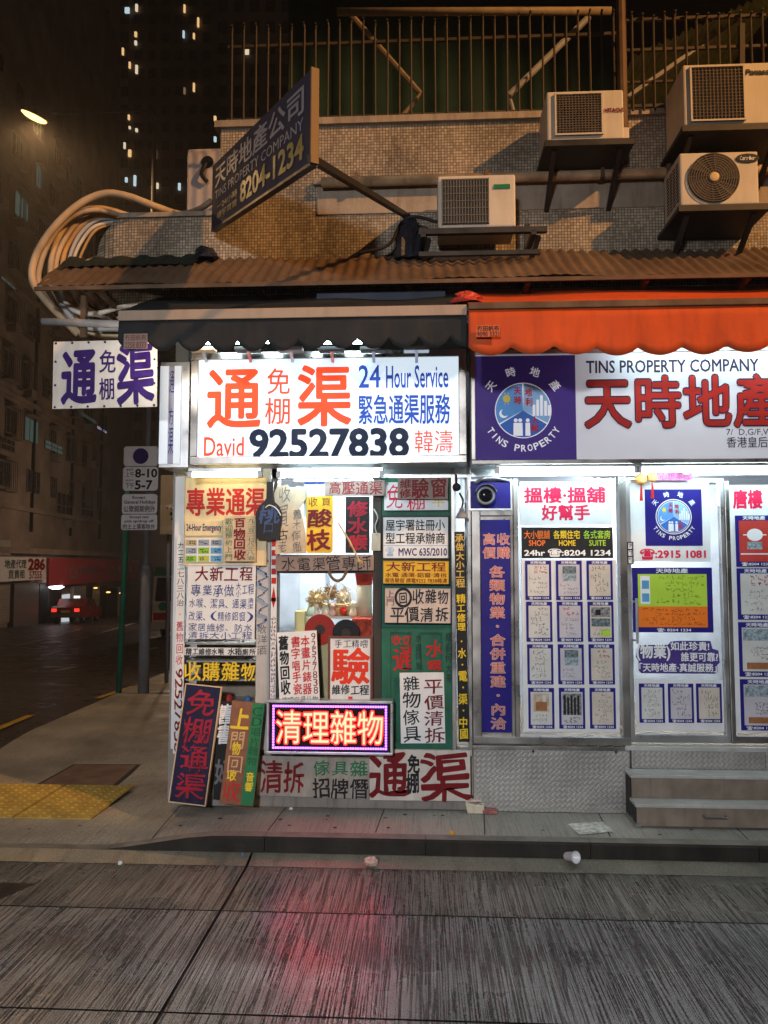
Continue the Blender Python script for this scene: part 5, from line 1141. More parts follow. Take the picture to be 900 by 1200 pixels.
# little spot lamp and bits of hardware beside the strip
c = at(541, 604, -.09); t = thing('spot_lamp', 'small grey spot lamp hanging above the black and yellow strip', 'lamp', c)
MB().lathe((c.x, c.y, c.z-.02), [(.042, 0), (.044, .006), (.022, .045), (.014, .07)], n=18).build('shade', GREYP, t, smooth=True)
MB().tube(smooth_pts([(c.x, c.y, c.z+.05), (c.x+.01, c.y, c.z+.10), (c.x-.01, -.03, c.z+.16)]), .007, n=6).build('stem', DARKM, t)
c = at(535, 571, -.06); o = MB().lathe((c.x, c.y, c.z), [(.028, -.01), (.03, .01), (.012, .03)], n=16, axis='y').bar((c.x, c.y+.01, c.z), (c.x, -.0, c.z+.10), .014, .014).build('bell_speaker', BLACK, None, origin=c); tag(o, 'small round black speaker hung above the spot lamp', 'speaker')
c, w, h = place(432, 596, 447, 648, -.06); o = MB().box((c.x-w*.3, -.05, c.z-h*.45), (c.x+w*.42, -.02, c.z-h*.05)).tube(smooth_pts([(c.x-.01, -.05, c.z+h*.5), (c.x+.02, -.06, c.z+h*.3), (c.x, -.05, c.z+h*.1), (c.x+.015, -.05, c.z-h*.1)]), .006, n=6).build('meter_box', mat('greenish_grey_box', (.42,.44,.38), .5, dirt=.4), None, origin=c, bevel=.003); tag(o, 'small grey meter box with a cable between the window and the sign stack', 'meter')

# ================================================================== THE ESTATE AGENT'S SHOPFRONT
ef = thing('shopfront', 'stainless steel shopfront of the estate agent raised on tread plate', 'shopfront', (fx(700), 0, zfl))
for u0, u1, y0, za_, zb_ in ((552.8, 563, -.03, 868, 599), (602, 607.5, -.03, 868, 562), (726, 735, -.03, 868, 560), (851.5, 857, -.02, 866, 566), (598, 602, -.02, 868, 562)):
    MB().box((fx(u0), y0, fz(za_)), (fx(u1), .06, fz(zb_))).build('mullion', STEEL, ef, bevel=.004)
MB().box((fx(553), -.032, fz(869)), (fx(735), .06, fz(860.5))).build('bottom_rail', STEEL, ef, bevel=.004)
MB().box((fx(563.2), -.025, fz(605)), (fx(601.8), .06, fz(599))).build('cross_rail', STEEL, ef, bevel=.003)
MB().box((fx(563.2), -.0, fz(868)), (fx(601.8), .05, fz(600))).build('back_panel', STEEL, ef)
MB().box((fx(857.2), -.0, fz(866)), (XR-.11, .05, fz(858.5))).build('bottom_rail', STEEL, ef)
MB().box((fx(552.8), .0, fz(559)), (XR-.11, .06, zt)).build('head_rail', ALU, ef)
# blue box with the camera
B('blue_board', 'bright blue panel behind the security camera', 'board', (551, 564, 598, 596), -.02, BLUEV, thick=.02, rim=ALU, rimw=.012)
c = at(569, 581, -.12); t = thing('security_camera', 'round black and silver security camera under a small hood on the blue panel', 'camera', c)
MB().lathe((c.x, c.y-.02, c.z), [(.062, -.07), (.064, 0), (.052, .012), (.050, .008)], n=28, axis='y').build('housing', mat('silver_grey', (.35,.36,.36), .35, metal=.4), t, smooth=True)
MB().lathe((c.x, c.y-.028, c.z), [(.046, 0), (.044, .008), (.02, .016)], n=24, axis='y').build('lens_face', mat('glossy_black', (.01,.012,.015), .08), t, smooth=True)
n = 16; hood = [(c.x+.078*math.cos(R(20+140*i/n)), c.z+.078*math.sin(R(20+140*i/n))) for i in range(n+1)]; inn = [(c.x+(x-c.x)*.94, c.z+(z-c.z)*.94) for x, z in reversed(hood)]
MB().prism(hood+inn, c.y-.07, c.y+.05).build('hood', GREYP, t)
MB().bar((c.x, c.y+.04, c.z), (c.x, -.031, c.z+.02), .03, .03).build('mount', GREYP, t)
c = at(572, 562, -.08); o = MB().tube(smooth_pts([at(557, 566, -.05), at(566, 561, -.08), at(580, 560, -.08), at(596, 563, -.05)]), .012, n=8).build('curved_conduit', ALU, None, origin=c, smooth=True); tag(o, 'curved grey conduit above the security camera', 'conduit')
B('vertical_sign', 'tall violet blue sign with pink outlined property buying characters', 'sign', (564, 608, 601, 857), -.012, BLUEV, [('高價', .08, .06, .46, .19, 0, dict(dir='v', bold=.034, gap=.09)), ('高價', .08, .06, .46, .19, 1, dict(dir='v', bold=.008, lift=.0008, gap=.09)), ('收購', .52, .06, .92, .19, 0, dict(dir='v', bold=.034, gap=.09)), ('收購', .52, .06, .92, .19, 1, dict(dir='v', bold=.008, lift=.0008, gap=.09)),
   ('各類物業·合併重建·內洽', .28, .215, .74, .99, 0, dict(dir='v', bold=.034, gap=.09)), ('各類物業·合併重建·內洽', .28, .215, .74, .99, 1, dict(dir='v', bold=.008, lift=.0008, gap=.09))], [mat('pale_pink_outline', (.70,.55,.50), .5), mat('salmon_print', (.52,.14,.12), .5)], thick=.010)
# the property display case
pc, pw, ph = place(609, 564, 724, 857, -.015)
B('header_panel', 'white display header with crimson outlined characters', 'sign', (609, 564, 716, 615), -.018, PAPER, [('搵樓·搵舖', .05, .14, .93, .49, 0, dict(bold=.03)), ('好幫手', .24, .55, .76, .89, 0, dict(bold=.03))], [INKCRIM], thick=.010)
B('phone_sign', 'black band with orange, yellow and green words over a phone number', 'sign', (611, 618, 718, 654), -.018, BLACK, [('大小靚舖', .03, .10, .31, .37, 0, dict(bold=.015)), ('各類住宅', .35, .10, .64, .37, 1, dict(bold=.015)), ('各式套房', .68, .10, .97, .37, 2, dict(bold=.015)), ('SHOP', .08, .42, .26, .60, 0, dict(bold=.015)), ('HOME', .41, .42, .59, .60, 1, dict(bold=.015)), ('SUITE', .74, .42, .92, .60, 2, dict(bold=.015)), ('24hr ☎:8204 1234', .03, .70, .97, .96, 3, dict(bold=.028))], [INKOR, INKY, mat('lime_print', (.35,.55,.05), .5), INKW], thick=.010)
B('backing_board', 'white backing board behind twelve blue listing cards', 'board', (612, 655, 724, 857), -.012, PAPER, thick=.010)
CARDT = {}
def card(label, rect, Y, kind, seed, group):
    q = random.Random(seed)
    sp = [('#rect', .09, .10, .91, .90, 1), ('天時地產', .2, .012, .8, .085, 2, dict(bold=.02)), ('☎:8204 1234', .14, .915, .90, .985, 2, dict(bold=.02))]
    if kind == 'note': sp += [('#page', .16, .14, .84, .86, q.choice([3, 4]), dict(rows=q.choice([4, 5, 6]), per=5, th=.0022, lift=.0008, seed=seed))]
    elif kind == 'rednote': sp += [('#page', .16, .13, .84, .36, 5, dict(rows=2, per=4, th=.004, lift=.0008, seed=seed)), ('#page', .16, .40, .84, .86, 4, dict(rows=4, per=5, th=.0022, lift=.0008, seed=seed+1))]
    elif kind == 'photo': sp += [('#rect', .25, .14, .78, .52, 6, dict(lift=.0006)), ('#rect', .25, .33, .78, .52, 7, dict(lift=.0009)), ('#page', .16, .58, .84, .86, 4, dict(rows=3, per=6, th=.0022, lift=.0008, seed=seed))]
    elif kind == 'plan': sp += [('#rect', .14, .14, .86, .38, 8, dict(lift=.0006)), ('#rect', .14, .42, .86, .62, 6, dict(lift=.0006)), ('#rect', .3, .2, .5, .34, 3, dict(lift=.0009)), ('#page', .16, .66, .84, .86, 4, dict(rows=2, per=6, th=.0022, lift=.0008, seed=seed)), ('#rect', .5, .70, .86, .86, 9, dict(lift=.0005))]
    elif kind == 'room': sp += [('#rect', .20, .14, .80, .58, 10, dict(lift=.0006)), ('#rect', .28, .34, .72, .56, 11, dict(lift=.0009)), ('#rect', .55, .18, .68, .34, 1, dict(lift=.0009)), ('#page', .16, .64, .84, .84, 4, dict(rows=2, per=6, th=.0022, lift=.0008, seed=seed))]
    elif kind == 'tower':
        sp += [('#rect', .14, .14, .86, .66, 8, dict(lift=.0006))]
        for k in range(5): sp += [('#rect', .18+.13*k, .18+.05*(k % 2), .26+.13*k, .66, 3, dict(lift=.0009))]
        sp += [('#page', .2, .70, .8, .86, 3, dict(rows=2, per=4, th=.004, lift=.0008, seed=seed))]
    elif kind == 'redposter': sp += [('#rect', .09, .10, .91, .90, 5, dict(lift=.0004)), ('●', .30, .26, .72, .50, 2, dict(lift=.0008)), ('#rect', .30, .52, .70, .66, 7, dict(lift=.0008)), ('#rect', .2, .37, .82, .39, 2, dict(lift=.0010)), ('#rect', .12, .74, .88, .765, 2, dict(lift=.0008))]
    elif kind == 'clipping': sp += [('#rect', .12, .12, .82, .34, 7, dict(lift=.0005)), ('#rect', .25, .40, .86, .72, 1, dict(lift=.0009)), ('#page', .28, .44, .84, .70, 3, dict(rows=4, per=6, th=.0022, lift=.0012, seed=seed)), ('#rect', .2, .74, .8, .86, 11, dict(lift=.0006))]
    return B('listing_card', label, 'card', rect, Y, BLUEV, sp, [BLUEV, [mat('card_paper', (.60,.60,.58), .6, var=.1), mat('card_paper_lilac', (.52,.50,.55), .6, var=.12), mat('card_paper_buff', (.58,.52,.45), .6, var=.12)][seed % 3], INKW, INK, INKGREY, mat('card_red', (.50,.05,.04), .5), mat('card_teal', (.13,.17,.19), .5, var=.8, scale=70), mat('card_sky', (.27,.34,.38), .5, var=.6, scale=60), mat('card_grey', (.22,.22,.22), .5, var=.8, scale=80), LIME, mat('card_tan', (.50,.40,.30), .5, var=.3, scale=30), mat('card_terracotta', (.33,.14,.06), .5, var=.2, scale=30)], thick=.004, group=group)
rows = [('top', 657, 703), ('second', 705, 752), ('third', 755, 802), ('bottom', 806, 854)]
cols = [('first', 615.5, 646), ('middle', 651.5, 682), ('last', 687.5, 718)]
kinds = [['rednote', 'photo', 'note'], ['note', 'rednote', 'plan'], ['note', 'photo', 'rednote'], ['room', 'tower', 'note']]
desc = {'rednote': 'with a reddish heading', 'photo': 'with a teal photograph', 'note': 'of plain handwriting', 'plan': 'with plans and a lime patch', 'room': 'showing a brown room photo', 'tower': 'with grey tower drawing'}
for i, (rn, v0, v1) in enumerate(rows):
    for j, (cn, u0, u1) in enumerate(cols):
        s = i*1.2
        card(f'blue card {desc[kinds[i][j]]}, {cn} in the {rn} row of the case', (u0+s, v0, u1+s, v1), -.022, kinds[i][j], i*3+j, 'listing cards in the display case')
# the glass door
dx0, dx1, dz0, dz1 = fx(735.3), fx(851.2), fz(866), fz(563)
dr = thing('glass_door', 'white papered glass door of the estate agent above the steel steps', 'door', ((dx0+dx1)/2, 0, dz0))
MB().box((dx0+.03, .012, dz0+.05), (dx1-.03, .022, dz1-.03)).build('pane', GLASS, dr)
f = MB(); f.box((dx0, -.012, dz0), (dx0+.03, .04, dz1)); f.box((dx1-.03, -.012, dz0), (dx1, .04, dz1)); f.box((dx0+.0305, -.0115, dz0), (dx1-.0305, .04, dz0+.05)); f.box((dx0+.0305, -.0115, dz1-.03), (dx1-.0305, .04, dz1)); f.build('frame', ALU, dr, bevel=.003)
MB().bar((dx0+.05, -.045, fz(752)), (dx0+.05, -.045, fz(700)), .016, .016).bar((dx0+.05, -.045, fz(704)), (dx0+.02, -.01, fz(704)), .012, .012).bar((dx0+.05, -.045, fz(748)), (dx0+.02, -.01, fz(748)), .012, .012).build('handle', ALU, dr, bevel=.002)
lg = B('logo_poster', 'white door poster with a blue emblem square over a crimson phone number', 'poster', (738, 566, 832, 658), -.004, PAPER, [('#rect', .19, .08, .90, .80, 0), ('☎:2915 1081', .12, .84, .93, .97, 1, dict(bold=.035))], [BLUEV, INKCRIM], thick=.005)
c, w, h = place(738, 566, 832, 658, -.004)
emblem(lg, (.545-.5)*w, (.5-.43)*h, .225*h, -.0062, INKW, name='emblem')
B('small_label', 'little black framed strip of squares beside the crimson phone number', 'label', (736, 636, 741, 660), -.012, PAPER, [('#rect', .0, .3, 1, .36, 0), ('#rect', 0, .64, 1, .70, 0), ('#page', .2, .02, .9, .98, 0, dict(rows=3, per=2))], [INK], thick=.004, rim=BF, rimw=.006)
gl = [('#rect', .07, .10, .93, .60, 1), ('#rect', .07, .60, .93, .92, 2), ('天時地產', .30, .015, .70, .085, 3, dict(bold=.02)), ('☎: 8204 1234', .30, .935, .72, .99, 3, dict(bold=.02)), ('#rect', .10, .13, .22, .56, 3, dict(lift=.0005)), ('#rect', .12, .20, .21, .33, 4, dict(lift=.0009)), ('#rect', .12, .40, .21, .53, 4, dict(lift=.0009)), ('#page', .26, .12, .90, .58, 5, dict(rows=5, per=9, th=.0022, lift=.0008, seed=77)), ('#page', .10, .62, .90, .90, 6, dict(rows=4, per=9, th=.0022, lift=.0008, seed=78))]
B('offer_poster', 'blue bordered poster with lime green and orange halves on the glass door', 'poster', (741, 665, 835, 741), -.004, BLUEV, gl, [BLUEV, LIME, ORP, INKW, SKYB, mat('dark_green_ink', (.04,.12,.02), .5), INKR], thick=.005)
BLOB = mat('violet_sticker', (.07,.04,.22), .45)
ol = [(.03, .30), (.06, .16), (.40, .14), (.44, .04), (.55, .02), (.90, .02), (.92, .25), (.99, .30), (1.0, .66), (.97, .72), (.97, .92), (.94, .98), (.08, .98), (.05, .90), (.05, .62), (.02, .50)]
B('sticker_sign', 'dark violet outlined sticker of white service promise characters on the door', 'sticker', (743, 750, 843, 790), -.006, BLOB, [('(物業)', .03, .12, .42, .60, 0, dict(bold=.03)), ('如此珍貴!', .43, .05, .88, .30, 0, dict(bold=.02)), ('誰更可靠?', .55, .36, .98, .62, 0, dict(bold=.02)), ('「天時地產·真誠服務」', .06, .68, .96, .93, 0, dict(bold=.02))], [INKW], thick=.003, outline=ol)
B('backing_sheet', 'white sheet behind three blue cards at the foot of the door', 'sheet', (745, 796, 848, 857), -.003, PAPER, thick=.004)
for j, (cn, u0, u1) in enumerate((('first', 749, 779), ('middle', 783, 813), ('last', 816, 846))):
    card(f'blue listing card, {cn} of the three at the foot of the glass door', (u0, 801, u1, 847), -.010, 'note', 30+j, 'listing cards on the door')
o = B('red_paper_strip', 'pink paper strip of lucky characters above the glass door', 'paper', (770, 553, 812, 563), -.05, mat('pink_strip', (.62,.25,.45), .6, var=.3, scale=40), [('心想事成', .06, .1, .94, .9, 0, dict(hand=.6))], [mat('pink_ink', (.5,.05,.25), .5)], thick=.003)
for i, (u, lab, v) in enumerate(((751, 'larger orange gourd ornament with a red tassel hanging over the glass door', 561), (764, 'smaller orange gourd ornament with a red tassel hanging over the glass door', 559))):
    c = at(u, v, -.10); r = .042-.006*i
    t = thing('gourd_ornament', lab, 'ornament', c)
    MB().lathe((c.x, c.y, c.z-r), [(r*.2, 0), (r*.8, r*.25), (r*1.0, r*.9), (r*.85, r*1.45), (r*.3, r*1.8), (r*.1, r*2)], n=20).build('gourd', mat('orange_gourd', (.78,.36,.12), .45, var=.25), t, smooth=True)
    MB().tube([(c.x, c.y, c.z-r), (c.x+.002, c.y, c.z-r-.04), (c.x, c.y, c.z-r-.11)], [.003, .008, .012], n=7).build('tassel', INKRED, t)
    MB().tube([(c.x, c.y, c.z+r*.9), (c.x, c.y, c.z+r+.05)], .002, n=5).build('cord', INKRED, t)
c = at(804, 548, -.12); t = thing('spot_lamp', 'glass bulb fitting hanging under the estate agent sign', 'lamp', c)
MB().lathe((c.x, c.y, c.z-.05), [(.012, 0), (.026, .012), (.028, .03), (.016, .055), (.014, .09)], n=16).build('bulb', mat('pearl_glass', (.7,.72,.72), .2), t, smooth=True)
MB().cyl((c.x, c.y, c.z+.04), (c.x, c.y, c.z+.09), .016, n=12).build('holder', DARKM, t)
# window beside the door
B('window_backing', 'pale window sheet with crimson tenement characters at the frame edge', 'panel', (857.5, 567, 960, 857), -.010, PAPER, [('唐樓', .05, .02, .38, .095, 0, dict(bold=.04))], [INKCRIM], thick=.010)
for (v0, v1), kd, lab in (((604, 664), 'redposter', 'blue framed red poster with a round white crest, uppermost in the end window'), ((666, 726), 'rednote', 'blue framed typed notice with red heading in the end window'), ((729, 793), 'clipping', 'blue framed pale blue map and clipping in the end window'), ((796, 856), 'clipping', 'blue framed clippings poster lowest in the end window')):
    s = (v0-604)*.03
    card(lab, (862+s, v0, 906+s, v1), -.024, kd, v0, 'framed posters in the end window')
    o = bpy.data.objects[COL.objects[-2].name]
# tread plate plinth and steel steps
pl = thing('tread_plate_plinth', 'steel tread plate plinth under the property display case', 'plinth', (fx(643), -.02, 0))
MB().box((fx(553), -.03, .002), (fx(733), .019, fz(875))).build('panel', TREAD, pl, bevel=.004)
MB().box((fx(552.5), -.045, fz(875)+.0005), (fx(733), .019, fz(870.5))).build('cap', STEEL, pl, bevel=.003)
for u, v in ((622, 877), (717, 877), (558, 936), (728, 936)): MB().lathe((fx(u), -.0302, fz(v)), [(.009, 0), (.007, .004)], n=10, axis='y').build('bolt', DARKM, pl)
dt = thing('door_threshold', 'tread plate threshold step below the glass door', 'threshold', (fx(812), -.02, fz(897)))
MB().box((fx(734.5), -.04, fz(895)), (fx(888), .019, fz(874))).build('riser', TREAD, dt, bevel=.003)
MB().box((fx(727), -.05, fz(874)+.0005), (fx(890), .019, fz(869))).build('tread', STEPM, dt, bevel=.003)
MB().box((fx(735), -.02, .002), (fx(888), .018, fz(895.5))).build('base_panel', DARKM, dt)
dt = thing('tread_plate_plinth', 'second tread plate plinth beyond the threshold step', 'plinth', (fx(905), -.02, 0))
MB().box((fx(889), -.032, .002), (XR-.11, .019, fz(869))).build('panel', TREAD, dt, bevel=.003)
# loose two step steel stair
ys2, ys1 = -.315, -.19
sx0 = at(745, 950, ys2).x; sx1 = XR-1.3
z2t = at(800, 943, ys2).z; z1t = at(800, 908, ys1).z
st = thing('steel_steps', 'loose two step steel stair with a handle below the glass door', 'steps', ((sx0+sx1)/2, -.22, 0))
MB().box((sx0, ys2, z2t-.022), (sx1, ys1+.02, z2t)).build('tread', STEPM, st, bevel=.003)
MB().box((sx0, ys1-.02, z1t-.02), (sx1, -.052, z1t)).build('tread', STEPM, st, bevel=.003)
MB().box((sx0+.01, ys2+.012, .012), (sx1-.01, ys2+.02, z2t-.0225)).build('riser', STEPR, st)
MB().box((sx0+.01, ys1+.0, z2t+.0005), (sx1-.01, ys1+.008, z1t-.0205)).build('riser', STEPR, st)
MB().box((sx0+.0, ys2+.005, .002), (sx0+.035, -.06, .03)).build('side_rail', STEEL, st)
for y in (ys2+.03, ys1+.03, -.08): MB().box((sx0+.005, y, .0305), (sx0+.035, y+.03, (z2t if y < ys1 else z1t)-.023)).build('leg', DARKM, st)
hz = (z2t)/2+.005; hx = at(838, 951, ys2).x
MB().tube([(hx-.07, ys2+.011, hz), (hx-.07, ys2-.025, hz), (hx+.07, ys2-.025, hz), (hx+.07, ys2+.011, hz)], .008, n=8).build('handle', STEEL, st)

# dark gum spots and splashes trodden into the pavement
mb = MB(); q = random.Random(31)
for i in range(60):
    X, Y = q.uniform(-3.6, 2.4), q.choice((q.uniform(-.45, -.08), q.uniform(-.45, 1.2)))
    if Y > -.06 and X > -2.0: continue
    r_ = q.uniform(.006, .018); z_ = base(Y)+pav_h(X, Y)+.0035
    mb.add([(X+r_*q.uniform(.7, 1.2)*math.cos(k*.785), Y+r_*q.uniform(.7, 1.2)*math.sin(k*.785), z_) for k in range(8)], [tuple(range(8))])
o = struct(mb.build('pavement_stain', mat('old_gum', (.045,.04,.036), .6), None, origin=(0,0,0)))

# ================================================================== LITTER
def litter_ground(u, v, z): return gnd(u, v, z)
c = gnd(557, 952, .0); t = thing('takeaway_box', 'crumpled white takeaway box by the tread plate plinth', 'takeaway box', (c.x, c.y, .002))
MB().add([(c.x-.055,c.y-.04,.002),(c.x+.055,c.y-.04,.002),(c.x+.055,c.y+.04,.002),(c.x-.055,c.y+.04,.002),(c.x-.07,c.y-.05,.07),(c.x+.06,c.y-.052,.062),(c.x+.07,c.y+.045,.055),(c.x-.06,c.y+.05,.075)], [(0,3,2,1),(0,1,5,4),(1,2,6,5),(2,3,7,6),(3,0,4,7),(4,5,6,7)]).build('tub', mat('greasy_white_box', (.68,.62,.48), .4, var=.15, scale=20), t, bevel=.006)
MB().box((c.x-.05, c.y-.02, .0755), (c.x+.04, c.y+.05, .083)).build('lid', mat('pinkish_lid', (.7,.5,.48), .4), t, bevel=.004)
c = gnd(573, 953, 0); o = MB().add([(c.x-.04,c.y-.03,.003),(c.x+.05,c.y-.03,.003),(c.x+.055,c.y+.035,.003),(c.x-.045,c.y+.03,.003),(c.x-.05,c.y-.035,.03),(c.x+.06,c.y-.03,.022),(c.x+.05,c.y+.04,.026),(c.x-.04,c.y+.035,.034)], [(0,3,2,1),(0,1,5,4),(1,2,6,5),(2,3,7,6),(3,0,4,7),(4,5,6,7)]).build('crushed_carton', mat('reddish_carton', (.35,.13,.12), .5, var=.4, scale=30), None, origin=(c.x, c.y, .003), bevel=.004); tag(o, 'crushed reddish carton lying against the white takeaway box', 'carton')
pts = [gnd(665, 966, .004), gnd(706, 964, .004), gnd(719, 975, .004), gnd(679, 979, .004)]
mb = MB(); n = 8; vs = []
for j in range(n+1):
    for i in range(n+1):
        s, tt = i/n, j/n; p = (pts[0]*(1-s)+pts[1]*s)*(1-tt)+(pts[3]*(1-s)+pts[2]*s)*tt
        vs.append((p.x, p.y, .005+.006*abs(math.sin(i*1.3+j*.7))))
mb.add(vs, [(j*(n+1)+i, (j+1)*(n+1)+i, (j+1)*(n+1)+i+1, j*(n+1)+i+1) for j in range(n) for i in range(n)])
o = mb.build('flyer', mat('printed_flyer', (.62,.60,.55), .6, var=.45, scale=28), None, origin=pts[0]); tag(o, 'printed flyer lying flat on the pavement before the steps', 'flyer')
def crumple(name, label, cat, u, v, r, m, seed, z=-.106, flat=.7):
    c = gnd(u, v, z); q = random.Random(seed); mb = MB(); n, k = 12, 8; vs = []
    for i in range(k+1):
        ph = math.pi*i/k
        for j in range(n):
            th = 2*math.pi*j/n; rr = r*q.uniform(.65, 1.15)
            vs.append((c.x+rr*math.sin(ph)*math.cos(th), c.y+rr*math.sin(ph)*math.sin(th)*.8, max(z, c.z+r*flat*.8-rr*math.cos(ph)*flat)))
    mb.add(vs, [(i*n+j, i*n+(j+1) % n, (i+1)*n+(j+1) % n, (i+1)*n+j) for i in range(k) for j in range(n)])
    o = mb.build(name, m, None, origin=(c.x, c.y, z)); tag(o, label, cat)
crumple('crumpled_tissue', 'crumpled pinkish tissue lying in the gutter', 'tissue', 435, 1014, .042, mat('pink_tissue', (.66,.42,.36), .7), 3)
c = gnd(664, 1010, -.105); o = MB().lathe((0,0,0), [(.024, 0), (.026, .005), (.034, .085), (.036, .088), (.032, .088), (.023, .006)], n=18).build('plastic_cup', mat('clear_plastic_cup', (.62,.64,.66), .2), None, origin=(0,0,0), smooth=True); o.location = (c.x, c.y, -.072); o.rotation_euler = (R(75), R(20), R(25)); tag(o, 'tipped clear plastic cup lying in the gutter', 'cup')
crumple('orange_peel', 'little orange peel on the kerb edge', 'peel', 530, 978, .018, mat('orange_peel', (.75,.35,.03), .6), 4, z=.0)
crumple('blue_scrap', 'small blue plastic scrap in the gutter', 'scrap', 284, 1003, .014, mat('blue_scrap', (.06,.25,.45), .4), 5)
crumple('white_scrap', 'tiny white paper scrap on the road at the kerb end', 'scrap', 141, 1013, .016, PAPER, 6)
crumple('white_scrap', 'tiny white paper scrap on the pavement before the LED sign', 'scrap', 341, 949, .014, PAPER, 7, z=.0)

# ================================================================== POSTS AT THE CORNER
def upright(u, v): return street(u, v, .12)
# street lamp
p = upright(168, 812); d_ = p.y; zt_ = at(168, 122, p.y).z
hd = at(40, 136, p.y)
t = thing('street_lamp', 'tall grey street lamp with a thick base and glowing amber head', 'street lamp', p)
zs = at(168, 668, p.y).z
MB().cyl(p, (p.x, p.y, zs), .085, n=18).cyl((p.x, p.y, zs), (p.x, p.y, zs+.08), .085, .05, n=18).build('base', mat('lamp_post_grey', (.17,.17,.18), .45, dirt=.3), t, smooth=True)
MB().cyl((p.x, p.y, zs+.08), (p.x, p.y, hd.z-.15), .048, .036, n=14).build('shaft', mat('lamp_post_grey'), t, smooth=True)
MB().tube(smooth_pts([(p.x, p.y, hd.z-.2), (p.x-.08, p.y, hd.z+.0), (p.x-.4, p.y, hd.z+.05), (hd.x+.3, p.y, hd.z+.04)]), .03, n=8).build('arm', mat('lamp_post_grey'), t, smooth=True)
tl = MB(); tl.lathe((0,0,0), [(.04, -.34), (.10, -.28), (.13, 0), (.10, .28), (.03, .34)], n=18, axis='y')
hh = MB(); hb = MB()
for dst, zsgn in ((hh, -1), (hb, 1)):
    vs = []; n, k = 18, 10
    for i in range(k+1):
        s = i/k*2-1; rad = math.sqrt(max(.02, 1-s*s*.95))
        for j in range(n//2+1):
            th = math.pi*j/(n//2); vs.append((hd.x+s*.21, p.y+.10*rad*math.cos(th), hd.z-s*.10+zsgn*(.07 if zsgn < 0 else .07)*rad*math.sin(th)+(.003*zsgn)))
    q = n//2+1; dst.add(vs, [(i*q+j, i*q+j+1, (i+1)*q+j+1, (i+1)*q+j) for i in range(k) for j in range(q-1)])
hh.build('lamp_glass', LAMPHEAD, t, smooth=True); hb.build('lamp_hood', mat('lamp_post_grey'), t, smooth=True)
l2 = bpy.data.lights.new('lamp_light', 'SPOT'); l2.energy = 800; l2.color = (1, .58, .25); l2.spot_size = R(150); l2.spot_blend = .5; l2.shadow_soft_size = .12
l2o = bpy.data.objects.new('lamp_light', l2); COL.objects.link(l2o); l2o.location = hd-Vector((0, 0, .2)); l2o.parent = t; l2o.location -= Vector(p)
# parking sign on its green post
p = upright(139, 812); tp = at(152, 534, p.y)
t = thing('parking_sign', 'green post carrying four stacked white restriction plates', 'sign post', p)
MB().cyl(p, tp, .045, n=14).build('post', GREENP, t, smooth=True)
PLT = mat('reflective_plate', (.85,.80,.82), .4, var=.06, dirt=.15)
def plate(u0, v0, u1, v1, specs, inks, extra=None):
    Y = p.y-.07; c, w, h = place(u0, v0, u1, v1, Y); mb = MB()
    r = min(w, h)*.14; ol = []
    for cx_, cz_, a0 in ((w/2-r, h/2-r, 0), (-w/2+r, h/2-r, 90), (-w/2+r, -h/2+r, 180), (w/2-r, -h/2+r, 270)):
        for k in range(5): ol.append((c.x+cx_+r*math.cos(R(a0+22.5*k)), c.z+cz_+r*math.sin(R(a0+22.5*k))))
    mb.prism(list(reversed(ol)), Y, Y+.012)
    o = mb.build('plate', PLT, t)
    lm = MB()
    for i, s in enumerate(specs):
        op = dict(s[6]) if len(s) > 6 else {}
        if s[0] == '#disc':
            lm.lathe((c.x+(s[1]-.5)*w, Y-.003, c.z+(.5-s[2])*h), [(s[3]*h, 0), (s[3]*h, .002)], n=32, axis='y', m=s[5])
        else: put(lm, s[0], c.x+(s[1]-.5)*w, c.z+(.5-s[4])*h, c.x+(s[3]-.5)*w, c.z+(.5-s[2])*h, s[5], Y-.004, **op)
    lm.build('lettering', inks, o, origin=ORG[o.name])
    MB().box((c.x-w*.3, Y+.0125, c.z-.02), (c.x+w*.3, p.y+.045, c.z+.02)).build('clamp', DARKM, o, origin=ORG[o.name])
plate(145, 523, 185, 546, [('#disc', .5, .5, .40, 0, 0)], [INKP])
plate(144, 547, 185, 575, [('am', .10, .08, .28, .16, 0), ('上午', .08, .20, .32, .42, 0), ('8-10', .36, .10, .97, .44, 0, dict(bold=.03)), ('pm', .10, .54, .28, .62, 0), ('下午', .08, .66, .32, .90, 0), ('5-7', .36, .58, .84, .94, 0, dict(bold=.03))], [INK])
plate(143, 579, 184, 602, [('Except', .30, .10, .66, .28, 0, dict(bold=.02)), ('General Holidays', .06, .32, .95, .54, 0, dict(bold=.02)), ('公眾假期例外', .05, .60, .95, .92, 0, dict(bold=.015))], [INK])
plate(142, 603, 184, 621, [('Except taxi', .24, .08, .76, .28, 0, dict(bold=.02)), ('pick up/drop off', .10, .34, .90, .56, 0, dict(bold=.02)), ('的士上落客除外', .05, .62, .95, .94, 0, dict(bold=.015))], [INK])
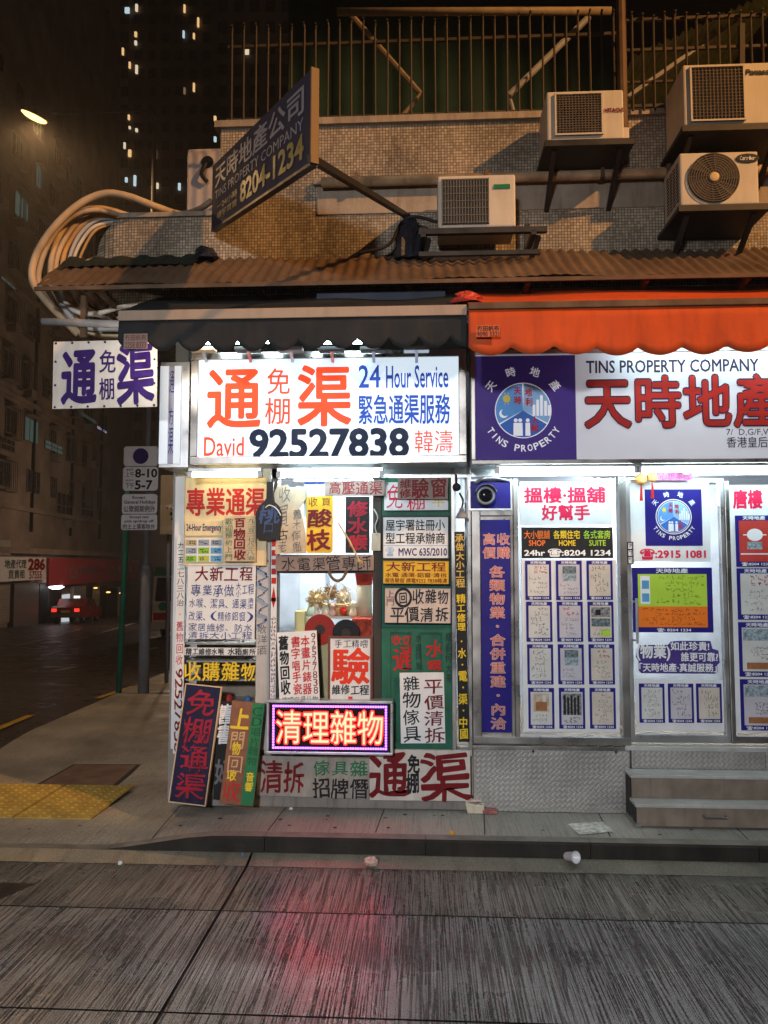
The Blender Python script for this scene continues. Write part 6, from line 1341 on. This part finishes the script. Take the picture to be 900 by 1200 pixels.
# white board on a thin grey post close to the shop
p = upright(195, 800); 
t = thing('notice_post', 'thin grey post carrying a tall white board with a small leafy picture', 'sign post', p)
MB().cyl(p, (p.x, p.y, at(195, 560, p.y).z), .035, n=12).build('post', mat('lamp_post_grey'), t, smooth=True)
c, w, h = place(188, 557, 214, 626, p.y-.06)
pn = MB().box((c.x-w/2, p.y-.06, c.z-h/2), (c.x+w/2, p.y-.04, c.z+h/2)).build('panel', WHITE, t, bevel=.003)
mb = MB()
for x, z, s, k in ((-.18, -.05, .06, 0), (.0, -.15, .08, 1), (.10, -.02, .07, 1), (.05, -.24, .07, 1), (-.02, -.06, .05, 0), (.2, -.12, .07, 0)):
    mb.lathe((c.x+x*w, p.y-.0625, c.z+z*h), [(s*w, 0), (s*w, .001)], n=6, axis='y', m=k)
put(mb, 'PARK', c.x-w*.34, c.z+h*.12, c.x+w*.1, c.z+h*.15, 2, p.y-.0625) if False else None
mb.build('picture', [mat('dusty_rose', (.45,.15,.15), .5), INKG], pn, origin=ORG[pn.name])

# ================================================================== ACROSS THE SIDE STREET
FD = Vector((-.13, 1, 0)).normalized(); FN = Vector((1, .13, 0)).normalized(); FP = Vector((-21.0, 25, 0))
def fc(u, v, off=0.0):                                             # pixel -> (distance along the facade, height)
    q = onplane(u, v, FP+FN*off, FN); return (q-FP).dot(FD), q.z
def wpt(s, z, off): q = FP+FD*s+FN*off; return Vector((q.x, q.y, z))
def wbox(mb, s0, s1, z0, z1, o0, o1, m=0):
    vs = [wpt(s, z, o) for o in (o0, o1) for s, z in ((s0, z0), (s1, z0), (s1, z1), (s0, z1))]
    return mb.add(vs, [(0,1,2,3),(7,6,5,4),(0,4,5,1),(1,5,6,2),(2,6,7,3),(3,7,4,0)], m)
def facade_letters(s, s0, s1, z0, z1, off, **op):
    g = MB(); put(g, s, s0, z0, s1, z1, 0, 0, **op)
    r = MB(); r.add([wpt(v.x, v.z, off) for v in g.v], g.f); return r
def sbase(s): return base((FP+FD*s).y)
sA, sB, sC = fc(-90, 700)[0], fc(126, 700)[0], fc(186, 700)[0]
near = thing('tenement_building', 'old brown tenement across the side street with shops at its foot', 'building', wpt((sA+sB)/2, sbase(sB), -3))
zg = sbase(sC)-.3
mb = wbox(MB(), sA, sB, zg, 44, -9, 0); mb.build('wall', TOWER2, near)
far = thing('tenement_building', 'farther dark tenement beyond the red shop fascia', 'building', wpt((sB+sC)/2, zg, -3))
wbox(MB(), sB+.05, sC+26, zg-2, 17, -9, -.5).build('wall', TOWER, far)
WG = glow('dim_greenish_window', (.16,.27,.24), .22, (.05,.06,.06)); WW = glow('pale_lit_window', (.75,.80,.85), .75, (.1,.1,.1)); WY = glow('amber_lit_window', (1.0,.66,.30), .8, (.1,.1,.1)); WL = glow('lilac_lit_window', (.62,.58,.95), .8, (.1,.1,.1))
FRM = mat('window_frame_grey', (.24,.20,.17), .6, dirt=.3)
def fwin(u0, v0, u1, v1, m, b=near, off=.0, bars=3):
    s0, z1 = fc(u0, v0); s1, z0 = fc(u1, v1)
    if s1 < s0: s0, s1 = s1, s0
    w = wbox(MB(), s0, s1, z0, z1, off+.02, off+.06).build('window', FRM, b)
    wbox(MB(), s0+.08, s1-.08, z0+.07, z1-.07, off+.0605, off+.075).build('pane', m, w, origin=ORG[b.name])
    g = MB()
    for i in range(1, bars): x = s0+(s1-s0)*i/bars; wbox(g, x-.03, x+.03, z0+.07, z1-.07, off+.0755, off+.10)
    wbox(g, s0+.08, s1-.08, (z0+z1)/2-.03, (z0+z1)/2+.03, off+.0755, off+.095)
    g.build('frame', FRM, w, origin=ORG[b.name])
for r_ in (((0, 434, 13, 452), DARKWIN), ((52, 514, 72, 534), WG), ((92, 480, 112, 498), WG), ((113, 498, 124, 509), WL), ((0, 313, 17, 342), WG), ((53, 448, 68, 470), DARKWIN), ((20, 446, 36, 466), DARKWIN),
           ((66, 575, 80, 610), DARKWIN), ((95, 570, 108, 607), DARKWIN), ((0, 510, 16, 532), DARKWIN), ((20, 380, 38, 402), DARKWIN), ((56, 385, 70, 405), DARKWIN), ((88, 395, 100, 412), DARKWIN), ((36, 262, 46, 284), DARKWIN), ((30, 320, 48, 344), DARKWIN)):
    fwin(*r_[0], r_[1])
q = random.Random(21)
for zrow in (5.0, 7.9, 10.9, 13.9, 16.9, 19.9, 22.9, 25.9):
    x = sA+1.2
    while x < sB-2.6:
        ww = q.choice((1.1, 1.5, 2.0)); m_ = DARKWIN if q.random() < .972 else WG
        w = wbox(MB(), x, x+ww, zrow+.7, zrow+2.1, .021, .055).build('window', FRM, near)
        wbox(MB(), x+.07, x+ww-.07, zrow+.77, zrow+2.03, .0555, .065).build('pane', m_, w, origin=ORG[near.name])
        g = MB()
        for i in range(1, 3): wbox(g, x+ww*i/3-.03, x+ww*i/3+.03, zrow+.77, zrow+2.03, .0655, .085)
        if q.random() < .5: wbox(g, x-.1, x+ww+.1, zrow+2.14, zrow+2.2, .0, .45)
        if q.random() < .35:
            for i in range(7): wbox(g, x+ww*i/6-.015, x+ww*i/6+.015, zrow+.5, zrow+2.1, .38, .41)
            wbox(g, x-.02, x+ww+.02, zrow+.46, zrow+.5, .0, .42); wbox(g, x-.02, x+ww+.02, zrow+2.1, zrow+2.13, .0, .42)
        g.build('frame', FRM, w, origin=ORG[near.name])
        if q.random() < .4: wbox(MB(), x+.2, x+.95, zrow+.05, zrow+.55, .02, .5).build('window_cooler', mat('dull_casing', (.28,.24,.21), .5, dirt=.4), near)
        x += ww+q.uniform(.8, 2.4)
for i, z in enumerate((4.6, 10.6, 16.6, 22.6)): wbox(MB(), sA, sB, z, z+.25, .001, .22).build('string_course', TOWER2, near)
for i, u in enumerate((38, 84, 118)): s, z = fc(u, 500); wbox(MB(), s, s+.14, 3.5, 18.5, .001, .16).build('drain_pipe', DARKM, near)
def small_ac(u, v, lab):
    s, z = fc(u, v); o = wbox(MB(), s, s+.8, z, z+.5, .05, .5).build('air_conditioner', mat('dull_casing', (.28,.24,.21), .5, dirt=.4), None, origin=wpt(s, z, .3)); tag(o, lab, 'air conditioner')
    g = MB()
    for k in range(6): wbox(g, s+.08, s+.72, z+.08+k*.065, z+.11+k*.065, .5005, .515)
    g.build('grille', DARKM, o, origin=ORG[o.name])
small_ac(74, 618, 'dull window air conditioner above the red shop fascia'); small_ac(104, 548, 'dull window air conditioner beside a dark tenement window')
for u, lab in ((6, 'narrow'), (2, 'broad')): pass
# concrete canopy over the shops
s0, z0_ = fc(-60, 650); s1, _ = fc(126, 650); zf1 = fc(60, 655)[1]
wbox(MB(), sA, sB, zf1+.25, zf1+.55, .001, 1.0).build('canopy_slab', TOWER2, near)
# shop signs
def shop_sign(name, label, u0, v0, u1, v1, off, m, letters_=(), inks=None, thick=.15):
    s0, zt_ = fc(u0, v0, off); s1, _ = fc(u1, v0, off); um = (u0+u1)/2; zb_ = fc(u0, v1, off)[1]
    o = wbox(MB(), s0, s1, zb_, zt_, off-thick, off).build(name, m, None, origin=wpt((s0+s1)/2, zb_, off)); tag(o, label, 'shop sign')
    for k, (tx, a0, b0, a1, b1, ink, op) in enumerate(letters_):
        facade_letters(tx, s0+(s1-s0)*a0, s0+(s1-s0)*a1, zt_-(zt_-zb_)*b1, zt_-(zt_-zb_)*b0, off+.02, **op).build('lettering', ink, o, origin=ORG[o.name])
    return o
shop_sign('shop_sign', 'pale shop sign with red number and black words across the side street', -20, 652, 54, 683, .9, glow('dim_pale_sign', (.5,.40,.30), .10, (.55,.48,.42)), [('286', .68, .08, .97, .55, INKRED, dict(bold=.05)), ('地產代理', .30, .10, .64, .48, INK, dict(bold=.01)), ('買賣租', .36, .54, .62, .90, INK, dict(bold=.01)), ('57555', .70, .62, .92, .94, INKRED, dict(bold=.02))])
shop_sign('shop_sign', 'long dull red fascia with faint white bank characters', 58, 654, 163, 687, .9, mat('dull_red_fascia', (.55,.07,.08), .5, dirt=.3), [('⌂', .16, .28, .23, .74, mat('dull_white_letters', (.55,.42,.42), .5), dict(bold=.02)), ('香港置業有限公司', .25, .30, .47, .62, mat('dull_white_letters'), dict(bold=.01)), ('⌂', .58, .28, .65, .74, mat('dull_white_letters'), dict(bold=.02)), ('香港置業', .68, .30, .88, .62, mat('dull_white_letters'), dict(bold=.01))])
shop_sign('shop_sign', 'small grey blank sign box above the pale shop sign', -6, 632, 13, 650, .9, mat('grey_sign_box', (.38,.34,.31), .5))
# shop fronts under them: shutters, piers and openings
def fpart(name, u0, u1, v0, v1, o0, o1, m, parent=near):
    s0, z1 = fc(u0, v0, o1); s1, _ = fc(u1, v0, o1); 
    return wbox(MB(), s0, s1, sbase((s0+s1)/2)-.2, z1, o0, o1).build(name, m, parent)
s0, z1 = fc(-40, 684, .1); s1, _ = fc(14, 684, .1)
mb = MB()
for k in range(22): z = sbase(s0)+k*.14; wbox(mb, s0, s1, z, z+.125, .02, .10)
mb.build('roller_shutter', mat('shutter_grey', (.42,.36,.30), .5, metal=.3, dirt=.4), near)
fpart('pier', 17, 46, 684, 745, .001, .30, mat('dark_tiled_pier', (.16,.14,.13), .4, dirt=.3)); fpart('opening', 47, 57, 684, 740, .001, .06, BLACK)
fpart('shop_interior', 58, 72, 688, 735, .001, .05, mat('dark_interior', (.04,.03,.03), .6)); fpart('lit_shop_window', 73, 82, 697, 729, .051, .07, WW)
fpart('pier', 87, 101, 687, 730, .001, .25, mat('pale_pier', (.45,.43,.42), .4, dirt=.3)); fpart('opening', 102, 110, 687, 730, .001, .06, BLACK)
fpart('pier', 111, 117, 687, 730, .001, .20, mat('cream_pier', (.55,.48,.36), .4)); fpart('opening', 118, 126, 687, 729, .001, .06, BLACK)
for k, (u, v, lab) in enumerate(((66, 688, 'oval white lamp under the red fascia'), (127, 694, 'small amber lamp by the far shop doors'), (142, 695, 'second small amber lamp by the far shop doors'), (112, 689, 'small cream lamp above the cream pier'))):
    s, z = fc(u, v, .6 if k < 4 else 0); q = wpt(s, z, .6); mb = MB()
    r = (.42, .16, .16, .14)[k]
    mb.lathe(q, [(r*.5, -r*.3), (r, 0), (r*.5, r*.3)], n=14)
    for v_ in mb.v: v_.y = q.y+(v_.y-q.y)*1.6
    o = mb.build('shop_lamp', glow('white_shop_lamp', (.9,.95,1), 4) if k == 0 else glow('amber_shop_lamp', (1,.5,.14), 3), None, origin=q, smooth=True); tag(o, lab, 'lamp')
fpart('lit_panel', 161, 172, 690, 715, .001, .04, WY, far)
fpart('lit_shop_window', 128, 140, 690, 726, -.499, -.40, mat('dark_interior'), far); fpart('pier', 141, 146, 688, 727, -.499, -.2, mat('cream_pier'), far)

# ------------------------------------------------------------------ vehicles on the side street
def wheel(parent, x, y, z, r, w):
    t = MB().cyl((x-w/2, y, z), (x+w/2, y, z), r, n=20).build('wheel', mat('tyre', (.02,.02,.02), .8), parent)
    MB().cyl((x-w/2-.004, y, z), (x+w/2+.004, y, z), r*.58, n=16).build('rim', ALU, t, origin=ORG[parent.name])
def rounded_body(mb, prof, x0, x1, inset, m=0):                    # side profile in y,z swept across x with pulled-in flanks
    n = len(prof); cols = [(x0+inset, .97), (x0, 1.0), (x1, 1.0), (x1-inset, .97)]
    xs_ = [x0, x0+inset*.3, x1-inset*.3, x1]
    vs = [(x, y, z) for x in xs_ for y, z in prof]
    fs = [(j*n+i, j*n+(i+1) % n, (j+1)*n+(i+1) % n, (j+1)*n+i) for j in range(3) for i in range(n)]+[tuple(reversed(range(n))), tuple(range(3*n, 4*n))]
    return mb.add(vs, fs, m)
def to_world(o, loc, rz): o.location = loc; o.rotation_euler = (-math.atan(SLOPE), 0, rz)
# red taxi seen from behind
q = street(76, 731, .0); tx = thing('red_taxi', 'dark red taxi with glowing tail lights parked below the red fascia', 'taxi', (0,0,0)); ORG[tx.name] = Vector((0,0,0))
W2 = .85
prof = [(0, .35), (0, .95), (.12, 1.02), (.95, 1.06), (1.35, 1.48), (2.7, 1.50), (3.35, 1.05), (4.45, .92), (4.6, .55), (4.55, .32)]
rounded_body(MB(), prof, -W2, W2, .12).build('body', mat('taxi_red', (.20,.016,.014), .3), tx, bevel=.04)
MB().add([(-.66,.98,1.075),(.66,.98,1.075),(.60,1.31,1.45),(-.60,1.31,1.45)], [(0,1,2,3)]).build('rear_window', DARKWIN, tx)
for s in (-1, 1):
    MB().box((s*.66-.15, -.012, .70), (s*.66+.15, .01, .90)).build('tail_light', glow('tail_light_red', (1,.05,.03), 1.3), tx)
    MB().add([(s*(W2+.004), 1.2, 1.08), (s*(W2+.004), 3.1, 1.08), (s*(W2+.004), 2.65, 1.44), (s*(W2+.004), 1.45, 1.44)], [(0,1,2,3) if s > 0 else (3,2,1,0)]).build('side_window', DARKWIN, tx)
    wheel(tx, s*.74, .85, .31, .31, .2); wheel(tx, s*.74, 3.65, .31, .31, .2)
MB().box((-.84, -.06, .38), (.84, .02, .60)).build('bumper', mat('bumper_grey', (.1,.1,.1), .5), tx, bevel=.02)
MB().box((-.24, -.068, .66), (.24, -.005, .78)).build('number_plate', mat('plate_yellow', (.6,.5,.1), .5), tx)
MB().box((-.18, 2.0, 1.51), (.18, 2.12, 1.66)).build('roof_sign', glow('taxi_roof_sign', (.9,.9,.8), 1.2), tx, bevel=.01)
to_world(tx, Vector((q.x, q.y, base(q.y)+.002)), math.atan2(.13, 1))
# green roofed minibus
q = street(177, 748, .0); mbx = thing('minibus', 'cream minibus with a green roof waiting by the far kerb', 'minibus', (0,0,0)); ORG[mbx.name] = Vector((0,0,0))
BW = 2.0; H = 2.75
prof = [(0, .45), (-.02, 1.3), (.10, H-.35), (.25, H-.2), (6.4, H-.2), (6.8, 1.6), (6.95, 1.0), (6.95, .42)]
rounded_body(MB(), prof, 0, BW, .2).build('body', mat('minibus_cream', (.62,.58,.46), .35, dirt=.15), mbx, bevel=.06)
prof = [(.10, H-.38), (.22, H-.10), (.5, H+.02), (6.2, H+.02), (6.45, H-.16), (6.42, H-.38)]
rounded_body(MB(), prof, -.012, BW+.012, .2).build('roof', mat('minibus_green', (.02,.24,.12), .35), mbx, bevel=.05)
MB().add([(.16,.055,H-.42),(BW-.16,.055,H-.42),(BW-.10,-.018,1.42),(.10,-.018,1.42)], [(3,2,1,0)]).build('rear_window', DARKWIN, mbx)
for x, s in ((-.004, -1), (BW+.004, 1)):
    for k in range(4): MB().add([(x, .5+k*1.4, 1.4), (x, 1.75+k*1.4, 1.4), (x, 1.75+k*1.4, H-.45), (x, .5+k*1.4, H-.45)], [(3,2,1,0) if s < 0 else (0,1,2,3)]).build('side_window', DARKWIN, mbx)
for x in (.16, BW-.16):
    MB().box((x-.12, -.035, .72), (x+.12, -.002, .90)).build('tail_light', glow('bus_tail_red', (.9,.04,.03), .35, (.4,.02,.02)), mbx)
for x in (.25, BW-.25): wheel(mbx, x, 1.3, .38, .38, .24); wheel(mbx, x, 5.6, .38, .38, .24)
MB().box((-.01, -.09, .34), (BW+.01, .02, .62)).build('bumper', mat('bumper_pale', (.42,.40,.36), .5), mbx, bevel=.02)
MB().box((.06, -.055, .70), (.62, -.03, .98)).build('light_panel', mat('bus_red_panel', (.40,.03,.03), .4), mbx)
MB().lathe((.42, -.03, 1.22), [(.17, 0), (.17, .004)], n=24, axis='y').build('round_mark', mat('minibus_green'), mbx)
MB().box((.75, -.055, .74), (1.25, -.03, .9)).build('number_plate', mat('plate_yellow'), mbx)
to_world(mbx, Vector((q.x, q.y, base(q.y)+.002)), math.atan2(.115, 1))

# ------------------------------------------------------------------ tower blocks far behind
def tower(label, u0, u1, D, vtop, m, cols, rows_, lit, v0=-30, v1=520, wu=.55, wv=.5):
    Y = D; a, b = at(u0, 600, Y), at(u1, 600, Y); zt_ = at((u0+u1)/2, vtop, Y).z
    t = thing('tower_block', label, 'tower block', ((a.x+b.x)/2, Y+5, base(Y)))
    MB().box((a.x, Y, base(Y)-3), (b.x, Y+10, zt_)).build('wall', m, t)
    cw = (u1-u0)/cols; rh = (v1-v0)/rows_
    q = random.Random(u0)
    proto = None
    for j in range(rows_):
        for i in range(cols):
            uu, vv = u0+(i+.5)*cw, v0+(j+.5)*rh
            c = at(uu, vv, Y); w = abs(at(uu+cw*wu/2, vv, Y).x-at(uu-cw*wu/2, vv, Y).x); h = abs(at(uu, vv-rh*wv/2, Y).z-at(uu, vv+rh*wv/2, Y).z)
            if c.z+h > zt_ or c.z-h < base(Y)+4: continue
            if proto is None: proto = MB().box((-w/2, -.08, -h/2), (w/2, -.005, h/2)).build('window', DARKWIN, t, origin=(0,0,0)); o = proto
            else: o = proto.copy(); COL.objects.link(o)
            o.parent = t; o.location = (c.x-(a.x+b.x)/2, -5, c.z-base(Y))
    for u, v, w, h, mm in lit:
        c = at(u, v, Y); pw_ = abs(at(u+w, v, Y).x-c.x)*.62; ph_ = abs(at(u, v+h, Y).z-c.z)*.85
        o = MB().box((c.x-pw_/2, Y-.3, c.z-ph_/2), (c.x+pw_/2, Y-.1, c.z+ph_/2)).build('lit_window', mm, t)
WC = glow('cool_lit_window', (.55,.72,.80), 1.0, (.1,.1,.1)); WA = glow('warm_lit_window', (1.0,.62,.26), 1.0, (.1,.1,.1)); WP = glow('cream_lit_window', (.95,.78,.55), .9, (.1,.1,.1))
tower('dark tower with lit windows in two broken columns above the tan conduit', 138, 250, 62, -260, mat('dark_tower_face', (.16,.12,.10), .85, var=.2, scale=.3), 7, 26, [
    (150, 14, 8, 7, WC), (161, 11, 4, 9, WP), (160, 42, 4, 6, WA), (160, 52, 4, 5, WP), (145, 62, 3, 9, WA), (153, 78, 3, 8, WA), (161, 83, 4, 11, WP), (152, 139, 3, 6, WA), (153, 151, 3, 3, WP), (161, 154, 4, 4, WP), (147, 172, 3, 8, WP), (153, 181, 5, 9, WA),
    (182, 182, 8, 12, glow('dull_pink_window', (.6,.36,.28), .45, (.1,.1,.1))), (149, 212, 4, 6, WC), (159, 213, 4, 14, WC), (184, 219, 8, 7, WP), (216, 42, 3, 9, WC), (228, 44, 3, 7, WA), (233, 28, 3, 12, WA), (217, 12, 3, 10, WA), (228, 104, 3, 11, WA), (211, 220, 4, 9, WC), (217, 108, 3, 8, glow('dull_brown_window', (.5,.32,.2), .4, (.1,.1,.1)))])
tower('slimmer tower behind the dark hanging sign with one pinkish lit window', 252, 345, 48, -240, mat('brown_tower_face', (.19,.145,.12), .85, var=.2, scale=.3), 5, 22, [(251+2, 141, 4, 6, WA), (253, 165, 4, 6, WC), (290, 61, 7, 10, WP)])
tower('tall blank tower filling the sky behind the amber street lamp', -110, 137, 84, -330, mat('blank_tower_face', (.24,.185,.155), .9, var=.2, scale=.2), 9, 18, [(38, 228, 2, 7, WP), (37, 276, 2, 7, WC)], wu=.3, wv=.25)

# ================================================================== rain haze hanging in the street
hz_ = MB().box((-95, -45, -12), (75, 150, 135)).build('haze', mat('haze_air'), None, origin=(0,0,0)); hz_['kind'] = 'stuff'
hm = MATS['haze_air']; ht = hm.node_tree; ht.nodes.remove(ht.nodes['Principled BSDF'])
pv = N(ht, 'ShaderNodeVolumePrincipled'); pv.inputs['Density'].default_value = .0024; pv.inputs['Anisotropy'].default_value = .55; pv.inputs['Color'].default_value = (.85, .83, .82, 1)
for l_ in list(ht.links):
    if l_.to_node == ht.nodes['Material Output']: ht.links.remove(l_)
ht.links.new(pv.outputs[0], ht.nodes['Material Output'].inputs['Volume'])
